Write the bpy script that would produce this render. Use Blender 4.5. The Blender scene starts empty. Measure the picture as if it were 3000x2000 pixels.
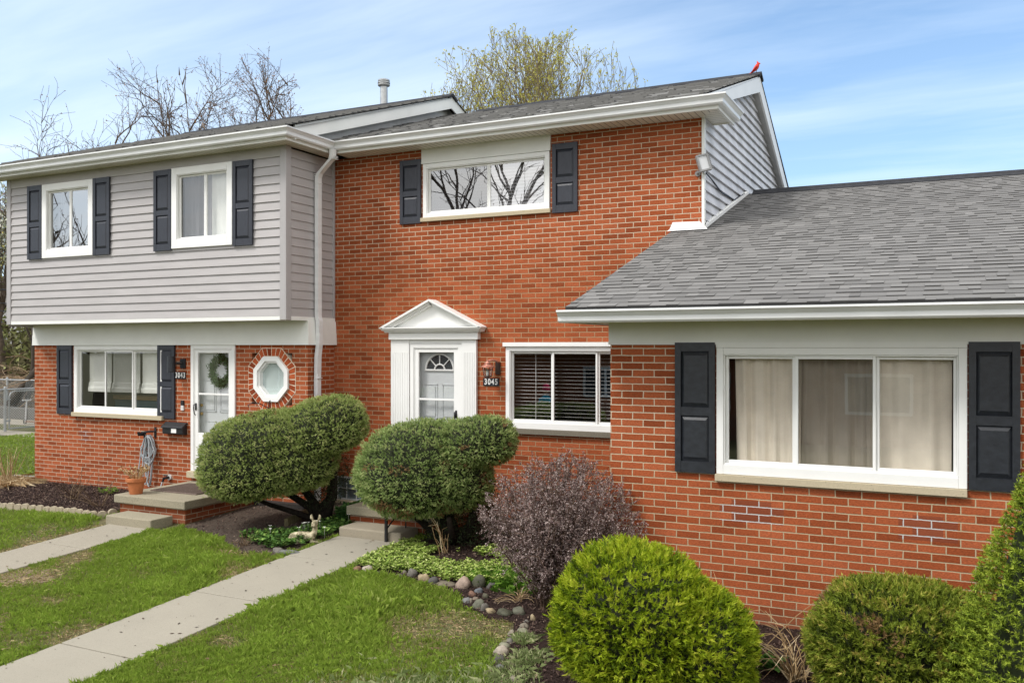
import bpy, math, random
import numpy as np
from mathutils import Vector, Matrix

# ------------------------------------------------------------------ scene, camera, light
S = bpy.context.scene
COL = S.collection
R = math.radians
random.seed(7)
rng = np.random.default_rng(11)

cam_d = bpy.data.cameras.new("camera")
cam = bpy.data.objects.new("camera", cam_d)
COL.objects.link(cam)
cam.location = (0, 0, 2.345)
cam.rotation_euler = (R(90), 0, math.atan2(.4415, .8973))
cam_d.sensor_width = 36
cam_d.lens = 31.26
cam_d.shift_y = 0.006
cam_d.clip_start = 0.05
cam_d.clip_end = 2000
S.camera = cam

SUN_EL, SUN_AZ = R(50), R(218)          # azimuth measured clockwise from +Y: behind the camera, to the left
sun_dir = Vector((math.sin(SUN_AZ) * math.cos(SUN_EL), math.cos(SUN_AZ) * math.cos(SUN_EL), math.sin(SUN_EL)))
sd = bpy.data.lights.new("sun", 'SUN')
sd.energy = 1.5
sd.angle = R(15)
sd.color = (1.0, .965, .92)
sun = bpy.data.objects.new("sun", sd)
COL.objects.link(sun)
sun.rotation_euler = sun_dir.to_track_quat('Z', 'Y').to_euler()

S.view_settings.view_transform = 'Standard'
S.view_settings.look = 'None'
S.view_settings.exposure = 1.05
S.view_settings.gamma = 1
S.cycles.max_bounces = 7
S.cycles.transparent_max_bounces = 12
S.cycles.caustics_reflective = False
S.cycles.caustics_refractive = False
S.cycles.use_denoising = True


# ------------------------------------------------------------------ node helpers
def nd(nt, typ, ins=None, **props):
    n = nt.nodes.new(typ)
    for k, v in props.items():
        setattr(n, k, v)
    if ins:
        for k, v in ins.items():
            s = n.inputs[k]
            if isinstance(v, bpy.types.NodeSocket):
                nt.links.new(v, s)
            else:
                s.default_value = v
    return n


def ma(nt, op, a, b=None, c=None, clamp=False):
    n = nt.nodes.new('ShaderNodeMath')
    n.operation = op
    n.use_clamp = clamp
    for i, v in enumerate((a, b, c)):
        if v is None:
            continue
        if isinstance(v, bpy.types.NodeSocket):
            nt.links.new(v, n.inputs[i])
        else:
            n.inputs[i].default_value = v
    return n.outputs[0]


def mixc(nt, f, a, b, blend='MIX'):
    n = nt.nodes.new('ShaderNodeMix')
    n.data_type = 'RGBA'
    n.blend_type = blend
    for s, v in ((n.inputs[0], f), (n.inputs[6], a), (n.inputs[7], b)):
        if isinstance(v, bpy.types.NodeSocket):
            nt.links.new(v, s)
        elif isinstance(v, (int, float)):
            s.default_value = v
        else:
            s.default_value = (v[0], v[1], v[2], 1)
    return n.outputs[2]


def ramp(nt, fac, stops, interp='LINEAR'):
    n = nt.nodes.new('ShaderNodeValToRGB')
    n.color_ramp.interpolation = interp
    e = n.color_ramp.elements
    while len(e) > 1:
        e.remove(e[-1])
    e[0].position = stops[0][0]
    e[0].color = (*stops[0][1], 1)
    for p, c in stops[1:]:
        x = e.new(p)
        x.color = (*c, 1)
    nt.links.new(fac, n.inputs[0])
    return n.outputs[0]


def noise(nt, vec, scale, detail=3, rough=.55, out=0):
    ins = {'Scale': scale, 'Detail': detail, 'Roughness': rough}
    if vec is not None:
        ins['Vector'] = vec
    return nd(nt, 'ShaderNodeTexNoise', ins).outputs[out]


def vscale(nt, vec, sc):
    return nd(nt, 'ShaderNodeMapping', {'Vector': vec, 'Scale': sc}).outputs[0]


def new_mat(name):
    m = bpy.data.materials.new(name)
    m.use_nodes = True
    nt = m.node_tree
    return m, nt, nt.nodes['Principled BSDF'], nt.nodes['Material Output']


def bump(nt, bs, height, strength=.3, dist=.01):
    b = nd(nt, 'ShaderNodeBump', {'Height': height, 'Strength': strength, 'Distance': dist})
    nt.links.new(b.outputs[0], bs.inputs['Normal'])


def pos(nt):
    return nd(nt, 'ShaderNodeNewGeometry').outputs['Position']


def simple(name, col, rough=.6, var=.12, scale=6, spec=.3, bmp=0, bscale=60, metal=0, streak=None):
    """painted / plain surface with soft tonal wear"""
    m, nt, bs, out = new_mat(name)
    p = pos(nt)
    v = noise(nt, p if streak is None else vscale(nt, p, streak), scale, 4)
    lo = tuple(c * (1 - var) for c in col)
    hi = tuple(min(1, c * (1 + var * .6)) for c in col)
    c = ramp(nt, v, [(.3, lo), (.7, hi)])
    nt.links.new(c, bs.inputs['Base Color'])
    bs.inputs['Roughness'].default_value = rough
    bs.inputs['Specular IOR Level'].default_value = spec
    bs.inputs['Metallic'].default_value = metal
    if bmp:
        bump(nt, bs, noise(nt, p, bscale, 4), bmp, .004)
    return m


def attr_mat(name, stops, rough=.8, transl=0.0, nscale=3.0, nstr=.25, spec=.2, bmp=0, bscale=200):
    """colour from the per-face 'rnd' attribute, with a clump-scale variation"""
    m, nt, bs, out = new_mat(name)
    a = nd(nt, 'ShaderNodeAttribute', attribute_name='rnd').outputs['Fac']
    c = ramp(nt, a, stops)
    p = pos(nt)
    n = noise(nt, p, nscale, 3)
    k = ma(nt, 'MULTIPLY_ADD', n, 2 * nstr, 1 - nstr)
    cc = mixc(nt, 1.0, c, nd(nt, 'ShaderNodeCombineXYZ', {0: k, 1: k, 2: k}).outputs[0], 'MULTIPLY')
    nt.links.new(cc, bs.inputs['Base Color'])
    bs.inputs['Roughness'].default_value = rough
    bs.inputs['Specular IOR Level'].default_value = spec
    if bmp:
        bump(nt, bs, noise(nt, p, bscale, 3), bmp, .003)
    if transl:
        t = nd(nt, 'ShaderNodeBsdfTranslucent', {'Color': cc})
        mx = nd(nt, 'ShaderNodeMixShader', {0: transl, 1: bs.outputs[0], 2: t.outputs[0]})
        nt.links.new(mx.outputs[0], out.inputs[0])
    return m


BW, BH = .2125, .0668


def brick_mat(name, mortar=(.56, .43, .28), patches=(), tint=1.0, v0=0.0, u0=0.0, pale=None):
    m, nt, bs, out = new_mat(name)
    g = nd(nt, 'ShaderNodeNewGeometry')
    P = nd(nt, 'ShaderNodeSeparateXYZ', {0: g.outputs['Position']}).outputs
    N = nd(nt, 'ShaderNodeSeparateXYZ', {0: g.outputs['True Normal']}).outputs
    isx = ma(nt, 'GREATER_THAN', ma(nt, 'ABSOLUTE', N[0]), .5)
    isz = ma(nt, 'GREATER_THAN', ma(nt, 'ABSOLUTE', N[2]), .5)
    u = nd(nt, 'ShaderNodeMix', {0: isx, 2: P[0], 3: P[1]}).outputs[0]
    v = nd(nt, 'ShaderNodeMix', {0: isz, 2: P[2], 3: P[1]}).outputs[0]
    wob = noise(nt, g.outputs['Position'], 9, 2)
    wob2 = noise(nt, g.outputs['Position'], 23, 2)
    u = ma(nt, 'ADD', ma(nt, 'ADD', u, 20 - u0), ma(nt, 'MULTIPLY_ADD', wob, .012, -.006))
    v = ma(nt, 'ADD', ma(nt, 'ADD', v, 10 * BH * 5 - v0), ma(nt, 'MULTIPLY_ADD', wob2, .006, -.003))
    vr = ma(nt, 'DIVIDE', v, BH)
    row = ma(nt, 'FLOOR', vr)
    odd = ma(nt, 'MULTIPLY', ma(nt, 'FRACT', ma(nt, 'MULTIPLY', row, .5)), 1.0)
    uc = ma(nt, 'ADD', ma(nt, 'DIVIDE', u, BW), odd)
    col = ma(nt, 'FLOOR', uc)
    fu = ma(nt, 'MULTIPLY', ma(nt, 'FRACT', uc), BW)
    fv = ma(nt, 'MULTIPLY', ma(nt, 'FRACT', vr), BH)
    du = ma(nt, 'MINIMUM', fu, ma(nt, 'SUBTRACT', BW, fu))
    dv = ma(nt, 'MINIMUM', fv, ma(nt, 'SUBTRACT', BH, fv))
    d = ma(nt, 'MINIMUM', du, dv)
    fine = noise(nt, vscale(nt, g.outputs['Position'], (40, 40, 110)), 1.5, 4, .7)
    d = ma(nt, 'ADD', d, ma(nt, 'MULTIPLY_ADD', fine, .004, -.002))
    face = nd(nt, 'ShaderNodeMapRange', {0: d, 1: .0034, 2: .0058}).outputs[0]
    wn = nd(nt, 'ShaderNodeTexWhiteNoise', {'Vector': nd(nt, 'ShaderNodeCombineXYZ', {0: col, 1: row, 2: isx}).outputs[0]})
    k = tint
    bc = ramp(nt, wn.outputs['Value'], [
        (0.0, (.208 * k, .045 * k, .013 * k)), (.12, (.238 * k, .053 * k, .015 * k)), (.25, (.272 * k, .062 * k, .018 * k)),
        (.45, (.296 * k, .070 * k, .022 * k)), (.65, (.325 * k, .080 * k, .027 * k)), (1.0, (.362 * k, .095 * k, .036 * k))])
    wea = noise(nt, vscale(nt, g.outputs['Position'], (1, 1, .55)), 1.1, 5, .6)
    wk = ma(nt, 'MULTIPLY_ADD', wea, .62, .69)
    bc = mixc(nt, 1.0, bc, nd(nt, 'ShaderNodeCombineXYZ', {0: wk, 1: wk, 2: wk}).outputs[0], 'MULTIPLY')
    n1 = ma(nt, 'MULTIPLY_ADD', fine, 1.9, .05)
    bc = mixc(nt, 1.0, bc, nd(nt, 'ShaderNodeCombineXYZ', {0: n1, 1: n1, 2: n1}).outputs[0], 'MULTIPLY')
    big = noise(nt, g.outputs['Position'], .8, 3)
    mc = mixc(nt, big, mortar, tuple(c * .72 for c in mortar))
    if pale:                                   # weathered joints paler above this height
        f = nd(nt, 'ShaderNodeMapRange', {0: P[2], 1: pale[0] - .5, 2: pale[0] + .3}).outputs[0]
        mc = mixc(nt, f, mc, pale[1])
    for (c0, c1, z0, z1) in patches:
        inz = ma(nt, 'MULTIPLY', ma(nt, 'GREATER_THAN', P[2], z0), ma(nt, 'LESS_THAN', P[2], z1))
        # stepped edge: alternate rows shift by half a brick
        sh = ma(nt, 'MULTIPLY', odd, BW)
        inx = ma(nt, 'MULTIPLY', ma(nt, 'GREATER_THAN', ma(nt, 'ADD', P[0], sh), c0 + BW * .5), ma(nt, 'LESS_THAN', ma(nt, 'SUBTRACT', P[0], sh), c1 - BW * .5))
        f = ma(nt, 'MULTIPLY', inx, inz)
        mc = mixc(nt, f, mc, (.50, .50, .48))
        bc = mixc(nt, ma(nt, 'MULTIPLY', f, .65), bc, (.17, .045, .022))
    c = mixc(nt, face, mc, bc)
    sp_n = noise(nt, g.outputs['Position'], 5, 4, .7)
    sp_h = nd(nt, 'ShaderNodeMapRange', {0: ma(nt, 'ADD', P[2], ma(nt, 'MULTIPLY', sp_n, .35)), 1: .30, 2: .0, 3: 0.0, 4: .5}).outputs[0]
    c = mixc(nt, sp_h, c, (.14, .095, .065))
    nt.links.new(c, bs.inputs['Base Color'])
    bs.inputs['Roughness'].default_value = .86
    bs.inputs['Specular IOR Level'].default_value = .25
    h = ma(nt, 'ADD', face, ma(nt, 'MULTIPLY', fine, .55))
    bump(nt, bs, h, .55, .006)
    return m


def soffit_mat(name, axis, pitch=.083, col=(.72, .70, .62)):
    m, nt, bs, out = new_mat(name)
    p = nd(nt, 'ShaderNodeSeparateXYZ', {0: pos(nt)}).outputs[axis]
    f = ma(nt, 'FRACT', ma(nt, 'DIVIDE', ma(nt, 'ADD', p, 50), pitch))
    ln = ma(nt, 'LESS_THAN', f, .13)
    c = mixc(nt, ln, col, tuple(x * .35 for x in col))
    nt.links.new(c, bs.inputs['Base Color'])
    bs.inputs['Roughness'].default_value = .5
    bump(nt, bs, ma(nt, 'SUBTRACT', 1.0, ln), .6, .01)
    return m


def concrete_mat(name, col, agg=.35, stain=.25, scale=1.0, bmp=.35):
    m, nt, bs, out = new_mat(name)
    p = pos(nt)
    a = noise(nt, p, 170 * scale, 3, .7)
    b = noise(nt, p, 2.2, 5, .6)
    cc = noise(nt, p, 14, 4, .6)
    c = ramp(nt, a, [(.34, tuple(x * (1 - agg) for x in col)), (.5, col), (.68, tuple(min(1, x * (1 + agg * .6)) for x in col))])
    c = mixc(nt, ma(nt, 'MULTIPLY', b, stain * 1.6), c, tuple(x * .62 for x in col))
    pits = nd(nt, 'ShaderNodeTexVoronoi', {'Vector': p, 'Scale': 38 * scale}).outputs['Distance']
    pit = ma(nt, 'LESS_THAN', pits, .12)
    c = mixc(nt, ma(nt, 'MULTIPLY', pit, .55), c, tuple(x * .35 for x in col))
    c = mixc(nt, ma(nt, 'MULTIPLY', cc, .22), c, tuple(x * .8 for x in col))
    nt.links.new(c, bs.inputs['Base Color'])
    bs.inputs['Roughness'].default_value = .9
    bs.inputs['Specular IOR Level'].default_value = .2
    bump(nt, bs, ma(nt, 'ADD', a, ma(nt, 'MULTIPLY', pit, -.7)), bmp, .005)
    return m


def glass_mat(name, refl, tint=(1, 1, 1)):
    m, nt, bs, out = new_mat(name)
    nt.nodes.remove(bs)
    tr = nd(nt, 'ShaderNodeBsdfTransparent', {'Color': (*tint, 1)})
    gl = nd(nt, 'ShaderNodeBsdfGlossy', {'Color': (1, 1, 1, 1), 'Roughness': 0.0})
    lw = nd(nt, 'ShaderNodeFresnel', {'IOR': 1.5}).outputs[0]
    f = ma(nt, 'ADD', ma(nt, 'MULTIPLY', lw, 1.2), refl, clamp=True)
    bf = nd(nt, 'ShaderNodeNewGeometry').outputs['Backfacing']
    f = ma(nt, 'MULTIPLY', f, ma(nt, 'SUBTRACT', 1.0, bf))
    wv = noise(nt, vscale(nt, pos(nt), (1.1, 1.1, .8)), 1.6, 2)
    b = nd(nt, 'ShaderNodeBump', {'Height': wv, 'Strength': .04, 'Distance': .008})
    nt.links.new(b.outputs[0], gl.inputs['Normal'])
    mx = nd(nt, 'ShaderNodeMixShader', {0: f, 1: tr.outputs[0], 2: gl.outputs[0]})
    nt.links.new(mx.outputs[0], out.inputs[0])
    return m


# ------------------------------------------------------------------ world: physical sky with thin cirrus
W = bpy.data.worlds.new("World")
S.world = W
W.use_nodes = True
wt = W.node_tree
bg = wt.nodes['Background']
sky = nd(wt, 'ShaderNodeTexSky', sky_type='NISHITA', sun_disc=False)
sky.sun_elevation = SUN_EL
sky.sun_rotation = SUN_AZ
sky.altitude = 200
sky.air_density = 1.0
sky.dust_density = .6
sky.ozone_density = 2.5
dirv = nd(wt, 'ShaderNodeTexCoord').outputs['Generated']
dx, dy, dz = nd(wt, 'ShaderNodeSeparateXYZ', {0: dirv}).outputs
zz = ma(wt, 'MAXIMUM', dz, .04)
cx = ma(wt, 'DIVIDE', dx, ma(wt, 'ADD', zz, .12))
cy = ma(wt, 'DIVIDE', dy, ma(wt, 'ADD', zz, .12))
cv = nd(wt, 'ShaderNodeCombineXYZ', {0: cx, 1: cy, 2: 0.0}).outputs[0]
rot = nd(wt, 'ShaderNodeMapping', {'Vector': cv, 'Rotation': (0, 0, R(-14)), 'Scale': (.34, 1.5, 1)}).outputs[0]
warp = noise(wt, cv, .9, 3, .5, 1)
rot2 = nd(wt, 'ShaderNodeMix', data_type='VECTOR')
rot2.inputs[0].default_value = .28
wt.links.new(rot, rot2.inputs[4])
wt.links.new(warp, rot2.inputs[5])
cl = noise(wt, rot2.outputs[1], 2.3, 7, .55)
broad = noise(wt, cv, .55, 3, .5)
# more cloud towards the left of the view (world -X)
left = nd(wt, 'ShaderNodeMapRange', {0: dx, 1: .35, 2: -.75}).outputs[0]
cm = ma(wt, 'ADD', ma(wt, 'MULTIPLY', cl, .85), ma(wt, 'MULTIPLY_ADD', left, .27, ma(wt, 'MULTIPLY', broad, .35)))
cf = nd(wt, 'ShaderNodeMapRange', {0: cm, 1: .60, 2: 1.05, 3: 0.0, 4: .75}).outputs[0]
# added bright overcast, unseen behind the camera and overhead, to brighten and whiten the light
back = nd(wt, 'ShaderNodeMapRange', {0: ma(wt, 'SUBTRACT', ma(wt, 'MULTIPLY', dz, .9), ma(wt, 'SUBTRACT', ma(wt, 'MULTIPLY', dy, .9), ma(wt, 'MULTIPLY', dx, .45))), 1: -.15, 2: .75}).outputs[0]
haze_f = nd(wt, 'ShaderNodeMapRange', {0: dz, 1: .45, 2: 0.0, 3: .12, 4: .45}).outputs[0]
skyc = mixc(wt, 1.0, sky.outputs[0], (.90, 1.0, 1.07), 'MULTIPLY')
c1 = mixc(wt, haze_f, skyc, (3.5, 5.0, 6.6))
c2 = mixc(wt, cf, c1, (5.6, 6.4, 7.2))
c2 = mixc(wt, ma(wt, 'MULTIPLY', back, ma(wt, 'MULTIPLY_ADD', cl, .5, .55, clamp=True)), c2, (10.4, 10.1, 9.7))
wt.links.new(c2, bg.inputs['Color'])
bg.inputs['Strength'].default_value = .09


# ------------------------------------------------------------------ mesh helpers
class MB:
    def __init__(s):
        s.v, s.f, s.r = [], [], []

    def quadv(s, pts, rnd=.5):
        b = len(s.v)
        s.v += [tuple(p) for p in pts]
        s.f.append(tuple(range(b, b + len(pts))))
        s.r.append(rnd)

    def box(s, x0, x1, y0, y1, z0, z1, rnd=.5):
        b = len(s.v)
        s.v += [(x0, y0, z0), (x1, y0, z0), (x1, y1, z0), (x0, y1, z0), (x0, y0, z1), (x1, y0, z1), (x1, y1, z1), (x0, y1, z1)]
        for q in ((0, 3, 2, 1), (4, 5, 6, 7), (0, 1, 5, 4), (1, 2, 6, 5), (2, 3, 7, 6), (3, 0, 4, 7)):
            s.f.append(tuple(b + i for i in q))
            s.r.append(rnd)

    def tube(s, pts, rad, n=6, rnd=.5, cap=True, flat=None):
        """pts: list of 3-vectors; rad: float or list"""
        pts = [Vector(p) for p in pts]
        k = len(pts)
        rads = rad if isinstance(rad, (list, tuple)) else [rad] * k
        b = len(s.v)
        ref = None
        for i, p in enumerate(pts):
            t = (pts[min(i + 1, k - 1)] - pts[max(i - 1, 0)])
            if t.length < 1e-9:
                t = Vector((0, 0, 1))
            t.normalize()
            if ref is None:
                ref = t.orthogonal().normalized()
            ref = (ref - t * ref.dot(t))
            if ref.length < 1e-6:
                ref = t.orthogonal()
            ref.normalize()
            o = t.cross(ref)
            for j in range(n):
                a = 2 * math.pi * j / n
                q = p + (ref * math.cos(a) + o * math.sin(a)) * rads[i]
                s.v.append((q.x, q.y, q.z))
        for i in range(k - 1):
            for j in range(n):
                a, c = b + i * n + j, b + i * n + (j + 1) % n
                s.f.append((a, c, c + n, a + n))
                s.r.append(rnd)
        if cap:
            s.f.append(tuple(b + j for j in range(n))[::-1])
            s.f.append(tuple(b + (k - 1) * n + j for j in range(n)))
            s.r += [rnd, rnd]

    def lathe(s, prof, c=(0, 0, 0), n=16, rnd=.5):
        b = len(s.v)
        for (r_, z) in prof:
            for j in range(n):
                a = 2 * math.pi * j / n
                s.v.append((c[0] + r_ * math.cos(a), c[1] + r_ * math.sin(a), c[2] + z))
        for i in range(len(prof) - 1):
            for j in range(n):
                a, d = b + i * n + j, b + i * n + (j + 1) % n
                s.f.append((a, d, d + n, a + n))
                s.r.append(rnd)
        s.f.append(tuple(b + j for j in range(n))[::-1])
        e = b + (len(prof) - 1) * n
        s.f.append(tuple(e + j for j in range(n)))
        s.r += [rnd, rnd]

    def prism(s, poly, axis, a0, a1, rnd=.5):
        """extrude a 2-D polygon along an axis (0=x: poly in (y,z); 1=y: poly in (x,z); 2=z: poly in (x,y))"""
        def mk(p, a):
            return (a, p[0], p[1]) if axis == 0 else ((p[0], a, p[1]) if axis == 1 else (p[0], p[1], a))
        b = len(s.v)
        n = len(poly)
        s.v += [mk(p, a0) for p in poly] + [mk(p, a1) for p in poly]
        s.f.append(tuple(b + i for i in range(n))[::-1])
        s.f.append(tuple(b + n + i for i in range(n)))
        s.r += [rnd, rnd]
        for i in range(n):
            j = (i + 1) % n
            s.f.append((b + i, b + j, b + n + j, b + n + i))
            s.r.append(rnd)

    def sweep(s, path, prof, close_ends=True):
        """mitred moulding: path in (x,y); prof list of (out, z); out is to the right of travel"""
        k, n = len(path), len(prof)
        b = len(s.v)
        P = [Vector((p[0], p[1])) for p in path]
        for i in range(k):
            ns = []
            if i > 0:
                d = (P[i] - P[i - 1]).normalized()
                ns.append(Vector((d.y, -d.x)))
            if i < k - 1:
                d = (P[i + 1] - P[i]).normalized()
                ns.append(Vector((d.y, -d.x)))
            m_ = ns[0] if len(ns) == 1 else (ns[0] + ns[1]) / (1 + ns[0].dot(ns[1]))
            for (o, z) in prof:
                q = P[i] + m_ * o
                s.v.append((q.x, q.y, z))
        for i in range(k - 1):
            for j in range(n):
                a, c = b + i * n + j, b + i * n + (j + 1) % n
                s.f.append((a, c, c + n, a + n))
                s.r.append(.5)
        if close_ends:
            s.f.append(tuple(b + j for j in range(n)))
            s.f.append(tuple(b + (k - 1) * n + j for j in range(n))[::-1])
            s.r += [.5, .5]

    def blob(s, c, rx, ry, rz, seed=0, n=10, m=7, lump=.12, rot=0, rnd=.5):
        """irregular closed stone-like lump"""
        rr = random.Random(seed)
        ph = [rr.uniform(0, 6.28) for _ in range(8)]
        b = len(s.v)
        ca, sa = math.cos(rot), math.sin(rot)
        def pt(th, fi):
            x, y, z = math.sin(fi) * math.cos(th), math.sin(fi) * math.sin(th), math.cos(fi)
            k = 1 + lump * (math.sin(2.3 * x + ph[0]) * math.cos(2.7 * y + ph[1]) + .6 * math.sin(4.1 * z + ph[2] + 2 * x) + .35 * math.sin(6 * y + ph[3]) * math.cos(5 * x + ph[4]))
            X, Y = x * rx * k, y * ry * k
            return (c[0] + X * ca - Y * sa, c[1] + X * sa + Y * ca, c[2] + z * rz * k)
        s.v.append(pt(0, 0))
        for i in range(1, m):
            for j in range(n):
                s.v.append(pt(2 * math.pi * j / n, math.pi * i / m))
        s.v.append(pt(0, math.pi))
        e = len(s.v) - 1
        for j in range(n):
            s.f.append((b, b + 1 + j, b + 1 + (j + 1) % n))
            s.f.append((e, b + 1 + (m - 2) * n + (j + 1) % n, b + 1 + (m - 2) * n + j))
            s.r += [rnd, rnd]
        for i in range(m - 2):
            for j in range(n):
                a, d = b + 1 + i * n + j, b + 1 + i * n + (j + 1) % n
                s.f.append((a, a + n, d + n, d))
                s.r.append(rnd)


def mk(name, mb, mat, parent=None, smooth=False, bevel=0):
    me = bpy.data.meshes.new(name)
    me.from_pydata(mb.v, [], mb.f)
    a = me.attributes.new('rnd', 'FLOAT', 'FACE')
    a.data.foreach_set('value', mb.r)
    me.materials.append(mat)
    if smooth:
        me.polygons.foreach_set('use_smooth', [True] * len(me.polygons))
    me.update()
    o = bpy.data.objects.new(name, me)
    COL.objects.link(o)
    adopt(o, parent)
    if bevel:
        b = o.modifiers.new('bevel', 'BEVEL')
        b.width = bevel
        b.segments = 2
        b.limit_method = 'ANGLE'
    return o


def adopt(o, parent):
    if parent is not None:
        o.parent = parent
        w = Matrix.Identity(4)
        p = parent
        chain = []
        while p is not None:
            chain.append(p)
            p = p.parent
        for p in reversed(chain):
            w = w @ p.matrix_parent_inverse @ Matrix.LocRotScale(p.location, p.rotation_euler, p.scale)
        o.matrix_parent_inverse = w.inverted()


def mesh_np(name, verts, nper, mat, parent=None, rnd=None):
    """verts (N*nper,3): every run of nper vertices is one face"""
    verts = np.ascontiguousarray(verts, dtype=np.float32)
    nv = len(verts)
    nf = nv // nper
    me = bpy.data.meshes.new(name)
    me.vertices.add(nv)
    me.vertices.foreach_set('co', verts.ravel())
    me.loops.add(nv)
    me.loops.foreach_set('vertex_index', np.arange(nv, dtype=np.int32))
    me.polygons.add(nf)
    me.polygons.foreach_set('loop_start', np.arange(0, nv, nper, dtype=np.int32))
    me.update(calc_edges=True)
    if rnd is not None:
        a = me.attributes.new('rnd', 'FLOAT', 'FACE')
        a.data.foreach_set('value', np.ascontiguousarray(rnd, dtype=np.float32))
    me.materials.append(mat)
    o = bpy.data.objects.new(name, me)
    COL.objects.link(o)
    adopt(o, parent)
    return o


def tag(o, label, cat, group=None, kind=None):
    o['label'] = label
    o['category'] = cat
    if group:
        o['group'] = group
    if kind:
        o['kind'] = kind
    return o


def thing(name, loc, label, cat, group=None):
    o = bpy.data.objects.new(name, None)
    o.empty_display_size = .2
    COL.objects.link(o)
    o.location = loc
    return tag(o, label, cat, group)


def structure(o):
    o['kind'] = 'structure'
    return o


def gz(y):
    """ground height: the lawn rises gently to the houses and is level behind their fronts"""
    return -.048 * (10.2 - min(max(y, -6.0), 10.2))


def gza(y):
    return -.048 * (10.2 - np.clip(y, -6.0, 10.2))


# ------------------------------------------------------------------ materials
brickM = brick_mat("brick_middle", (.40, .29, .17), v0=.01, pale=(3.6, (.52, .43, .31)))
brickL = brick_mat("brick_left", (.54, .43, .31), patches=[(-13.27, -12.92, .765, .966)], tint=.97, v0=-.01)
brickR = brick_mat("brick_right", (.52, .42, .27), patches=[(-1.86, -1.30, .79, .985), (-.38, .06, .765, .97)], tint=1.03, pale=(1.6, (.56, .47, .35)))
brickS = brick_mat("brick_stoop", (.45, .36, .26), tint=.85)
vinyl = simple("white_vinyl", (.80, .80, .78), .42, .04, 3, .4)
vinyl2 = simple("white_trim_paint", (.76, .765, .73), .5, .05, 3, .35)
gutter_m = simple("white_gutter_enamel", (.74, .75, .75), .35, .09, 2.5, .45, streak=(1, 1, 4))
siding_m = simple("grey_vinyl_siding", (.405, .385, .382), .52, .08, 3.5, .3, .08, 30, streak=(.5, .5, 3))
gable_m = simple("weathered_white_siding", (.62, .62, .64), .55, .22, 3.4, .3, streak=(1, 1, .6))
corner_m = simple("grey_corner_trim", (.38, .365, .365), .5, .05, 4)
shutter_m = simple("charcoal_blue_shutter", (.030, .033, .044), .42, .2, 18, .4, .15, 50, streak=(3, 3, .6))
shutter_m2 = simple("wet_charcoal_shutter", (.020, .023, .029), .38, .35, 14, .5, .2, 50, streak=(1, 1, 1.4))
sill_m = concrete_mat("limestone_sill", (.50, .43, .30), .12, .2, .6, .12)
sill_d = concrete_mat("dark_limestone_sill", (.20, .18, .14), .3, .4, .6, .2)
conc_walk = concrete_mat("walk_concrete", (.345, .318, .258), .22, .35, 1, .3)
conc_walk2 = concrete_mat("old_walk_concrete", (.345, .312, .25), .35, .4, .6, .4)
conc_step = concrete_mat("pitted_step_concrete", (.33, .295, .215), .38, .3, .5, .7)
roof_m = attr_mat("grey_shingle", [(0, (.06, .058, .056)), (.10, (.125, .122, .118)), (.5, (.172, .168, .162)), (1, (.228, .222, .214))], .93, 0, 1.1, .16, .15, .5, 260)
roof_m2 = attr_mat("dark_grey_shingle", [(0, (.08, .08, .078)), (.5, (.215, .212, .203)), (1, (.42, .41, .39))], .93, 0, 1.3, .25, .15, .5, 260)
ridge_m = simple("black_ridge_cap", (.035, .036, .040), .9, .3, 12, .2, .3)
under_m = simple("dark_underlay", (.03, .03, .03), .9, .2, 9)
room_m = simple("interior_paint", (.20, .19, .17), .9, .15, 1)
curtain_m = simple("linen_curtain", (.72, .65, .54), .95, .10, 5, .1, .25, 260)
blind_m = simple("blind_slat", (.60, .60, .58), .6, .05, 3)
shade_m = simple("roman_shade_fabric", (.72, .73, .68), .9, .06, 5, .1)
glass = glass_mat("clear_glass", .07)
glass_pass = glass_mat("courtyard_reflecting_glass", .20)
glass_hi = glass_mat("bright_reflecting_glass", .33)
glass_mid = glass_mat("reflecting_glass", .26)
screen_g = glass_mat("screened_glass", .07, (.78, .78, .78))
screen_hi = glass_mat("screened_reflecting_glass", .22, (.52, .52, .54))
door_m = simple("pale_grey_door", (.60, .625, .63), .45, .05, 2)
black_m = simple("black_metal", (.012, .012, .014), .45, .2, 20, .5)
brass_m = simple("brass", (.55, .36, .12), .3, .1, 10, .5, metal=1)
galv_m = simple("galvanised_steel", (.42, .43, .43), .45, .15, 14, .5, metal=.6)
plate_m = simple("black_plate", (.018, .020, .024), .4, .1, 8)
digit_m = simple("white_digits", (.82, .82, .80), .5, .02, 5)
bark_m = simple("dark_bark", (.024, .019, .015), .95, .5, 20, .1, .6, 60)
bark_far = simple("grey_brown_bark", (.125, .095, .072), .95, .35, 6, .1)
terracotta = simple("terracotta", (.46, .16, .065), .8, .2, 12, .2, .15, 50)


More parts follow.
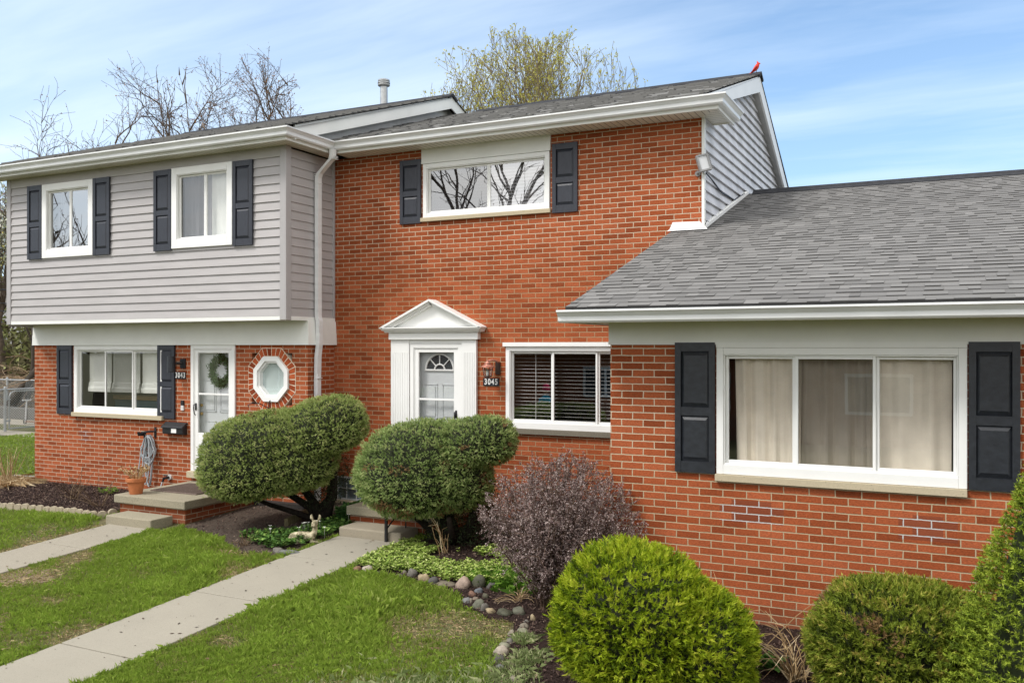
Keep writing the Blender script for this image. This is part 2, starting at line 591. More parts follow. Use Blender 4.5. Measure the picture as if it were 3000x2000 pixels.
# ================================================================== GROUND
def ground():
    xs = [-400, -120, -60, -40, -25, -17, -12, -8, -4, 0, 5, 15, 40, 120, 400]
    ys = [-400, -120, -40, -15, -6, 0, 3, 6, 8, 10.2, 14, 20, 40, 120, 400]
    mb = MB()
    for j in range(len(ys) - 1):
        for i in range(len(xs) - 1):
            mb.quadv([(xs[i], ys[j], gz(ys[j])), (xs[i + 1], ys[j], gz(ys[j])), (xs[i + 1], ys[j + 1], gz(ys[j + 1])), (xs[i], ys[j + 1], gz(ys[j + 1]))])
    m, nt, bs, out = new_mat("lawn_ground")
    p = pos(nt)
    a = noise(nt, p, 1.3, 5, .6)
    b = noise(nt, p, 60, 3, .7)
    c = ramp(nt, a, [(.30, (.24, .185, .095)), (.45, (.14, .135, .045)), (.62, (.095, .130, .028)), (.8, (.12, .15, .03))])
    c = mixc(nt, ma(nt, 'MULTIPLY_ADD', b, 2.2, -.6, clamp=True), c, (.045, .040, .018))
    nt.links.new(c, bs.inputs['Base Color'])
    bs.inputs['Roughness'].default_value = .95
    bump(nt, bs, b, .5, .02)
    structure(mk("lawn_ground", mb, m))


ground()

# bare soil patches in the lawn
def soil_mat(name, a, b, sc=25):
    m, nt, bs, out = new_mat(name)
    p = pos(nt)
    n = noise(nt, p, sc, 6, .7)
    n2 = noise(nt, p, 3, 4, .6)
    c = mixc(nt, n, a, b)
    c = mixc(nt, ma(nt, 'MULTIPLY', n2, .5), c, tuple(x * .45 for x in a))
    nt.links.new(c, bs.inputs['Base Color'])
    bs.inputs['Roughness'].default_value = .95
    bs.inputs['Specular IOR Level'].default_value = .15
    bump(nt, bs, n, .9, .02)
    return m


mulch_m = soil_mat("mulch", (.050, .030, .024), (.022, .014, .012), 60)
dirt_m = soil_mat("bare_dirt", (.115, .088, .068), (.065, .050, .040), 30)
drysoil_m = soil_mat("dry_soil", (.30, .23, .16), (.19, .14, .10), 40)


def sheet(name, poly, mat, lift, parent=None, sub=.35, edge=.05, hump=0.0):
    """ground-hugging sheet with an uneven outline (poly in x,y), built as a fan of small cells"""
    pts = []
    n = len(poly)
    for i in range(n):
        a, b = Vector(poly[i]), Vector(poly[(i + 1) % n])
        k = max(1, int((b - a).length / .12))
        for t in range(k):
            q = a.lerp(b, t / k)
            w = edge * (math.sin(q.x * 17 + q.y * 9) + math.sin(q.x * 31 - q.y * 23)) * .5
            d = (b - a).normalized()
            q = q + Vector((d.y, -d.x)) * w
            pts.append(q)
    mb = MB()
    mb.quadv([(q.x, q.y, gz(q.y) + lift) for q in pts])
    me = mk(name, mb, mat, parent)
    bm = None
    import bmesh
    bm = bmesh.new()
    bm.from_mesh(me.data)
    bmesh.ops.triangulate(bm, faces=bm.faces[:])
    bm.to_mesh(me.data)
    bm.free()
    return structure(me)


BED_L = [(-17.5, 8.75), (-12.8, 8.62), (-12.2, 8.70), (-11.4, 8.76), (-10.9, 8.74), (-10.72, 8.86), (-10.72, 10.31), (-14.45, 10.31), (-17.5, 10.2)]
BED_D = [(-9.28, 8.86), (-9.2, 8.72), (-8.5, 8.55), (-8.0, 8.25), (-7.55, 8.10), (-7.02, 8.12), (-6.97, 9.35), (-7.08, 10.9), (-8.45, 10.9), (-8.45, 10.28), (-9.28, 10.28)]
BED_R = [(-5.98, 9.25), (-5.97, 8.15), (-5.80, 7.93), (-5.3, 7.92), (-4.6, 7.82), (-4.28, 7.62), (-4.18, 7.42), (-3.85, 7.24), (-3.55, 7.22), (-3.42, 6.9), (-3.36, 6.55), (-3.22, 6.2), (-3.02, 5.8), (-2.85, 5.3), (-2.6, 4.8), (-1.5, 4.4), (3.5, 4.4), (3.5, 8.0), (-2.92, 8.0), (-2.92, 10.9), (-5.72, 10.9), (-5.72, 9.55)]
sheet("mulch_bed", BED_L, mulch_m, .012, edge=.03)
sheet("dirt_bed", BED_D, dirt_m, .012, edge=.05)
sheet("mulch_bed", BED_R, mulch_m, .012, edge=.04)
BARE = [(-9.2, 6.35, .55, .42), (-8.15, 5.25, .35, .25), (-4.15, 6.75, .5, .42), (-3.75, 7.0, .35, .2), (-4.9, 4.95, .45, .2), (-5.6, 5.8, .25, .15), (-7.7, 8.0, .5, .18), (-8.1, 6.0, .3, .2), (-3.9, 5.5, .45, .3)]
for i, (bx, by, ax, ay) in enumerate(BARE[:2]):
    poly = [(bx + ax * .8 * math.cos(a) * (1 + .25 * math.sin(3 * a + i)), by + ay * .8 * math.sin(a) * (1 + .2 * math.cos(4 * a + i))) for a in np.linspace(0, 2 * math.pi, 22)[:-1]]
    sheet("bare_soil_patch", poly, drysoil_m, .006, edge=.02)


def walk(name, x0, x1, joints, mat):
    mb = MB()
    for a, b in zip(joints[:-1], joints[1:]):
        a2, b2 = a + .008, b - .008
        za, zb = gz(a2) + .024, gz(b2) + .024
        v = [(x0, a2, za - .1), (x1, a2, za - .1), (x1, b2, zb - .1), (x0, b2, zb - .1), (x0, a2, za), (x1, a2, za), (x1, b2, zb), (x0, b2, zb)]
        k = len(mb.v)
        mb.v += v
        for q in ((4, 5, 6, 7), (0, 1, 5, 4), (1, 2, 6, 5), (2, 3, 7, 6), (3, 0, 4, 7)):
            mb.f.append(tuple(k + i for i in q))
            mb.r.append(random.random())
    o = mk(name, mb, mat, bevel=.006)
    return structure(o)


walk("sidewalk", -6.93, -6.02, [-1.5, .6, 2.1, 3.65, 5.2, 6.73, 8.15, 9.12], conc_walk)
walk("sidewalk", -10.30, -9.48, [-1.5, 1.0, 2.8, 4.5, 6.0, 7.45, 8.50], conc_walk2)


# ================================================================== wall builders
def holed_wall(x0, x1, z0, z1, Y, holes, depth=.11):
    mb = MB()
    xs = sorted({x0, x1, *[h[0] for h in holes], *[h[1] for h in holes]})
    zs = sorted({z0, z1, *[h[2] for h in holes], *[h[3] for h in holes]})
    xs = [x for x in xs if x0 <= x <= x1]
    zs = [z for z in zs if z0 <= z <= z1]
    for i in range(len(xs) - 1):
        for j in range(len(zs) - 1):
            cx_, cz_ = (xs[i] + xs[i + 1]) / 2, (zs[j] + zs[j + 1]) / 2
            if any(h[0] < cx_ < h[1] and h[2] < cz_ < h[3] for h in holes):
                continue
            mb.quadv([(xs[i], Y, zs[j]), (xs[i + 1], Y, zs[j]), (xs[i + 1], Y, zs[j + 1]), (xs[i], Y, zs[j + 1])])
    for (a, b, c, d) in holes:
        a, b, c, d = max(a, x0), min(b, x1), max(c, z0), min(d, z1)
        e = Y + depth
        mb.quadv([(a, Y, c), (a, e, c), (b, e, c), (b, Y, c)])
        mb.quadv([(a, Y, d), (b, Y, d), (b, e, d), (a, e, d)])
        mb.quadv([(a, Y, c), (a, Y, d), (a, e, d), (a, e, c)])
        mb.quadv([(b, Y, c), (b, e, c), (b, e, d), (b, Y, d)])
    return mb


def lap_siding(mb, x0, x1, z0, z1, Y, holes=(), exp=.125, lap=.020):
    z = z0
    while z < z1 - 1e-6:
        zt = min(z + exp, z1)
        cuts = sorted({z, zt, *[c for h in holes for c in (h[2], h[3]) if z < c < zt]})
        for a, b in zip(cuts[:-1], cuts[1:]):
            ya = Y - lap * (1 - (a - z) / exp)
            yb = Y - lap * (1 - (b - z) / exp)
            iv = [(x0, x1)]
            for h in holes:
                if h[2] < (a + b) / 2 < h[3]:
                    niv = []
                    for p, q in iv:
                        if h[1] <= p or h[0] >= q:
                            niv.append((p, q))
                        else:
                            if h[0] > p:
                                niv.append((p, h[0]))
                            if h[1] < q:
                                niv.append((h[1], q))
                    iv = niv
            for p, q in iv:
                mb.quadv([(p, ya, a), (q, ya, a), (q, yb, b), (p, yb, b)])
                if a == z:
                    mb.quadv([(p, Y, a), (q, Y, a), (q, ya, a), (p, ya, a)])
        z = zt


def lap_side(mb, y0, y1, z0, z1, X, exp=.125, lap=.014):
    """lap siding on a wall facing +X"""
    z = z0
    while z < z1 - 1e-6:
        zt = min(z + exp, z1)
        xb = X + lap
        mb.quadv([(xb, y0, z), (xb, y1, z), (X + lap * (1 - (zt - z) / exp), y1, zt), (X + lap * (1 - (zt - z) / exp), y0, zt)])
        mb.quadv([(X, y0, z), (X, y1, z), (xb, y1, z), (xb, y0, z)])
        z = zt


def clip_poly(poly, n, d):
    out = []
    for i in range(len(poly)):
        a, b = poly[i], poly[(i + 1) % len(poly)]
        da, db = a[0] * n[0] + a[1] * n[1] - d, b[0] * n[0] + b[1] * n[1] - d
        if da <= 0:
            out.append(a)
        if da * db < 0:
            t = da / (da - db)
            out.append((a[0] + (b[0] - a[0]) * t, a[1] + (b[1] - a[1]) * t))
    return out


def lap_gable(mb, poly, X, z0, z1, exp=.125, lap=.034):
    """lap siding clipped to a convex polygon given in (y,z), facing +X"""
    z = z0
    while z < z1:
        zt = z + exp
        q = clip_poly(clip_poly(poly, (0, 1), zt), (0, -1), -z)
        if len(q) >= 3:
            mb.quadv([(X + lap * (1 - (b - z) / exp), a, b) for a, b in q])
            lo = [a for a, b in q if abs(b - z) < 1e-5]
            if len(lo) >= 2:
                mb.quadv([(X, min(lo), z), (X, max(lo), z), (X + lap, max(lo), z), (X + lap, min(lo), z)])
        z = zt


def ring(mb, x0, x1, z0, z1, w, y0, y1, wb=None, wt=None):
    """rectangular frame in the x-z plane"""
    wb = w if wb is None else wb
    wt = w if wt is None else wt
    mb.box(x0, x0 + w, y0, y1, z0, z1)
    mb.box(x1 - w, x1, y0, y1, z0, z1)
    mb.box(x0 + w, x1 - w, y0, y1, z0, z0 + wb)
    mb.box(x0 + w, x1 - w, y0, y1, z1 - wt, z1)


def room(parent, x0, x1, z0, z1, Y, depth=1.6, mat=None):
    mb = MB()
    e = .35
    a, b, c, d = x0 - e, x1 + e, z0 - e, z1 + e * .4
    y1 = Y + depth
    mb.quadv([(a, y1, c), (b, y1, c), (b, y1, d), (a, y1, d)])
    mb.quadv([(a, Y, c), (a, y1, c), (a, y1, d), (a, Y, d)])
    mb.quadv([(b, Y, c), (b, Y, d), (b, y1, d), (b, y1, c)])
    mb.quadv([(a, Y, c), (b, Y, c), (b, y1, c), (a, y1, c)])
    mb.quadv([(a, Y, d), (a, y1, d), (b, y1, d), (b, Y, d)])
    return mk("room_interior", mb, mat or room_m, parent)


def slider(parent, x0, x1, z0, z1, Y, mulls, glasses, casing=.05, proud=.022, sash=.026, bottom=.07, name="window", shift=()):
    """vinyl slider window: returns frame object and lite rectangles"""
    mb = MB()
    ring(mb, x0, x1, z0, z1, casing, Y - proud, Y + .075, wb=bottom, wt=casing)
    ring(mb, x0 + casing, x1 - casing, z0 + bottom, z1 - casing, .012, Y - proud + .012, Y + .07)
    ix0, ix1, iz0, iz1 = x0 + casing + .012, x1 - casing - .012, z0 + bottom + .012, z1 - casing - .012
    edges = [ix0] + list(mulls) + [ix1]
    lites = []
    for i in range(len(edges) - 1):
        a, b = edges[i], edges[i + 1]
        yy = Y + (.004 if (i in shift) else .026)
        ring(mb, a, b, iz0, iz1, sash, yy, yy + .028)
        lites.append((a + sash, b - sash, iz0 + sash, iz1 - sash, yy + .012))
    fr = mk(name, mb, vinyl, parent, bevel=.004)
    for (a, b, c, d, yy), g in zip(lites, glasses):
        q = MB()
        q.box(a - .004, b + .004, yy, yy + .005, c - .004, d + .004)
        mk("pane", q, g, fr)
    return fr, lites


def blinds(parent, x0, x1, z0, z1, Y, pitch=.046, tilt=.35, depth=.045, name="blinds", mat=None):
    mb = MB()
    z = z0
    while z < z1:
        dz_ = depth * math.sin(tilt) / 2
        dy_ = depth * math.cos(tilt) / 2
        mb.box(x0, x1, Y - .0012, Y + .0012, z - .0012, z + .0012)
        mb.quadv([(x0, Y - dy_, z - dz_), (x1, Y - dy_, z - dz_), (x1, Y, z + .004), (x0, Y, z + .004)])
        mb.quadv([(x0, Y, z + .004), (x1, Y, z + .004), (x1, Y + dy_, z + dz_), (x0, Y + dy_, z + dz_)])
        z += pitch
    for t in (.16, .84):
        x = x0 + (x1 - x0) * t
        mb.box(x - .004, x + .004, Y - .03, Y - .028, z0, z1)
    return mk(name, mb, mat or blind_m, parent)


def curtain(parent, x0, x1, z0, z1, Y, folds=5, amp=.035, mat=None, gather=0.0, seed=1, name="curtain"):
    mb = MB()
    rr = random.Random(seed)
    nx, nz = max(20, int((x1 - x0) * 60)), 6
    ph = [rr.uniform(0, 6) for _ in range(3)]
    grid = []
    for j in range(nz + 1):
        t = j / nz
        row_ = []
        for i in range(nx + 1):
            s_ = i / nx
            w = 1 - gather * (1 - t) * (1 if s_ > .5 else 1)
            x = x0 + (x1 - x0) * (.5 + (s_ - .5) * w)
            y = Y + amp * (math.sin(s_ * folds * 6.28 + ph[0]) + .5 * math.sin(s_ * folds * 11 + ph[1] + t) + .3 * math.sin(s_ * 27 + ph[2]))
            row_.append((x, y, z0 + (z1 - z0) * t))
        grid.append(row_)
    for j in range(nz):
        for i in range(nx):
            mb.quadv([grid[j][i], grid[j][i + 1], grid[j + 1][i + 1], grid[j + 1][i]])
    return mk(name, mb, mat or curtain_m, parent)


def shutter(parent, x0, x1, z0, z1, Y, mat=shutter_m):
    """two-panel raised-panel shutter, face towards -Y"""
    mb = MB()
    w = x1 - x0
    st = w * .15
    f, bk = Y - .032, Y
    zm = z0 + (z1 - z0) * .47
    rails = [(z0, z0 + .10), (zm - .038, zm + .038), (z1 - .08, z1)]
    mb.box(x0, x0 + st, f, bk, z0, z1)
    mb.box(x1 - st, x1, f, bk, z0, z1)
    for a, b in rails:
        mb.box(x0 + st, x1 - st, f + .003, bk, a, b)
    for a, b in ((rails[0][1], rails[1][0]), (rails[1][1], rails[2][0])):
        X0, X1, rec = x0 + st, x1 - st, f + .024
        bx, bz = .030, .040
        o = [(X0, rec, a), (X1, rec, a), (X1, rec, b), (X0, rec, b)]
        i_ = [(X0 + bx, f + .006, a + bz), (X1 - bx, f + .006, a + bz), (X1 - bx, f + .006, b - bz), (X0 + bx, f + .006, b - bz)]
        mb.quadv(i_)
        for k in range(4):
            l = (k + 1) % 4
            mb.quadv([o[k], o[l], i_[l], i_[k]])
    for xx in (x0 + st * .5, x1 - st * .5):
        for zz_ in (z0 + .12, z1 - .12):
            mb.lathe([(.006, 0), (.005, .003)], (0, 0, 0), 6)
            for q in range(len(mb.v) - 12, len(mb.v)):
                px, py, pz = mb.v[q]
                mb.v[q] = (xx + px, f - pz, zz_ + py)
    return mk("shutter", mb, mat, parent)


def shingles(name, parent, mat, y0, z0, slope, y1, xfun, exp_=.143, seed=3, wmin=.13, wmax=.32, t_lo=.004, t_hi=.013, butt=0.0):
    """architectural shingles laid in courses up a roof plane rising in +Y"""
    rr = random.Random(seed)
    th = math.atan(slope)
    c_, s_ = math.cos(th), math.sin(th)
    L = (y1 - y0) / c_
    mb = MB()
    k = 0
    d = 0.0
    while d < L:
        e = min(d + exp_, L)
        xa, xb = xfun(y0 + d * c_)
        x = xa - rr.uniform(0, .2)
        hi = rr.random() < .5
        rowt = rr.uniform(-.12, .12)
        while x < xb:
            w = rr.uniform(wmin, wmax)
            p, q = max(x, xa), min(x + w, xb)
            x += w
            hi = not hi if rr.random() < .8 else hi
            if q - p < .004:
                continue
            t = (t_hi if hi else t_lo) + rr.uniform(-.001, .002)
            jd = rr.uniform(-.004, .004)
            a = (y0 + (d + jd) * c_ - t * s_, z0 + (d + jd) * s_ + t * c_)
            b = (y0 + e * c_ - .002 * s_, z0 + e * s_ + .002 * c_)
            bot = (y0 + (d + jd) * c_, z0 + (d + jd) * s_ - .002)
            r_ = min(1, max(0, rr.gauss(.5 + rowt * .5, .13) + (.05 if hi else -.03)))
            mb.quadv([(p, *a), (q, *a), (q, *b), (p, *b)], r_)
            mb.quadv([(p, *bot), (q, *bot), (q, *a), (p, *a)], butt)  # butt tone: low values paint the shadow line under each course
            mb.quadv([(p, *bot), (p, *a), (p, *b)], 0)
            mb.quadv([(q, *bot), (q, *b), (q, *a)], 0)
        d = e
        k += 1
    return mk(name, mb, mat, parent)


def gutter_profile(zt):
    return [(0, zt - .115), (.062, zt - .115), (.078, zt - .098), (.082, zt - .060), (.112, zt - .026), (.125, zt - .018), (.125, zt), (.113, zt), (.113, zt - .010), (.0, zt - .012)]


def gutter(parent, path, zt):
    mb = MB()
    mb.sweep(path, gutter_profile(zt))
    return mk("gutter", mb, gutter_m, parent)


# house outlines (metres; x along the fronts, y into the block)
LX0, LX1, LY, LYU = -14.40, -8.38, 10.30, 9.82
MX1, MY = -2.745, 10.92
RX0, RX1, RY = -2.90, 7.2, 8.02
EZ = 5.33                                   # eave line of the two-storey units

# ================================================================== LEFT UNIT
houseL = thing("townhouse", (-11.4, 10.3, 0), "two-storey end townhouse with grey vinyl siding above red brick, leftmost unit", "house")
winL = (-13.364, -11.30, 1.25, 2.385)
doorL = (-10.663, -9.755, .42, 2.385)
OC, OZ, OR = -9.055, 1.878, .335
holesL = [winL, doorL, (OC - OR - .05, OC + OR + .05, OZ - OR - .05, OZ + OR + .05)]
mb = holed_wall(LX0, LX1, -.2, 2.42, LY, holesL)
mb.quadv([(LX1, LY, -.2), (LX1, MY, -.2), (LX1, MY, 2.42), (LX1, LY, 2.42)])
mb.quadv([(LX0, 18, -.2), (LX0, LY, -.2), (LX0, LY, 2.42), (LX0, 18, 2.42)])
mb.quadv([(LX1, 18.0, -.2), (LX0, 18.0, -.2), (LX0, 18.0, 5.2), (LX1, 18.0, 5.2)])
mk("brick_wall", mb, brickL, houseL)
# white band above the brick: two lapped boards wrapping the corner
mb = MB()
for a, b, o in ((2.385, 2.555, .052), (2.555, 2.735, .040)):
    mb.sweep([(LX0 - .0, 12.0), (LX0 - .0, LY), (LX1, LY), (LX1, MY - .002)][1:], [(0, a), (o, a), (o - .008, b), (0, b)])
mk("frieze_board", mb, vinyl2, houseL)
# upper floor
winsU = [(-13.486, -12.27, 3.82, 5.035), (-10.54, -9.334, 3.835, 5.045)]
hu = [(a + .03, b - .03, c + .03, d - .03) for a, b, c, d in winsU]
mb = MB()
lap_siding(mb, LX0, LX1, 2.79, 5.04, LYU, hu)
lap_side(mb, LYU, MY, 2.79, 5.165, LX1)
mb.quadv([(LX0, 18, 2.7), (LX0, LYU, 2.7), (LX0, LYU, 5.2), (LX0, 18, 5.2)])
mk("siding_wall", mb, siding_m, houseL)
mb = MB()
for h in hu:                                # jambs of the two upper openings
    mb = MB()
    a, b, c, d = h
    e = LYU + .12
    mb.quadv([(a, LYU - .014, c), (a, e, c), (b, e, c), (b, LYU - .014, c)])
    mb.quadv([(a, LYU - .014, d), (b, LYU - .014, d), (b, e, d), (a, e, d)])
    mb.quadv([(a, LYU - .014, c), (a, LYU - .014, d), (a, e, d), (a, e, c)])
    mb.quadv([(b, LYU - .014, c), (b, e, c), (b, e, d), (b, LYU - .014, d)])
    mk("window_jamb", mb, vinyl2, houseL)
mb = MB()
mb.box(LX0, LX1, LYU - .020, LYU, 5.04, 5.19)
mk("top_board", mb, simple("grey_top_board", (.40, .38, .36), .5, .05, 4), houseL)  # plain grey board along the top of the siding
mb = MB()
mb.prism([(LX0 - .02, LYU - .028), (LX0 + .085, LYU - .028), (LX0 + .085, LYU + .02), (LX0 - .0, LYU + .02), (LX0 - .0, LYU + .08), (LX0 - .02, LYU + .08)], 2, 2.735, 5.19)
mk("corner_trim", mb, corner_m, houseL, bevel=.006)
mb = MB()
mb.prism([(LX1 - .085, LYU - .030), (LX1 + .030, LYU - .030), (LX1 + .030, LYU + .085), (LX1 + .0, LYU + .085), (LX1 + .0, LYU + .0), (LX1 - .085, LYU + .0)], 2, 2.735, 5.19)
mk("corner_trim", mb, corner_m, houseL, bevel=.006)
mb = MB()
mb.box(LX1 + .0, LX1 + .022, MY - .05, MY - .003, 2.79, 5.19)
mk("corner_trim", mb, corner_m, houseL, bevel=.006)
mb = MB()
mb.box(LX0, LX1 - .086, LYU - .018, LYU + .001, 2.735, 2.79)
mb.box(LX1, LX1 + .018, LYU + .086, MY - .003, 2.735, 2.79)
mb.quadv([(LX0, LYU, 2.737), (LX1, LYU, 2.737), (LX1, LY + .0, 2.737), (LX0, LY + .0, 2.737)])
mk("overhang_trim", mb, vinyl2, houseL)

sofX = soffit_mat("soffit_boards_across", 0)
sofY = soffit_mat("soffit_boards_along", 1)


def eave(parent, path_f, wall_pts, sz, zt, zr):
    """fascia and gutter along path (x,y)"""
    mb_ = MB()
    mb_.sweep(path_f, [(-.022, sz - .012), (0, sz - .012), (0, zt - .02), (-.022, zt - .02)])
    mb_.sweep(path_f, [(0, sz - .012), (.010, sz - .012), (.010, sz + .03), (0, sz + .035)])
    mk("fascia", mb_, vinyl2, parent)
    gutter(parent, path_f, zt)


eave(houseL, [(-14.85, 9.50), (-8.105, 9.50), (-8.105, 10.525)], None, 5.185, EZ, None)
mb = MB()
mb.quadv([(-14.85, 9.48, 5.19), (-8.105, 9.48, 5.19), (LX1, LYU, 5.19), (-14.85, LYU, 5.19)])
mk("soffit", mb, sofX, houseL)
mb = MB()
mb.quadv([(-8.105, 9.48, 5.19), (-8.105, MY, 5.19), (LX1, MY, 5.19), (LX1, LYU, 5.19)])
mk("soffit", mb, sofY, houseL)
# roof
RL_Y1, RSL = 13.90, .34
def zroof(y, y0, z0=EZ + .01, sl=RSL):
    return z0 + (y - y0) * sl
mb = MB()
ly0 = 9.385
lrx = -8.02
zl1 = zroof(RL_Y1, ly0)
mb.quadv([(-14.95, ly0 + .01, EZ - .005), (lrx, ly0 + .01, EZ - .005), (lrx, RL_Y1, zl1 - .012), (-14.95, RL_Y1, zl1 - .012)])
mb.quadv([(-14.95, RL_Y1, zl1 - .012), (lrx, RL_Y1, zl1 - .012), (lrx, 18.5, 5.2), (-14.95, 18.5, 5.2)])
mb.quadv([(-14.95, ly0 + .05, EZ - .03), (lrx, ly0 + .05, EZ - .03), (lrx, RL_Y1, zl1 - .03), (-14.95, RL_Y1, zl1 - .03)])
mk("roof_deck", mb, under_m, houseL)
rfL = shingles("roof", houseL, roof_m2, ly0, EZ + .005, RSL, RL_Y1, lambda y: (-14.95, lrx), seed=5, t_lo=.006, t_hi=.024, butt=.38)
mb = MB()
mb.prism([(RL_Y1 - .16, zl1 - .045), (RL_Y1, zl1 + .045), (RL_Y1 + .16, zl1 - .045), (RL_Y1 + .13, zl1 - .075), (RL_Y1, zl1 - .01), (RL_Y1 - .13, zl1 - .075)], 0, -14.6, lrx + .005)
mk("ridge_vent", mb, ridge_m, rfL)
# rake board and the white gable panel standing above the lower roof
mb = MB()
def rake_poly(ya, yb, y0, top, h, z0=EZ, sl=RSL):
    return [(ya, z0 + (ya - y0) * sl - h), (yb, z0 + (yb - y0) * sl - h), (yb, z0 + (yb - y0) * sl - top), (ya, z0 + (ya - y0) * sl - top)]
mb.prism(rake_poly(9.62, RL_Y1, ly0, .01, .215), 0, -8.075, -8.05)
zb = EZ + (RL_Y1 - ly0) * RSL
mb.prism([(RL_Y1, zb - .215), (15.6, zb - .215 - .58), (15.6, zb - .59), (RL_Y1, zb - .01)], 0, -8.075, -8.05)
mk("rake_board", mb, vinyl2, houseL)
mb = MB()
mb.prism([(9.9, 5.2), (13.9, 5.2), (16.5, 5.2), (16.5, 5.75), (RL_Y1, zb - .06), (9.9, EZ + (9.9 - ly0) * RSL - .06)], 0, -8.30, -8.24)
mk("gable_panel", mb, simple("streaked_white_panel", (.66, .66, .65), .6, .22, 2.2, streak=(1, 1, .35)), houseL)
mb = MB()
mb.lathe([(.075, -.3), (.071, .66), (.073, .66)], (-9.62, 14.05, 6.62), 18)
mb.lathe([(.073, .66), (.112, .68), (.118, .70), (.112, .71), (.09, .71), (.118, .725), (.118, .745), (.09, .75), (.112, .765), (.112, .79), (.08, .80)], (-9.62, 14.05, 6.62), 18)
tag(mk("vent_pipe", mb, galv_m, None, smooth=False), "tall galvanised flue pipe with ribbed cap rising above the left roof ridge", "pipe")

# windows of the left unit
for i, (a, b, c, d) in enumerate(winsU):
    ml = [-12.855, -9.905][i]
    fr, lt = slider(houseL, a, b, c, d, LYU - .02, [ml], [glass_mid if i == 0 else screen_g, glass_hi if i == 0 else glass], casing=.105, proud=.03, bottom=.13)
    room(fr, a, b, c, d, LYU + .12)
    if i == 1:
        curtain(fr, ml + .02, b - .08, c, d, LYU + .12, folds=1, amp=.004, mat=shade_m, name="roller_shade")
        curtain(fr, a + .04, ml + .03, c, d, LYU + .16, folds=5, amp=.02, mat=simple("grey_curtain", (.42, .41, .42), .9, .05), seed=4)
    else:
        curtain(fr, a + .1, a + .42, c, d, LYU + .2, folds=4, amp=.02, mat=simple("slate_curtain", (.24, .25, .27), .9, .1), seed=2)
for x0, x1 in ((-13.856, -13.50), (-12.258, -11.89), (-10.916, -10.552), (-9.322, -8.955)):
    shutter(houseL, x0, x1, 3.815, 5.04, LYU - .018)
fr, lt = slider(houseL, winL[0], winL[1], 1.25, 2.385, LY, [-12.638, -11.973], [glass, screen_g, glass], casing=.075, bottom=.075, shift=(1,))
room(fr, winL[0], winL[1], 1.25, 2.385, LY + .1)
mb = MB()
for (a, b, zlow) in ((-13.20, -12.66, 1.60), (-12.62, -11.99, 1.60), (-11.93, -11.42, 1.60)):
    for j in range(5):
        za = zlow + j * (.02 if j < 4 else 0)
    mb.box(a, b, LY + .16, LY + .165, zlow + .08, 2.34)
    mb.prism([(LY + .13, zlow), (LY + .17, zlow - .005), (LY + .175, zlow + .10), (LY + .150, zlow + .11), (LY + .125, zlow + .06)], 0, a, b)
    mb.prism([(LY + .14, zlow + .10), (LY + .17, zlow + .10), (LY + .17, zlow + .17), (LY + .145, zlow + .15)], 0, a, b)
mk("roman_shade", mb, shade_m, fr)
mb = MB()
mb.box(-13.1, -11.5, LY + .55, LY + .9, 1.45, 1.52)
mk("shelf_board", mb, simple("pine_board", (.45, .30, .14), .6), fr)
mb = MB()
mb.box(-13.0, -11.6, LY + .5, LY + .85, .95, 1.44)
mk("teal_cabinet", mb, simple("teal_paint", (.04, .10, .13), .6), fr)
mb = MB()
mb.box(winL[0] - .01, winL[1] + .05, LY - .07, LY + .05, 1.185, 1.252)
mk("window_sill", mb, sill_m, houseL, bevel=.004)
shutter(houseL, -13.788, -13.412, 1.212, 2.385, LY)
shutter(houseL, -11.387, -11.015, 1.215, 2.385, LY)


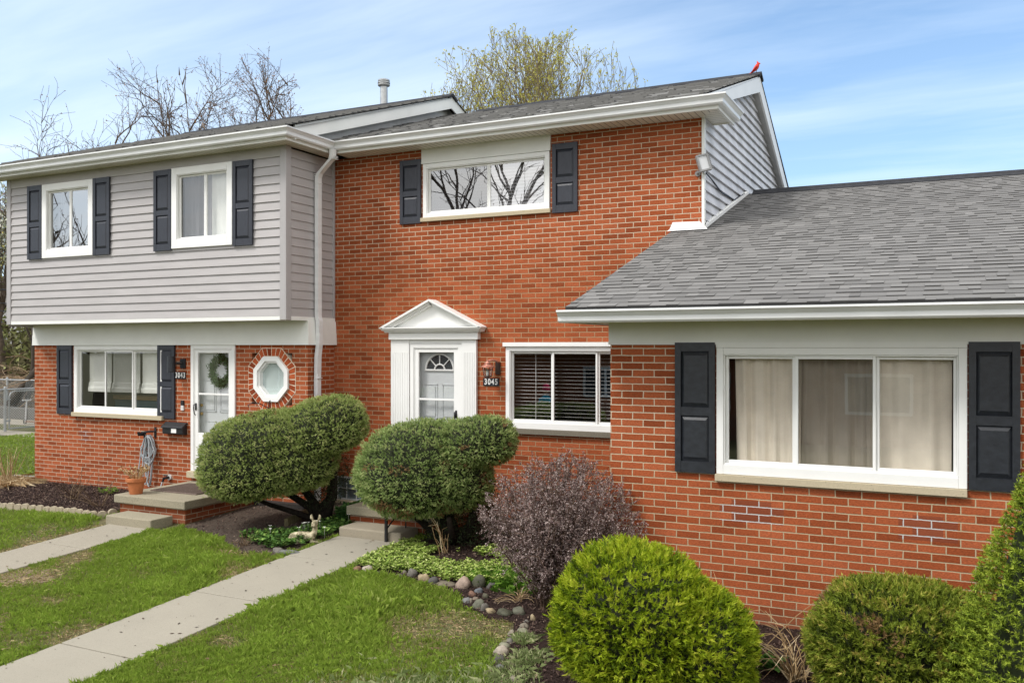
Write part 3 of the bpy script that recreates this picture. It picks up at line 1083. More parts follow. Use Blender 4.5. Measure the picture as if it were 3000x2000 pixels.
def storm_door(parent, x0, x1, z0, z1, Y, handle_side, fan):
    mb_ = MB()
    ring(mb_, x0, x1, z0, z1, .062, Y - .03, Y + .09, wb=.015)
    ring(mb_, x0 + .062, x1 - .062, z0 + .02, z1 - .062, .015, Y - .018, Y + .05, wb=.0)
    a, b, c, d = x0 + .077, x1 - .077, z0 + .03, z1 - .078
    st, zg0, zr = .062, z0 + .60, z0 + 1.205
    mb_.box(a, a + st, Y - .012, Y + .02, c, d)
    mb_.box(b - st, b, Y - .012, Y + .02, c, d)
    mb_.box(a + st, b - st, Y - .012, Y + .02, d - .045, d)
    mb_.box(a + st, b - st, Y - .004, Y + .018, zr - .014, zr + .014)
    mb_.box(a + st, b - st, Y - .010, Y + .018, c, zg0)
    mb_.box(a + st + .02, b - st - .02, Y - .016, Y - .010, c + .07, zg0 - .05)
    dr = mk("door", mb_, vinyl, parent, bevel=.003)
    q = MB()
    q.box(a + st - .002, b - st + .002, Y + .001, Y + .006, zg0, zr)
    q.box(a + st - .002, b - st + .002, Y + .001, Y + .006, zr, d - .045)
    mk("pane", q, glass_mat("storm_glass" + ("_fan" if fan else ""), .07), dr)
    h = MB()
    hx = (x0 + .10) if handle_side < 0 else (x1 - .10)
    hz = z0 + 1.0
    h.box(hx - .014, hx + .014, Y - .022, Y - .008, hz - .05, hz + .06)
    h.tube([(hx, Y - .022, hz + .04), (hx, Y - .06, hz + .035), (hx, Y - .065, hz - .02), (hx + .005, Y - .055, hz - .10), (hx + .012, Y - .03, hz - .13)], [.009, .010, .009, .008, .006], 8)
    mk("handle", h, black_m, dr, smooth=True)
    # panelled inner door behind the glass
    mb2 = MB()
    Yi = Y + .10
    A, B = x0 + .03, x1 - .03
    mb2.box(A, B, Yi, Yi + .04, z0, z1)
    W_ = B - A
    def panel(px0, px1, pz0, pz1):
        f = Yi - .001
        for (i0, i1, j0, j1) in ((px0, px1, pz0, pz0 + .012), (px0, px1, pz1 - .012, pz1), (px0, px0 + .012, pz0, pz1), (px1 - .012, px1, pz0, pz1)):
            mb2.box(i0, i1, f - .008, f, j0, j1)
        mb2.box(px0 + .035, px1 - .035, f - .010, f, pz0 + .035, pz1 - .035)
    c1, c2, c3, c4 = A + W_ * .12, A + W_ * .45, A + W_ * .55, A + W_ * .88
    panel(c1, c2, z0 + .22, z0 + .78)
    panel(c3, c4, z0 + .22, z0 + .78)
    panel(c1, c2, z0 + .92, z0 + 1.42)
    panel(c3, c4, z0 + .92, z0 + 1.42)
    idr = mk("inner_door", mb2, door_m, parent)
    return dr, idr, Yi, A, B


drL, idL, Yi, A_, B_ = storm_door(houseL, *doorL, LY, -1, False)
for zz_ in (1.44, 1.31):
    mb = MB()
    mb.lathe([(.018, 0), (.026, .01), (.026, .03), (.012, .04)], (0, 0, 0), 12)
    for q in range(len(mb.v) - 48, len(mb.v)):
        px, py, pz = mb.v[q]
        mb.v[q] = (A_ + .09 + px, Yi - pz, zz_ + py)
    mk("door_knob", mb, brass_m, idL, smooth=True)

mb = MB()
mb.box(doorL[0] - .03, doorL[1] + .04, LY - .09, LY + .06, .318, .418)
mk("threshold", mb, sill_m, houseL, bevel=.006)
# octagonal window with its ring of soldier bricks
def octpts(ap, rot0=math.pi / 8):
    r_ = ap / math.cos(math.pi / 8)
    return [(OC + r_ * math.cos(rot0 + k * math.pi / 4) * .975, OZ + r_ * math.sin(rot0 + k * math.pi / 4)) for k in range(8)]
mb = MB()
def oct_ring(mb_, r0, r1, ya, yb):
    P0, P1 = octpts(r0), octpts(r1)
    for k in range(8):
        l = (k + 1) % 8
        mb_.quadv([(P0[k][0], ya, P0[k][1]), (P1[k][0], ya, P1[k][1]), (P1[l][0], ya, P1[l][1]), (P0[l][0], ya, P0[l][1])])
        mb_.quadv([(P0[k][0], ya, P0[k][1]), (P0[l][0], ya, P0[l][1]), (P0[l][0], yb, P0[l][1]), (P0[k][0], yb, P0[k][1])])
        mb_.quadv([(P1[k][0], ya, P1[k][1]), (P1[k][0], yb, P1[k][1]), (P1[l][0], yb, P1[l][1]), (P1[l][0], ya, P1[l][1])])
oct_ring(mb, .265, OR, LY - .035, LY + .1)
oct_ring(mb, .235, .268, LY - .005, LY + .1)
ow = mk("octagon_window", mb, vinyl, houseL)
mb = MB()
P = octpts(.238)
mb.quadv([(x, LY + .03, z) for x, z in P])
mk("pane", mb, glass, ow)
mb = MB()
mb.quadv([(x, LY + .07, z) for x, z in octpts(.26)])
mk("frosted_backing", mb, simple("frosted_glass", (.50, .58, .56), .5, .05, 3), ow)
mb = MB()
oct_ring(mb, OR - .002, OR + .128, LY - .003, LY + .1)
mk("mortar_ring", mb, simple("mortar", (.70, .60, .46), .9, .15, 20), houseL)
mb = MB()
rr = random.Random(5)
P0, P1 = octpts(OR + .008), octpts(OR + .118)
for k in range(8):
    l = (k + 1) % 8
    nb = 4
    for t in range(nb):
        a, b = (t + .10) / nb, (t + .90) / nb
        def lp(P_, u_):
            return (P_[k][0] + (P_[l][0] - P_[k][0]) * u_, P_[k][1] + (P_[l][1] - P_[k][1]) * u_)
        q = [lp(P0, a), lp(P1, a), lp(P1, b), lp(P0, b)]
        r_ = rr.random()
        mb.quadv([(x, LY - .008, z) for x, z in q], r_)
        for i_ in range(4):
            j_ = (i_ + 1) % 4
            mb.quadv([(q[i_][0], LY - .008, q[i_][1]), (q[j_][0], LY - .008, q[j_][1]), (q[j_][0], LY - .002, q[j_][1]), (q[i_][0], LY - .002, q[i_][1])], r_)
mk("brick_surround", mb, attr_mat("surround_brick", [(0, (.20, .04, .014)), (.5, (.33, .065, .02)), (1, (.44, .10, .035))], .9, 0, 40, .3, .2, .5, 120), houseL)

# downspout from the inner corner of the gutter, down the short side wall
mb = MB()
def rect_tube(mb_, pts, wx, wy):
    k0 = len(mb_.v)
    for p in pts:
        for sx_, sy_ in ((-1, -1), (1, -1), (1, 1), (-1, 1)):
            mb_.v.append((p[0] + sx_ * wx / 2, p[1] + sy_ * wy / 2, p[2]))
    for i in range(len(pts) - 1):
        for j in range(4):
            a, b = k0 + i * 4 + j, k0 + i * 4 + (j + 1) % 4
            mb_.f.append((a, b, b + 4, a + 4))
            mb_.r.append(.5)
px, py = -8.318, 10.46
rect_tube(mb, [(-8.03, 10.43, 5.22), (-8.03, 10.43, 5.13), (-8.045, 10.43, 5.08), (-8.20, 10.445, 4.96), (-8.29, 10.455, 4.89), (px, py, 4.83), (px, py, 2.82), (px + .006, py, 2.78), (px + .022, py, 2.74), (px + .022, py, 2.40), (px + .01, py, 2.32), (px - .005, py, 2.2), (px - .012, py, 1.9), (px - .012, py, .1)], .062, .085)
for z_ in (4.86, 4.89, 5.08, 5.10, 5.12):
    mb.box(px - .036 if z_ < 5 else -8.075, px + .036 if z_ < 5 else -7.99, py - .046, py + .046, z_ - .004, z_ + .004)
for z_ in (4.75, 2.42, 1.9):
    mb.box(px - .034 + .008, px + .036 + .006, py - .046, py + .046, z_ - .005, z_ + .005)
mk("downspout", mb, gutter_m, houseL)
# front stoop: brick base under a thick pitted slab
mb = MB()
mb.box(-10.60, -9.34, 8.90, LY - .001, -.2, .145)
st = mk("stoop", mb, brickS, houseL)
mb = MB()
mb.box(-10.66, -9.29, 8.84, LY - .003, .148, .262)
mk("stoop_slab", mb, conc_step, st, bevel=.012)

# ================================================================== MIDDLE UNIT
houseM = thing("townhouse", (-5.5, 10.92, 0), "two-storey red brick townhouse with white pedimented door, the middle unit", "house")
uw = (-6.80, -4.797, 4.205, 4.975)
lw_ = (-5.46, -3.30, 1.245, 2.36)
dM = (-7.005, -6.144, .40, 2.40)
bw = (-8.335, -7.55, .055, .405)
holesM = [(-6.80, -4.797, 4.205, 5.2), lw_, dM, bw]
mb = holed_wall(LX1 + .0, MX1, -.2, 5.20, MY, holesM)
mk("brick_wall", mb, brickM, houseM)
mb = MB()
gpoly = [(MY, 3.3), (MY, EZ + .12), (13.90, 6.43), (16.75, 5.05), (16.75, 3.3)]
lap_gable(mb, gpoly, MX1, 3.3, 6.6)
mb.quadv([(MX1, 16.8, -.2), (LX1, 16.8, -.2), (LX1, 16.8, 5.1), (MX1, 16.8, 5.1)])
mk("gable_siding", mb, gable_m, houseM)
mb = MB()
mb.box(MX1 - .004, MX1 + .030, MY - .022, MY + .0, 3.7, 5.2)
mb.box(MX1 + .0, MX1 + .030, MY + .0, MY + .055, 3.7, 5.2)
mk("corner_trim", mb, vinyl2, houseM)
# roof
my0 = 10.405
MRX = -2.60
MRY, MRZ = 13.90, EZ + .01 + (13.90 - my0) * RSL
mb = MB()
mb.quadv([(-8.24, my0 + .01, EZ - .005), (MRX, my0 + .01, EZ - .005), (MRX, MRY, MRZ - .015), (-8.24, MRY, MRZ - .015)])
mb.quadv([(-8.24, MRY, MRZ - .01), (MRX, MRY, MRZ - .01), (MRX, 16.95, MRZ - 1.46), (-8.24, 16.95, MRZ - 1.46)])
mb.quadv([(-8.24, my0 + .05, EZ - .03), (MRX, my0 + .05, EZ - .03), (MRX, MRY, MRZ - .04), (-8.24, MRY, MRZ - .04)])
mb.quadv([(-8.24, MRY, MRZ - .04), (MRX, MRY, MRZ - .04), (MRX, 16.95, MRZ - 1.49), (-8.24, 16.95, MRZ - 1.49)])
mb.quadv([(MRX, MRY, MRZ - .01), (MRX, 16.95, MRZ - 1.46), (MRX, 16.95, MRZ - 1.49), (MRX, MRY, MRZ - .04)])
mk("roof_deck", mb, under_m, houseM)
rfM = shingles("roof", houseM, roof_m2, my0, EZ + .006, RSL, MRY, lambda y: (-8.24, MRX), seed=9, t_lo=.005, t_hi=.018, butt=.38)
mb = MB()
mb.prism([(MRY - .17, MRZ - .05), (MRY, MRZ + .04), (MRY + .17, MRZ - .05), (MRY + .14, MRZ - .085), (MRY, MRZ - .01), (MRY - .14, MRZ - .085)], 0, -7.50, MRX + .02)
mk("ridge_vent", mb, ridge_m, rfM)
# rakes on the gable end
mb = MB()
zf = lambda y: EZ + (y - my0) * RSL
mb.prism([(10.55, zf(10.55) - .16), (MRY - .02, zf(MRY) - .27), (MRY, zf(MRY) - .26), (MRY, zf(MRY) - .02), (10.55, zf(10.55) - .01)], 0, MRX - .035, MRX - .006)
mb.prism([(MRY, zf(MRY) - .26), (16.9, zf(MRY) - .26 - .485 * 3.0), (16.9, zf(MRY) - .06 - .485 * 3.0), (MRY, zf(MRY) - .02)], 0, MRX - .035, MRX - .006)
mk("rake_board", mb, vinyl, houseM)
mb = MB()
mb.quadv([(MX1, MY + .2, zf(MY + .2) - .15), (MRX - .03, MY + .2, zf(MY + .2) - .15), (MRX - .03, MRY, zf(MRY) - .24), (MX1, MRY, zf(MRY) - .24)])
mb.quadv([(MX1, MRY, zf(MRY) - .24), (MRX - .03, MRY, zf(MRY) - .24), (MRX - .03, 16.9, zf(MRY) - .24 - .485 * 3), (MX1, 16.9, zf(MRY) - .24 - .485 * 3)])
mk("rake_soffit", mb, simple("grey_white_soffit", (.5, .5, .49), .6), houseM)
# eave with a boxed return round the corner
ex, ey = -2.465, 10.525
eave(houseM, [(-8.105, ey), (ex, ey), (ex, 11.42)], None, 5.185, EZ, None)
mb = MB()
mb.quadv([(-8.105, ey - .0, 5.19), (ex, ey - .0, 5.19), (MX1, MY, 5.19), (LX1, MY, 5.19)])
mk("soffit", mb, sofX, houseM)
mb = MB()
mb.quadv([(ex, ey, 5.192), (ex, 11.30, 5.192), (MX1, 11.30, 5.192), (MX1, MY, 5.192)])
mb.box(MX1 + .03, ex - .022, 11.30, 11.32, 5.175, 5.31)
mk("soffit", mb, sofY, houseM)
mb = MB()
mb.quadv([(MRX - .02, my0 + .02, EZ + .003), (ex + .03, my0 + .02, EZ + .003), (ex + .03, 11.38, EZ + .003), (MRX - .02, 11.38, EZ + .06)])
mk("return_cap", mb, ridge_m, rfM)
# upper window with the white panel over it
fr, lt = slider(houseM, uw[0] + .01, uw[1] - .01, uw[2], uw[3], MY, [-5.745], [screen_hi, glass_hi], casing=.062, bottom=.055)
room(fr, uw[0], uw[1], uw[2], uw[3], MY + .1)
blinds(fr, uw[0] + .08, uw[1] - .08, uw[2] + .05, uw[3] - .03, MY + .15, tilt=1.0, depth=.052, mat=simple("grey_blind_slat", (.40, .40, .42), .6, .05, 3))
mb = MB()
mb.box(-6.812, -4.79, MY - .028, MY + .05, 4.978, 5.19)
mb.box(-6.812, -4.79, MY - .036, MY - .028, 4.978, 4.998)
mk("header_panel", mb, vinyl2, houseM)
mb = MB()
mb.box(-6.82, -4.785, MY - .05, MY + .05, 4.148, 4.203)
mk("window_sill", mb, sill_m, houseM, bevel=.004)
shutter(houseM, -7.18, -6.825, 4.135, 5.058, MY)
shutter(houseM, -4.762, -4.402, 4.14, 5.06, MY)
# lower window, running on behind the single-storey wing
fr, lt = slider(houseM, lw_[0], lw_[1], lw_[2], lw_[3], MY, [-4.775, -4.13], [glass_pass, screen_g, glass_pass], casing=.06, bottom=.085, shift=(1,))
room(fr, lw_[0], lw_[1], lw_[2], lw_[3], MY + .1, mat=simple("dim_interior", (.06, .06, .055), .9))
blinds(fr, lw_[0] + .08, lw_[1] - .08, lw_[2] + .07, lw_[3] - .05, MY + .13, pitch=.049, tilt=.05, depth=.045)
mb = MB()
mb.box(lw_[0] - .03, lw_[1], MY - .055, MY + .02, 2.362, 2.415)
mk("window_cap", mb, vinyl, houseM)
mb = MB()
mb.box(lw_[0] + .02, lw_[1], MY - .05, MY + .05, 1.175, 1.243)
mk("window_sill", mb, sill_d, houseM, bevel=.004)
# door with pilasters and pediment
drM, idM, Yi, A_, B_ = storm_door(houseM, dM[0], dM[1], dM[2], dM[3], MY, 1, True)
# fanlight in the inner door
mb = MB()
fc, fz, fr_ = (A_ + B_) / 2, 2.02, .235
for k in range(16):
    a0, a1 = math.pi * k / 16, math.pi * (k + 1) / 16
    mb.quadv([(fc + fr_ * math.cos(a0), Yi - .004, fz + fr_ * math.sin(a0)), (fc + fr_ * math.cos(a1), Yi - .004, fz + fr_ * math.sin(a1)), (fc, Yi - .004, fz)])
mk("fanlight", mb, simple("dark_fanlight_glass", (.05, .06, .065), .1, .05, 3, .6), idM)
mb = MB()
def arc_tube(r_, rad, n=20):
    return [(fc + r_ * math.cos(math.pi * k / n), Yi - .012, fz + r_ * math.sin(math.pi * k / n)) for k in range(n + 1)]
mb.tube(arc_tube(fr_, .016), .016, 6)
mb.tube(arc_tube(.085, .012), .012, 6)
mb.tube([(fc - fr_ - .02, Yi - .012, fz), (fc + fr_ + .02, Yi - .012, fz)], .014, 6)
for a in (45, 90, 135):
    mb.tube([(fc + .085 * math.cos(R(a)), Yi - .012, fz + .085 * math.sin(R(a))), (fc + fr_ * math.cos(R(a)), Yi - .012, fz + fr_ * math.sin(R(a)))], .009, 6)
mk("fanlight_grille", mb, vinyl, idM)
mb = MB()
for (a, b) in ((-7.322, -7.012), (-6.137, -5.908)):
    mb.box(a, b, MY - .045, MY + .02, .27, 2.46)
    nfl = 7
    for k in range(nfl):
        x = a + .035 + (b - a - .07) * k / (nfl - 1)
        mb.box(x - .006, x + .006, MY - .050, MY - .045, .42, 2.28)
mb.box(-7.012, -6.137, MY - .035, MY + .02, 2.402, 2.46)
mk("pilaster", mb, vinyl, houseM)
mb = MB()
mb.box(-7.335, -5.862, MY - .085, MY + .01, 2.462, 2.560)
prof = [(0, 2.562), (.035, 2.562), (.045, 2.585), (.075, 2.592), (.085, 2.615), (.10, 2.62), (.10, 2.632), (0, 2.640)]
mb.sweep([(-7.335, MY + .0), (-7.335, MY - .085), (-5.862, MY - .085), (-5.862, MY + .0)][::1], [(-.0, 2.56)] + prof)
xm = -6.595
L_, R_ = -7.42, -5.775
ap = 3.035
mb.prism([(L_ + .07, 2.634), (R_ - .07, 2.634), (xm, ap - .05)], 1, MY - .07, MY + .0)
def rk(xa, za, xb_, zb_, off0, off1, y0_, y1_):
    d = Vector((xb_ - xa, zb_ - za)).normalized()
    n = Vector((-d.y, d.x))
    if n.y < 0:
        n = -n
    p = [Vector((xa, za)) + n * off0, Vector((xb_, zb_)) + n * off0, Vector((xb_, zb_)) + n * off1, Vector((xa, za)) + n * off1]
    mb.prism([(q.x, q.y) for q in p], 1, y0_, y1_)
for sgn, xe in ((1, L_), (-1, R_)):
    rk(xe, 2.622, xm, ap - .022, -.062, -.036, MY - .115, MY)
    rk(xe, 2.622, xm, ap - .022, -.036, -.012, MY - .145, MY)
    rk(xe, 2.622, xm, ap - .022, -.012, .016, MY - .185, MY)
mk("pediment", mb, vinyl, houseM)
# glass-block basement window
mb = MB()
ring(mb, bw[0], bw[1], bw[2], bw[3], .022, MY - .004, MY + .05)
for x in (-8.155, -7.975, -7.79):
    mb.box(x - .008, x + .008, MY + .004, MY + .05, bw[2] + .022, bw[3] - .022)
mb.box(bw[0] + .022, bw[1] - .022, MY + .005, MY + .05, .222, .238)
bwin = mk("basement_window", mb, simple("grey_block_joint", (.45, .47, .47), .5), houseM)
mb = MB()
xs_ = [bw[0] + .022, -8.163, -8.147, -7.983, -7.967, -7.798, -7.782, bw[1] - .022]
for i in range(0, 8, 2):
    for (a, b) in ((bw[2] + .022, .222), (.238, bw[3] - .022)):
        x0_, x1_ = xs_[i], xs_[i + 1]
        c_ = ((x0_ + x1_) / 2, (a + b) / 2)
        P4 = [(x0_, a), (x1_, a), (x1_, b), (x0_, b)]
        for k in range(4):
            l = (k + 1) % 4
            mb.quadv([(P4[k][0], MY + .012, P4[k][1]), (P4[l][0], MY + .012, P4[l][1]), (c_[0] + (P4[l][0] - c_[0]) * .6, MY + .03, c_[1] + (P4[l][1] - c_[1]) * .6), (c_[0] + (P4[k][0] - c_[0]) * .6, MY + .03, c_[1] + (P4[k][1] - c_[1]) * .6)])
        mb.quadv([(c_[0] + (q[0] - c_[0]) * .6, MY + .03, c_[1] + (q[1] - c_[1]) * .6) for q in P4])
mk("pane", mb, simple("glass_block", (.10, .13, .14), .12, .3, 14, .7), bwin)
mb = MB()
mb.box(-8.40, -7.50, MY - .06, MY + .03, -.02, .052)
mk("window_sill", mb, sill_m, houseM)
mb = MB()
mb.box(-7.09, -5.72, 9.58, MY - .001, -.2, .150)
stM = mk("stoop", mb, brickS, houseM)
mb = MB()
mb.box(-7.12, -5.68, 9.53, MY - .003, .152, .268)
mk("stoop_slab", mb, conc_step, stM, bevel=.012)
# flashing where the wing roof dies into the wall
RS = .3175
ry0, rz0 = 7.455, 2.705
zr_ = lambda y: rz0 + (y - ry0) * RS
mb = MB()
zf0 = zr_(MY)
mb.prism([(-3.115, zf0 + .11), (-2.77, zf0 + .10), (-2.70, zf0 + .005), (-3.16, zf0 + .008)], 1, MY - .03, MY - .001)
mb.quadv([(-3.17, MY - .09, zr_(MY - .09) + .022), (-2.66, MY - .09, zr_(MY - .09) + .022), (-2.70, MY - .03, zf0 + .025), (-3.15, MY - .03, zf0 + .025)])
mk("flashing", mb, simple("white_painted_flashing", (.80, .80, .79), .5, .05), houseM)
mb = MB()
for (h0, h1, x0_, x1_) in ((.012, .055, MX1 + .016, MX1 + .045), (.055, .075, MX1 + .014, MX1 + .030)):
    mb.prism([(MY + .0, zr_(MY) + h0), (13.55, zr_(13.55) + h0), (13.55, zr_(13.55) + h1), (MY, zr_(MY) + h1)], 0, x0_, x1_)
mk("step_flashing", mb, vinyl, houseM)

# ================================================================== RIGHT UNIT (single storey)
houseR = thing("ranch_unit", (2, 8.02, 0), "single-storey red brick wing with grey shingle roof, right unit", "house")
rw = (-1.884, .128, 1.212, 2.345)
mb = holed_wall(RX0, RX1, -.4, 2.40, RY, [(rw[0], rw[1], rw[2], 2.39)])
mb.quadv([(RX0, MY, -.4), (RX0, RY, -.4), (RX0, RY, 2.40), (RX0, MY, 2.40)])
mb.quadv([(RX1, RY, -.4), (RX1, 19, -.4), (RX1, 19, 2.40), (RX1, RY, 2.40)])
mb.quadv([(RX1, 19, -.4), (RX0, 19, -.4), (RX0, 19, 2.40), (RX1, 19, 2.40)])
mk("brick_wall", mb, brickR, houseR)
mb = MB()
mb.box(RX0 - .012, RX1, RY - .018, RY + .02, 2.400, 2.585)
mb.box(RX0 - .012, RX1, RY - .026, RY + .02, 2.372, 2.402)
mb.box(RX0 - .014, RX0 + .0, RY + .02, MY - .003, 2.402, 2.585)
mk("frieze_board", mb, vinyl2, houseR)
ef = 7.53
rgx = -3.20
mb = MB()
mb.sweep([(rgx + .06, ef), (RX1 + .3, ef)], [(-.022, 2.568), (0, 2.568), (0, 2.66), (-.022, 2.66)])
mb.box(-3.13, -3.108, ef, MY - .02, 2.568, 2.60)
mk("fascia", mb, vinyl2, houseR)
gutter(houseR, [(rgx, ef), (RX1 + .35, ef)], 2.685)
mb = MB()
mb.quadv([(-3.12, ef - .01, 2.58), (RX1 + .3, ef - .01, 2.58), (RX1 + .3, RY, 2.58), (-3.12, RY, 2.58)])
mb.quadv([(-3.12, RY, 2.58), (RX0, RY, 2.58), (RX0, MY, 2.58), (-3.12, MY, 2.58)])
mk("soffit", mb, sofX, houseR)
rry = 13.62
rrz = zr_(rry)
mb = MB()
for dz_, dy_ in ((-.006, .0), (-.035, .03)):
    mb.quadv([(-3.13, ry0 + dy_, rz0 + dz_), (RX1 + .3, ry0 + dy_, rz0 + dz_), (RX1 + .3, MY, zr_(MY) + dz_), (-3.13, MY, zr_(MY) + dz_)])
    mb.quadv([(MX1 + .02, MY, zr_(MY) + dz_), (RX1 + .3, MY, zr_(MY) + dz_), (RX1 + .3, rry, rrz + dz_), (MX1 + .02, rry, rrz + dz_)])
mb.quadv([(MX1 + .02, rry, rrz - .006), (RX1 + .3, rry, rrz - .006), (RX1 + .3, 19.6, rrz - 1.9), (MX1 + .02, 19.6, rrz - 1.9)])
mb.quadv([(-3.13, ry0, rz0 - .035), (RX1 + .3, ry0, rz0 - .035), (RX1 + .3, ry0, rz0 - .006), (-3.13, ry0, rz0 - .006)])
mk("roof_deck", mb, under_m, houseR)
rfR = shingles("roof", houseR, roof_m, ry0, rz0, RS, rry, lambda y: ((-3.13 if y < MY - .02 else MX1 + .02), RX1 + .3), exp_=.138, seed=21, wmin=.07, wmax=.22, t_lo=.0055, t_hi=.0105)
mb = MB()
mb.prism([(-3.128, 2.58), (-3.128, 2.60)], 1, 7.5, 7.6)
mb = MB()
mb.prism([(ef, 2.60), (MY - .03, zr_(MY) - .12), (MY - .03, zr_(MY) - .012), (ry0 + .02, rz0 - .012), (ef, 2.68)], 0, -3.12, -3.10)
mk("rake_board", mb, vinyl2, houseR)
mb = MB()
mb.prism([(rry - .15, rrz - .035), (rry, rrz + .055), (rry + .15, rrz - .035), (rry + .13, rrz - .06), (rry - .13, rrz - .065)], 0, MX1 + .10, RX1 + .3)
mk("ridge_cap", mb, ridge_m, rfR)
fr, lt = slider(houseR, rw[0], rw[1], rw[2], rw[3], RY, [-1.205, -.552], [glass, screen_g, glass], casing=.062, bottom=.088, shift=(1,))
room(fr, rw[0], rw[1], rw[2], rw[3], RY + .1)
curtain(fr, -1.75, -1.16, 1.23, 2.36, RY + .12, folds=4, amp=.016, gather=.06, seed=3)
curtain(fr, -1.20, -.585, 1.23, 2.36, RY + .13, folds=4, amp=.014, gather=-.05, seed=8)
curtain(fr, -.64, .02, 1.23, 2.36, RY + .12, folds=3, amp=.012, gather=.02, seed=12)
mb = MB()
mb.box(rw[0], rw[1], RY - .034, RY + .02, 2.346, 2.392)
mk("window_cap", mb, vinyl, houseR)
mb = MB()
mb.box(rw[0] - .01, rw[1], RY - .045, RY + .05, 1.148, 1.210)
mk("window_sill", mb, sill_m, houseR, bevel=.004)
shutter(houseR, -2.264, -1.896, 1.209, 2.392, RY, shutter_m2)
shutter(houseR, .137, .497, 1.211, 2.392, RY, shutter_m2)

# ================================================================== STEPS, RAILING, FIXTURES
mb = MB()
mb.box(-10.36, -9.50, 8.46, 8.838, -.2, .058)
tag(mk("concrete_step", mb, conc_step, bevel=.014), "rough pitted concrete step below the brick stoop of the left unit", "step")
mb = MB()
mb.box(-6.93, -6.00, 9.12, 9.528, -.2, .085)
tag(mk("concrete_step", mb, concrete_mat("grey_step_concrete", (.33, .29, .22), .15, .3, .7, .2), bevel=.02), "smooth grey concrete step at the end of the long walk, half under the shrub", "step")

hr = thing("handrail", (-6.19, 9.09, gz(9.09)), "black iron handrail post with diagonal brace beside the middle unit's step", "handrail")
mb = MB()
mb.box(-6.205, -6.175, 9.075, 9.105, gz(9.09), .86)
mk("post", mb, black_m, hr)
mb = MB()
mb.tube([(-6.19, 9.09, .12), (-6.12, 9.45, .42), (-6.05, 9.8, .62)], .010, 6)
mb.tube([(-6.12, 9.42, .08), (-6.12, 9.42, .55)], .009, 6)
mb.tube([(-6.19, 9.09, .85), (-5.98, 10.0, 1.12), (-5.80, 10.88, 1.15)], .014, 6)
mb.tube([(-5.90, 10.3, .27), (-5.90, 10.3, 1.12)], .010, 6)
mk("rail", mb, black_m, hr)

# doormat
mb = MB()
mb.box(-10.45, -9.55, 9.30, 10.05, .263, .275)
for i in range(24):
    x = -10.43 + i * .038
    mb.box(x, x + .016, 9.34, 10.01, .275, .280)
mt = tag(mk("doormat", mb, simple("grey_brown_mat", (.17, .13, .11), .95, .3, 40, .1, .5, 90)), "dark ribbed doormat on the stoop before the left unit's door", "doormat")

# flower pot with dry stems
PX, PY = -10.42, 9.02
pt = thing("flower_pot", (PX, PY, .262), "terracotta flower pot holding dried hydrangea stems on the stoop corner", "plant pot")
mb = MB()
mb.lathe([(.085, .262), (.088, .27), (.118, .43), (.120, .435), (.136, .435), (.140, .445), (.140, .482), (.136, .490), (.124, .490), (.118, .47), (.03, .465)], (PX, PY, 0), 28)
mk("pot", mb, terracotta, pt, smooth=False)
mb = MB()
rr = random.Random(3)
for i in range(34):
    a, t = rr.uniform(0, 6.28), rr.uniform(.02, .10)
    x0_, y0_ = PX + t * math.cos(a) * .8, PY + t * math.sin(a) * .8
    h = rr.uniform(.08, .19)
    lean = rr.uniform(.3, 1.1)
    p1 = (x0_ + math.cos(a) * h * lean * .5, y0_ + math.sin(a) * h * lean * .5, .47 + h * .6)
    p2 = (x0_ + math.cos(a) * h * lean, y0_ + math.sin(a) * h * lean, .47 + h)
    mb.tube([(x0_, y0_, .45), p1, p2], [.004, .0035, .003], 5, rr.random())
    for k in range(7):
        c_ = Vector(p2) + Vector((rr.gauss(0, .010), rr.gauss(0, .010), rr.gauss(0, .008)))
        u_ = Vector((rr.gauss(0, 1), rr.gauss(0, 1), rr.gauss(0, 1))).normalized() * .012
        w_ = u_.orthogonal().normalized() * .009
        mb.quadv([c_ - u_, c_ + w_, c_ + u_, c_ - w_], rr.random())
mk("dry_stems", mb, attr_mat("dry_stem", [(0, (.20, .11, .04)), (.6, (.38, .25, .11)), (1, (.55, .42, .25))], .9, 0, 20, .2), pt)

# hose on its hanger
hs = thing("hose_hanger", (-11.45, 10.25, .98), "black wall bracket holding the coiled hose, above the spigot", "bracket")
mb = MB()
mb.box(-11.475, -11.435, LY - .012, LY, .90, 1.07)
mb.tube([(-11.46, LY - .01, 1.0), (-11.52, LY - .10, 1.0), (-11.60, LY - .16, .985)], [.014, .016, .018], 8)
mb.tube([(-11.60, LY - .10, .96), (-11.60, LY - .20, .965), (-11.60, LY - .215, 1.0)], [.03, .03, .02], 8)
mb.tube([(-11.54, LY - .12, .995), (-11.57, LY - .13, .90)], .013, 8)
mk("bracket", mb, black_m, hs)
mb = MB()
rr = random.Random(8)
for k in range(11):
    w = rr.uniform(.07, .13)
    top = rr.uniform(.905, .945)
    bot = rr.uniform(.44, .66) if k < 8 else rr.uniform(.09, .2)
    cx_ = -11.53 + rr.uniform(-.03, .03) + (-.015 * k / 10)
    yy = LY - .05 - rr.uniform(0, .10)
    pts = []
    for i in range(25):
        a = 2 * math.pi * i / 24
        z_ = (top + bot) / 2 + (top - bot) / 2 * math.cos(a)
        x_ = cx_ + w * math.sin(a) * (1.0 if math.cos(a) < .2 else .75)
        pts.append((x_, yy + .02 * math.sin(a + k), z_))
    mb.tube(pts, .0095, 7, rr.random(), cap=False)
mb.tube([(-11.60, LY - .08, .93), (-11.70, LY - .08, .62), (-11.74, LY - .10, .30), (-11.66, LY - .15, .10), (-11.6, LY - .2, .03)], .0095, 7, .4)
mb.tube([(-11.19, LY - .10, .23), (-11.22, LY - .12, .12), (-11.30, LY - .16, .05), (-11.5, LY - .2, .03)], .0095, 7, .4)
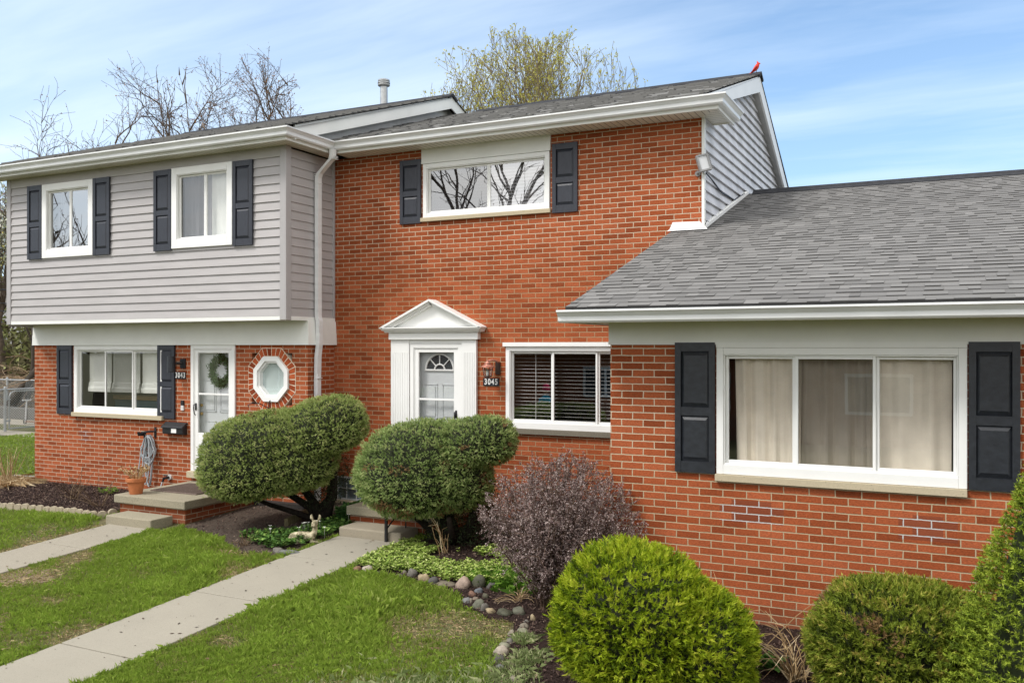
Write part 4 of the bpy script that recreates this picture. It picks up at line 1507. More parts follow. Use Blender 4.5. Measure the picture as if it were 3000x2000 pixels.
tag(mk("garden_hose", mb, simple("grey_hose", (.40, .43, .45), .5, .12, 30), smooth=True), "grey garden hose coiled in long loops against the left brick wall", "hose")
mb = MB()
mb.tube([(-11.14, LY, .285), (-11.14, LY - .02, .285)], .045, 14)
sp = tag(mk("spigot", mb, simple("pale_escutcheon", (.6, .6, .58), .5)), "outdoor water spigot with black fitting and pale round escutcheon", "spigot")
mb = MB()
mb.tube([(-11.14, LY - .02, .285), (-11.17, LY - .09, .275)], .020, 10)
mb.tube([(-11.17, LY - .09, .29), (-11.19, LY - .10, .22)], .017, 10)
mb.tube([(-11.20, LY - .07, .32), (-11.12, LY - .07, .32)], .012, 8)
mk("valve", mb, black_m, sp)

# mailbox
mbx = thing("mailbox", (-10.98, 10.3, .98), "small black wall mailbox with slanted lid and white sticker", "mailbox")
mb = MB()
mb.prism([(LY, .97), (LY - .10, .985), (LY - .105, 1.09), (LY, 1.13)], 0, -11.20, -10.765)
mk("box", mb, black_m, mbx, bevel=.01)
mb = MB()
mb.prism([(LY - .001, 1.165), (LY - .02, 1.168), (LY - .118, 1.10), (LY - .120, 1.075), (LY - .112, 1.075), (LY - .001, 1.138)], 0, -11.212, -10.752)
mk("lid", mb, black_m, mbx, bevel=.006)
mb = MB()
mb.quadv([(-11.00, LY - .1075, 1.005), (-10.89, LY - .1075, 1.005), (-10.885, LY - .109, 1.075), (-10.995, LY - .109, 1.075)])
mk("sticker", mb, digit_m, mbx)

# doorbell
db = thing("doorbell", (-10.855, 10.29, 1.43), "slim black and silver video doorbell beside the left unit's door", "doorbell")
mb = MB()
mb.box(-10.885, -10.825, LY - .025, LY, 1.435, 1.512)
mk("camera_head", mb, black_m, db, bevel=.004)
mb = MB()
mb.box(-10.885, -10.825, LY - .022, LY, 1.355, 1.434)
mk("body", mb, simple("silver_plastic", (.62, .62, .62), .4), db, bevel=.004)

# black cylinder wall lamp (left unit)
wl = thing("wall_lamp", (-10.9, 10.2, 2.1), "black cylinder wall lamp beside the shutter, above number 3043", "wall lamp")
mb = MB()
mb.box(-10.90, -10.79, LY - .02, LY, 2.02, 2.17)
mb.tube([(-10.85, LY - .02, 2.10), (-10.90, LY - .10, 2.10)], .02, 8)
mk("bracket", mb, black_m, wl)
mb = MB()
mb.lathe([(.055, 1.96), (.060, 1.965), (.060, 2.205), (.055, 2.21)], (-10.94, LY - .16, 0), 20)
mk("lamp_body", mb, shutter_m2, wl)

# copper lantern (middle unit)
ln = thing("wall_lantern", (-5.62, 10.8, 1.95), "copper-topped glass wall lantern above number 3045", "wall lamp")
lx, lyy = -5.66, MY - .17
mb = MB()
mb.lathe([(.012, 2.175), (.022, 2.165), (.012, 2.155), (.045, 2.140), (.050, 2.130), (.030, 2.128), (.062, 2.105), (.088, 2.090), (.098, 2.078), (.090, 2.076)], (lx, lyy, 0), 20)
mb.tube([(lx, lyy, 2.16), (lx + .04, lyy + .06, 2.175), (lx + .08, lyy + .12, 2.16), (lx + .10, MY - .01, 2.13)], .013, 7)
copper = simple("weathered_copper", (.50, .22, .16), .42, .25, 25, .5, metal=.5)
mk("lamp_cap", mb, copper, ln, smooth=True)
mb = MB()
mb.box(lx + .04, lx + .11, MY - .022, MY, 1.975, 2.15)
for k in range(6):
    a = math.pi * 2 * k / 6 + .3
    mb.tube([(lx + .070 * math.cos(a), lyy + .070 * math.sin(a), 2.075), (lx + .050 * math.cos(a), lyy + .050 * math.sin(a), 1.952)], .005, 5)
for z_, r_ in ((2.045, .066), (1.955, .052)):
    pts = [(lx + r_ * math.cos(a), lyy + r_ * math.sin(a), z_) for a in np.linspace(0, 2 * math.pi, 17)]
    mb.tube(pts, .006, 5, cap=False)
mb.lathe([(.052, 1.952), (.055, 1.947), (.030, 1.938), (.010, 1.932)], (lx, lyy, 0), 16)
mk("cage", mb, simple("dark_bronze", (.05, .032, .025), .4, .2, 20, .5, metal=.4), ln)
mb = MB()
mb.lathe([(.048, 1.955), (.066, 2.070)], (lx, lyy, 0), 16)
mk("lamp_glass", mb, glass_mat("lantern_glass", .12), ln)
mb = MB()
mb.lathe([(.010, 1.955), (.022, 1.975), (.026, 2.00), (.016, 2.03), (.004, 2.055)], (lx, lyy, 0), 12)
mk("bulb", mb, simple("white_bulb", (.8, .8, .76), .3, .02), ln, smooth=True)


def number_plate(x0, x1, z0, z1, Y, text, label):
    mb_ = MB()
    mb_.box(x0, x1, Y - .012, Y - .001, z0, z1)
    o = tag(mk("house_number", mb_, plate_m), label, "house number")
    cu = bpy.data.curves.new("digits", 'FONT')
    cu.body = text
    cu.size = (z1 - z0) * 1.02
    cu.extrude = .0015
    cu.offset = .0022
    cu.align_x = 'CENTER'
    cu.align_y = 'CENTER'
    cu.space_character = 1.22
    to = bpy.data.objects.new("tmp", cu)
    COL.objects.link(to)
    to.rotation_euler = (R(90), 0, 0)
    to.scale = (.80, 1, 1)
    bpy.context.view_layer.update()
    dg = bpy.context.evaluated_depsgraph_get()
    me = bpy.data.meshes.new_from_object(to.evaluated_get(dg))
    me.transform(Matrix.Translation(((x0 + x1) / 2, Y - .0145, (z0 + z1) / 2)) @ to.matrix_world)
    bpy.data.objects.remove(to)
    me.name = "digits"
    me.materials.clear()
    me.materials.append(digit_m)
    d = bpy.data.objects.new("digits", me)
    COL.objects.link(d)
    adopt(d, o)


number_plate(-5.815, -5.565, 1.815, 1.925, MY, "3045", "black house number plate reading 3045 under the copper lantern")
number_plate(-11.012, -10.788, 1.850, 1.962, LY, "3043", "black house number plate reading 3043 beside the dark shutter")

# wreath between the storm door and the inner door
wr = thing("wreath", (-10.12, 10.38, 2.0), "green leafy wreath hanging on the left unit's front door", "wreath")
cx_, cz_ = -10.13, 1.985
N = 2600
th_ = rng.uniform(0, 2 * np.pi, N)
rad_ = .175 + rng.normal(0, .033, N)
c0 = np.stack([cx_ + rad_ * np.cos(th_), np.full(N, LY + .075) + rng.normal(0, .016, N), cz_ + rad_ * np.sin(th_) * 1.08], 1)


def leaf_tris(c, d, length, width, r):
    """triangular leaves: centre points c, directions d"""
    n = len(c)
    d = d / np.linalg.norm(d, axis=1, keepdims=True)
    s_ = np.cross(d, r.normal(size=(n, 3)))
    s_ /= np.linalg.norm(s_, axis=1, keepdims=True) + 1e-9
    L1 = (length * r.uniform(.6, 1.3, n))[:, None]
    w1 = (width * r.uniform(.7, 1.3, n))[:, None]
    v = np.empty((n, 3, 3))
    v[:, 0] = c - s_ * w1 * .5
    v[:, 1] = c + s_ * w1 * .5
    v[:, 2] = c + d * L1
    return v.reshape(-1, 3)


dd = np.stack([np.cos(th_) + .9 * np.sin(th_), rng.normal(-.4, .5, N), np.sin(th_) - .9 * np.cos(th_)], 1) + rng.normal(0, .5, (N, 3))
mesh_np("leaves", leaf_tris(c0, dd, .04, .016, rng), 3, attr_mat("wreath_leaf", [(0, (.03, .06, .02)), (.6, (.07, .14, .05)), (1, (.14, .22, .09))], .7, .1, 20, .2), wr, rng.random(N))

# floodlight on the corner with its cable
fl = thing("floodlight", (-2.78, 10.87, 4.6), "grey finned floodlight on the upper corner of the middle unit", "floodlight")
mb = MB()
M3 = Matrix.Translation((-2.70, MY - .12, 4.605)) @ Matrix.Rotation(R(-16), 4, 'Y') @ Matrix.Rotation(R(30), 4, 'Z')
def tbox(mb_, Mx, x0, x1, y0, y1, z0, z1):
    k = len(mb_.v)
    mb_.box(x0, x1, y0, y1, z0, z1)
    for q in range(k, len(mb_.v)):
        v_ = Mx @ Vector(mb_.v[q])
        mb_.v[q] = tuple(v_)
tbox(mb, M3, -.075, .075, -.02, .03, -.105, -.085)
tbox(mb, M3, -.075, .075, -.02, .03, .085, .105)
tbox(mb, M3, -.075, -.055, -.02, .03, -.085, .085)
tbox(mb, M3, .055, .075, -.02, .03, -.085, .085)
tbox(mb, M3, -.06, .06, .03, .055, -.09, .09)
for k in range(8):
    tbox(mb, M3, -.05, .05, .055, .085, -.085 + k * .022, -.078 + k * .022)
    tbox(mb, M3, .075, .095, -.01, .05, -.085 + k * .022, -.078 + k * .022)
mb.tube([(-2.80, MY, 4.50), (-2.80, MY - .05, 4.50), (-2.72, MY - .09, 4.52)], .014, 6)
mb.lathe([(.035, 0), (.035, .02)], (0, 0, 0), 12)
for q in range(len(mb.v) - 24, len(mb.v)):
    x_, y_, z_ = mb.v[q]
    mb.v[q] = (-2.80 + x_, MY - z_, 4.50 + y_)
mk("lamp_housing", mb, simple("grey_cast_metal", (.25, .25, .25), .5, .15, 20, .4), fl)
mb = MB()
tbox(mb, M3, -.055, .055, -.005, .0, -.085, .085)
mk("lens", mb, simple("lamp_lens", (.55, .56, .57), .15, .05, 9, .6), fl)
mb = MB()
mb.tube([(-2.70, MY + .0, 4.50), (MX1 + .04, MY + .35, 4.47), (MX1 + .03, MY + .9, 4.40), (MX1 + .03, 12.6, 4.42), (MX1 + .025, 13.3, 4.62)], .009, 6)
tag(mk("cable", mb, black_m), "thin black cable sagging across the white gable siding below the floodlight", "cable")


# plant hook under the octagon window
mb = MB()
mb.tube([(-9.05, LY, 1.56), (-9.05, LY - .05, 1.56), (-9.05, LY - .05, 1.40)], .007, 5)
mb.tube([(-9.05, LY - .05, 1.44), (-9.15, LY - .16, 1.52), (-9.22, LY - .24, 1.53), (-9.26, LY - .28, 1.50), (-9.25, LY - .27, 1.47)], .007, 5)
tag(mk("plant_hook", mb, black_m), "curled black iron plant hook under the octagonal window", "hook")

# ================================================================== BIRDS AND STATUE
def bird(name, loc, sc, yaw, mat, crest, label, cat="bird"):
    t = thing(name, loc, label, cat)
    t.rotation_euler = (0, 0, yaw)
    mb_ = MB()
    # one continuous body from tail tip to beak, leaning upright
    pts = [(-.105, 0, -.015), (-.075, 0, .005), (-.045, 0, .028), (-.018, 0, .055), (.004, 0, .085), (.018, 0, .112), (.028, 0, .132), (.040, 0, .142), (.052, 0, .140), (.066, 0, .134)]
    rad = [.007, .010, .022, .034, .036, .030, .024, .020, .010, .001]
    mb_.tube(pts, rad, 12)
    if crest:
        mb_.tube([(.028, 0, .145), (.018, 0, .165), (.006, 0, .186)], [.017, .010, .001], 8)
    mb_.v = [(x * sc, y * sc * .92, z * sc) for x, y, z in mb_.v]
    body = mk("body", mb_, mat, None, smooth=True)
    body.parent = t
    mb_ = MB()
    for s_ in (-1, 1):
        mb_.tube([(-.085, s_ * .012, .004), (-.05, s_ * .026, .030), (-.01, s_ * .035, .068), (.008, s_ * .032, .095)], [.003, .009, .013, .006], 6)
    mb_.v = [(x * sc, y * sc, z * sc) for x, y, z in mb_.v]
    w = mk("wings", mb_, simple(name + "_wing", tuple(c * .45 for c in (mat['c'] if 'c' in mat else (.3, .3, .3))), .8), None, smooth=True)
    w.parent = t
    mb_ = MB()
    for s_ in (-1, 1):
        mb_.tube([(.0, s_ * .012, .045), (.004, s_ * .013, .0)], .003, 5)
        mb_.tube([(-.008, s_ * .013, .0), (.016, s_ * .015, .001)], .0025, 5)
    mb_.v = [(x * sc, y * sc, z * sc) for x, y, z in mb_.v]
    lg = mk("legs", mb_, simple(name + "_leg", (.12, .08, .06), .7), None)
    lg.parent = t
    return t


red_m = simple("cardinal_red", (.62, .04, .02), .7, .15, 40)
red_m['c'] = (.5, .04, .03)
bird("cardinal", (-2.66, 13.9, MRZ + .035), .95, R(15), red_m, True, "red crested bird perched on the peak of the gable roof")
gry_m = simple("robin_brown", (.16, .13, .11), .8, .2, 40)
gry_m['c'] = (.16, .13, .11)
bird("robin", (-13.95, 13.78, zl1 + .01), .95, R(160), gry_m, False, "small grey-brown bird standing on the left roof against the sky")

# lying fawn statue
fawn = thing("fawn_statue", (-7.15, 8.75, gz(8.75)), "mossy cream concrete statue of a lying fawn beside the walk", "statue")
fm, nt, bs, out = new_mat("mossy_cast_stone")
p = pos(nt)
c = ramp(nt, noise(nt, p, 16, 5, .65), [(.36, (.56, .50, .36)), (.47, (.44, .38, .25)), (.56, (.17, .15, .09))])
nt.links.new(c, bs.inputs['Base Color'])
bs.inputs['Roughness'].default_value = .9
bump(nt, bs, noise(nt, p, 90, 4), .5, .004)
mb = MB()
g0 = gz(8.75)
ax = Vector((.80, .40, 0)).normalized()     # body runs along this
pr_ = Vector((-ax.y, ax.x, 0))
def fp(a, b, z):
    v_ = Vector((-7.15, 8.72, g0)) + ax * a + pr_ * b + Vector((0, 0, z))
    return (v_.x, v_.y, v_.z)
mb.tube([fp(-.20, 0, .045), fp(-.15, 0, .075), fp(-.06, 0, .085), fp(.04, 0, .085), fp(.11, 0, .090)], [.02, .055, .065, .062, .05], 14)
mb.tube([fp(.09, 0, .085), fp(.125, 0, .14), fp(.135, 0, .20), fp(.135, 0, .235)], [.052, .036, .030, .030], 12)
hd = Vector(fp(.135, 0, .25))
look = Vector((.25, -.95, -.12)).normalized()    # head turned to the walk
mb.tube([hd - look * .035, hd, hd + look * .03, hd + look * .065 - Vector((0, 0, .012)), hd + look * .088 - Vector((0, 0, .02))], [.020, .040, .038, .026, .014], 12)
sd_ = look.cross(Vector((0, 0, 1))).normalized()
for s_ in (-1, 1):
    e0 = hd + sd_ * s_ * .030 + Vector((0, 0, .022)) - look * .012
    mb.tube([e0, e0 + sd_ * s_ * .022 + Vector((0, 0, .035)), e0 + sd_ * s_ * .026 + Vector((0, 0, .065)), e0 + sd_ * s_ * .018 + Vector((0, 0, .085))], [.010, .020, .015, .003], 8)
    mb.tube([fp(.08, -s_ * .035, .03), fp(.15, -s_ * .045, .022), fp(.21, -s_ * .035, .014)], [.024, .017, .014], 8)
    mb.tube([fp(-.12, -s_ * .05, .04), fp(-.03, -s_ * .085, .028), fp(-.09, -s_ * .095, .014)], [.034, .020, .013], 8)
fb = mk("body", mb, fm, fawn, smooth=True)
rm = fb.modifiers.new("fuse", 'REMESH')
rm.mode = 'VOXEL'
rm.voxel_size = .006
rm.use_smooth_shade = True
for s_ in (-1, 1):
    mb = MB()
    mb.blob(tuple(hd + sd_ * s_ * .033 + look * .022 + Vector((0, 0, .008))), .006, .006, .006, 1, 8, 6, 0)
    mk("eye", mb, black_m, fawn, smooth=True)

# ================================================================== STONES
STONE = {'orange': (.42, .20, .10), 'slate': (.10, .115, .14), 'pale': (.50, .43, .36), 'darkbrown': (.10, .08, .06), 'dgrey': (.10, .10, .10), 'gtan': (.30, .26, .20), 'grey': (.20, .19, .175), 'olive': (.16, .16, .09), 'tan': (.50, .38, .20), 'rust': (.30, .12, .07), 'flat': (.24, .20, .14), 'pink': (.48, .33, .27), 'dolive': (.10, .11, .06), 'blue': (.14, .18, .24), 'bgrey': (.20, .23, .25), 'ggreen': (.17, .19, .13), 'pinktan': (.46, .34, .26), 'mossy': (.34, .36, .24)}
stone_mats = {}
def stone_mat(k):
    if k not in stone_mats:
        c_ = STONE[k]
        g_ = sum(c_) / 3
        c_ = tuple((x * .62 + g_ * .38 * w_) * .60 for x, w_ in zip(c_, (1.18, 1.0, .72)))
        m_, nt_, bs_, _ = new_mat("stone_" + k)
        p_ = pos(nt_)
        cc = ramp(nt_, noise(nt_, p_, 22, 5, .65), [(.3, tuple(x * .6 for x in c_)), (.5, c_), (.72, tuple(min(1, x * 1.3) for x in c_))])
        nt_.links.new(cc, bs_.inputs['Base Color'])
        bs_.inputs['Roughness'].default_value = .8
        bump(nt_, bs_, noise(nt_, p_, 70, 4), .35, .004)
        stone_mats[k] = m_
    return stone_mats[k]
STONES = [
 (-5.836, 7.992, .083, .060, 'orange', "small orange stone at the walk end of the rock border"),
 (-5.904, 8.171, .056, .042, 'orange', "tiny orange stone behind the first, beside the walk"),
 (-5.856, 8.208, .057, .047, 'slate', "small blue-black stone behind the pale boulder beside the walk"),
 (-5.675, 7.957, .120, .105, 'pale', "speckled pinkish white round stone nearest the walk"),
 (-5.534, 7.933, .181, .03, 'darkbrown', "flat dark brown slab between the white stone and the grey ones"),
 (-5.346, 8.108, .055, .064, 'dgrey', "upright dark stone at the edge of the ground cover"),
 (-5.279, 8.086, .059, .050, 'gtan', "small beige pebble between two grey stones"),
 (-5.158, 8.038, .112, .085, 'grey', "smooth grey egg-shaped stone under the ground cover"),
 (-5.255, 7.950, .107, .049, 'olive', "low mossy olive stone sunk in the grass"),
 (-4.950, 7.933, .115, .100, 'tan', "golden tan round stone, brightest of the border"),
 (-4.819, 7.895, .118, .075, 'dgrey', "tilted charcoal stone leaning beside the golden one"),
 (-4.850, 8.099, .080, .062, 'rust', "rough red-brown stone behind the charcoal one"),
 (-4.688, 7.888, .242, .04, 'flat', "long flat tan slab before the pink boulder"),
 (-4.452, 7.882, .150, .120, 'pink', "large pink granite boulder of the border"),
 (-4.313, 7.968, .125, .137, 'dolive', "tall pointed dark olive stone beside the pink boulder"),
 (-4.177, 7.994, .111, .073, 'dgrey', "dark grey stone right of the pointed olive one"),
 (-4.233, 7.828, .084, .063, 'blue', "slate blue stone in front of the pointed olive one"),
 (-4.241, 7.712, .083, .058, 'rust', "rusty brown stone at the inner turn of the border"),
 (-4.193, 7.514, .080, .065, 'bgrey', "blue-grey stone at the lawn side of the turn"),
 (-4.155, 7.530, .049, .057, 'gtan', "small grey-tan stone tucked beside the blue-grey one"),
 (-4.155, 7.624, .057, .041, 'pinktan', "small pinkish pebble between the rusty and green stones"),
 (-4.010, 7.408, .110, .096, 'ggreen', "large grey-green stone at the corner of the bed"),
 (-4.091, 7.705, .058, .062, 'olive', "little olive stone standing inside the bed"),
 (-3.931, 7.378, .071, .087, 'grey', "upright grey stone next to the grey-green one"),
 (-3.849, 7.349, .086, .063, 'tan', "angular tan stone left of the long dark one"),
 (-3.706, 7.335, .150, .058, 'dolive', "long low loaf-shaped dark olive stone"),
 (-3.586, 7.410, .109, .086, 'ggreen', "rough dark green stone behind the loaf-shaped one"),
 (-3.399, 7.320, .050, .069, 'tan', "small upright brown stone below the bare shrub stems"),
 (-3.420, 7.230, .053, .034, 'grey', "little grey stone in front of the upright brown one"),
 (-3.389, 7.106, .075, .055, 'gtan', "beige grey stone in the row along the lawn"),
 (-3.345, 6.988, .088, .060, 'mossy', "mossy olive stone in the row along the lawn"),
 (-3.400, 6.880, .075, .075, 'gtan', "long brownish stone sloping down the row along the lawn"),
 (-3.349, 6.747, .078, .057, 'grey', "cracked grey stone halfway down the row along the lawn"),
 (-3.354, 6.640, .100, .049, 'mossy', "pale green lichen covered stone in the row along the lawn"),
 (-3.746, 8.028, .101, .100, 'gtan', "blocky brown stone beside the shrub stems"),
 (-3.672, 8.059, .050, .060, 'gtan', "narrow tan stone touching the blocky brown one"),
 (-4.463, 8.701, .167, .03, 'darkbrown', "flat grey-brown stepping stone amid the ground cover"),
 (-3.297, 6.476, .110, .085, 'pale', "round tan stone with speckles near the end of the row"),
 (-3.250, 6.343, .095, .060, 'dgrey', "smooth black stone below the round tan one"),
 (-3.184, 6.241, .072, .045, 'bgrey', "pale grey flat stone near the end of the row"),
 (-2.974, 6.058, .069, .058, 'gtan', "brown-grey stone at the bottom edge of the photograph"),
 (-2.852, 6.180, .070, .047, 'tan', "small tan stone in tufted grass by the bottom edge"),
 (-7.123, 8.197, .125, .095, 'grey', "two-toned grey stone behind the crescent stone by the walk"),
 (-6.975, 8.215, .225, .070, 'bgrey', "crescent-shaped dark grey stone on the walk edge before the fawn"),
]
for i, (x, y, w, h, k, lab) in enumerate(STONES):
    mb = MB()
    d = w * (.75 if h > .035 else .8)
    rot = random.Random(i).uniform(-.4, .4)
    if i == len(STONES) - 1:
        rot = .25
        d = .09
    mb.blob((0, 0, 0), w * .56, d * .56, h * .66, i, 14, 9, .19 if h > .05 else .08, rot)
    o = mk("stone", mb, stone_mat(k), smooth=True)
    o.location = (x, y + d * .35, gz(y) + h * .26 + (.0 if h > .035 else .008))
    tag(o, lab, "stone", "stones edging the beds")

# scalloped concrete edging in the left bed
ED = [(-13.6, 8.52), (-13.47, 8.53), (-13.34, 8.54), (-13.21, 8.55), (-13.08, 8.56), (-12.95, 8.57), (-12.82, 8.575), (-12.69, 8.58), (-12.55, 8.593), (-12.41, 8.612), (-12.27, 8.630), (-12.13, 8.648), (-11.99, 8.66), (-11.85, 8.67), (-11.71, 8.68), (-11.58, 8.688), (-11.45, 8.70), (-11.32, 8.705), (-11.19, 8.705), (-11.05, 8.70), (-10.91, 8.70), (-10.79, 8.76), (-10.74, 8.89)]
edg = concrete_mat("edging_concrete", (.42, .36, .26), .25, .3, .6, .4)
mb = MB()
prof = [(-.062, -.08), (.062, -.08), (.062, .045)] + [(.062 * math.cos(a), .045 + .055 * math.sin(a)) for a in np.linspace(.25, math.pi - .25, 9)] + [(-.062, .045)]
mb.prism(prof, 1, -.028, .028)
e0 = mk("edging_block", mb, edg, bevel=.006)
for i, (x, y) in enumerate(ED):
    o = e0 if i == 0 else e0.copy()
    if i:
        COL.objects.link(o)
    a, b = ED[max(0, i - 1)], ED[min(len(ED) - 1, i + 1)]
    o.rotation_euler = (random.uniform(-.05, .05), random.uniform(-.04, .04), math.atan2(b[1] - a[1], b[0] - a[0]))
    o.location = (x, y, gz(y) + random.uniform(.0, .02))
    tag(o, "scalloped concrete edging block in the curved row round the left mulch bed", "edging block", "scalloped edging blocks")
# edging stones at the house corner and the timber
for i, (x, y, w, lab) in enumerate(((-14.80, 10.30, .30, "grey edging stone left of the brick corner, farther from the wall"), (-14.52, 10.33, .26, "grey edging stone touching the left brick corner"))):
    mb = MB()
    mb.box(x - w / 2, x + w / 2, y - .05, y + .05, -.05, .085)
    tag(mk("edging_stone", mb, concrete_mat("edge_stone" + str(i), (.28, .26, .22), .3, .3, .6, .5), bevel=.02), lab, "edging block", "edging stones by the corner")
mb = MB()
v0, v1 = Vector((-7.93, 9.30, 0)), Vector((-8.12, 10.16, 0))
dv_ = (v1 - v0).normalized()
nv_ = Vector((-dv_.y, dv_.x, 0)) * .03
pts8 = [v0 - nv_, v0 + nv_, v1 + nv_, v1 - nv_]
k = len(mb.v)
mb.v += [(q.x, q.y, gz(q.y) - .02) for q in pts8] + [(q.x, q.y, gz(q.y) + .11) for q in pts8]
for q in ((4, 5, 6, 7), (0, 1, 5, 4), (1, 2, 6, 5), (2, 3, 7, 6), (3, 0, 4, 7)):
    mb.f.append(tuple(k + i for i in q))
    mb.r.append(.5)
tag(mk("landscape_timber", mb, simple("mossy_timber", (.13, .11, .06), .9, .4, 20, .1, .5), bevel=.008), "mossy old landscape timber bordering the bare dirt patch", "timber")
mb = MB()
mb.box(-9.27, -8.34, 10.16, 10.285, -.1, .075)
tag(mk("dirt_curb", mb, simple("dark_wet_timber", (.045, .04, .037), .9, .3, 20, .1, .3)), "dark curb against the brick wall behind the bare dirt patch", "curb")


# ================================================================== PLANTS
def unit(n, r):
    d = r.normal(size=(n, 3))
    return d / np.linalg.norm(d, axis=1, keepdims=True)


def lump(d, seed, f=3.0):
    a = np.random.default_rng(seed).uniform(0, 6.28, 12)
    x, y, z = d[:, 0], d[:, 1], d[:, 2]
    return (np.sin(f * x + a[0]) * np.cos(f * y + a[1]) + np.sin(f * 1.7 * z + a[2] + x * 2) * .7 + np.sin(f * 2.6 * x + a[3]) * np.sin(f * 2.3 * y + a[4] + z * 3) * .5
            + np.sin(f * 5 * y + a[5]) * np.sin(f * 4.4 * z + a[6]) * .35 + np.sin(f * 9 * x + a[7] + y * 4) * np.sin(f * 8 * z + a[8]) * .25)


def sq(d, p=2.5):
    """shears leave flatter faces than an ellipsoid has"""
    a = np.abs(d)
    q = (a ** p).sum(1) ** (-1 / p)
    e = (a ** 2).sum(1) ** -.5
    return 1 + .8 * (q / e - 1)


def shrub_shape(axes, center, n, seed, r, under=.6, lumpy=.035, inner=.0, f=3.0, tuft=.0, tuftf=20):
    """points and outward normals on a lumpy ellipsoid; axes: 3 vectors (columns)"""
    A = np.array(axes).T
    d = unit(n, r)
    d[:, 2] = np.where(d[:, 2] < 0, d[:, 2] * under, d[:, 2])
    tf = lump(d, seed + 1, tuftf)
    k = (1 + lumpy * lump(d, seed, f) + tuft * tf) * sq(d)
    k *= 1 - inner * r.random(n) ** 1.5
    k *= 1 + np.where(r.random(n) < .025, r.uniform(.01, .07, n), 0)
    p_ = (A @ (d * k[:, None]).T).T + np.array(center)
    nn = (np.linalg.inv(A).T @ d.T).T
    nn /= np.linalg.norm(nn, axis=1, keepdims=True)
    return p_, nn, tf * .5 + (k / sq(d) - 1) * 2.0  # third value: tone that paints hollows dark and tufts light


def hull(parent, lobes, seed, mat, under, lumpy, scale=.9, f=3.0, name="inner_branches"):
    mb_ = MB()
    for axes, center in lobes:
        A = np.array(axes).T
        n, m = 48, 30
        ds = []
        for i in range(m + 1):
            fi = math.pi * i / m
            for j in range(n):
                t = 2 * math.pi * j / n
                ds.append((math.sin(fi) * math.cos(t), math.sin(fi) * math.sin(t), math.cos(fi)))
        d = np.array(ds)
        d[:, 2] = np.where(d[:, 2] < 0, d[:, 2] * under, d[:, 2])
        k = (1 + lumpy * lump(d, seed, f)) * scale * sq(d)
        v = (A @ (d * k[:, None]).T).T + np.array(center)
        o_ = len(mb_.v)
        mb_.v += [tuple(q) for q in v]
        for i in range(m):
            for j in range(n):
                a, b = o_ + i * n + j, o_ + i * n + (j + 1) % n
                mb_.f.append((a, a + n, b + n, b))
                mb_.r.append(.5)
    return mk(name, mb_, mat, parent, smooth=True)


def evergreen(name, loc, lobes, label, stops, nspr, leaf_len, leaf_w, seed, under=.6, lumpy=.035, per=5, spread=.75, up=.25, f=3.0, tr=.18, hullscale=.9, group=None, nscale=5, inner=.10, spray=0, tuft=.022, tuftf=17, brown=True, cat="shrub"):
    r = np.random.default_rng(seed)
    t = thing(name, loc, label, cat, group)
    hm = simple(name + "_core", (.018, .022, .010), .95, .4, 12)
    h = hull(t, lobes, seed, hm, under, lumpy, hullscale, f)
    ar = [np.linalg.norm(np.array(ax_), axis=1) for ax_, _ in lobes]
    ar = np.array([q[0] * q[1] + q[1] * q[2] + q[0] * q[2] for q in ar])
    P0, N0, K0 = [], [], []
    for li, (ax_, ce_) in enumerate(lobes):
        a_, b_, c_ = shrub_shape(ax_, ce_, int(nspr * ar[li] / ar.sum()), seed + li, r, under, lumpy, inner, f, tuft, tuftf)
        keep = np.ones(len(a_), bool)
        for lj, (ax2, ce2) in enumerate(lobes):
            if lj != li:
                qq = (np.linalg.inv(np.array(ax2).T) @ (a_ - np.array(ce2)).T).T
                qq[:, 2] = np.where(qq[:, 2] < 0, qq[:, 2] / under, qq[:, 2])
                keep &= (qq ** 2).sum(1) > .78
        P0.append(a_[keep])
        N0.append(b_[keep])
        K0.append(c_[keep])
    p_, nn, k = np.concatenate(P0), np.concatenate(N0), np.concatenate(K0)
    nspr = len(p_)
    sd_ = nn + r.normal(0, .45, nn.shape) + np.array([0, 0, up])
    sd_ /= np.linalg.norm(sd_, axis=1, keepdims=True)
    P_ = np.repeat(p_, per, 0)
    D_ = np.repeat(sd_, per, 0)
    tt = np.tile(np.linspace(0, 1, per), nspr)[:, None]
    P_ = P_ + D_ * tt * leaf_len * 1.1 - D_ * leaf_len * .5
    if spray:
        # flat fan-shaped sprays: leaflets leave the stem left and right in one plane
        sv2 = np.cross(sd_, r.normal(size=sd_.shape) + nn)
        sv2 /= np.linalg.norm(sv2, axis=1, keepdims=True) + 1e-9
        sg = np.tile(np.where(np.arange(per) % 2 == 0, 1.0, -1.0), nspr)[:, None] * (1.15 - tt)
        LD = D_ + np.repeat(sv2, per, 0) * sg * spray + r.normal(0, spread, D_.shape)
    else:
        LD = D_ + r.normal(0, spread, D_.shape)
    v = leaf_tris(P_, LD, leaf_len, leaf_w, r)
    q = np.clip(np.repeat(r.normal(.5, .17, nspr), per) + r.normal(0, .12, nspr * per) + np.repeat(k * .42, per), 0, 1)  # shade painted into leaf tone: hollows darker, raised tufts lighter
    if brown:
        bl = lump(nn, seed + 9, 4.2)
        bq = (bl > 1.25) & (r.random(nspr) < .65)
        q = np.where(np.repeat(bq, per), 1.0, np.clip(q, 0, .9))
        stops = [(p_s * .9, c_s) for p_s, c_s in stops] + [(.955, stops[-1][1]), (1.0, (.30, .19, .085))]
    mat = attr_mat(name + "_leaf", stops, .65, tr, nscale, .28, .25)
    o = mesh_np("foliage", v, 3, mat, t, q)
    return t, o


yew_stops = [(0, (.035, .045, .012)), (.14, (.13, .170, .036)), (.42, (.25, .325, .080)), (.75, (.37, .45, .145)), (1, (.46, .47, .19))]
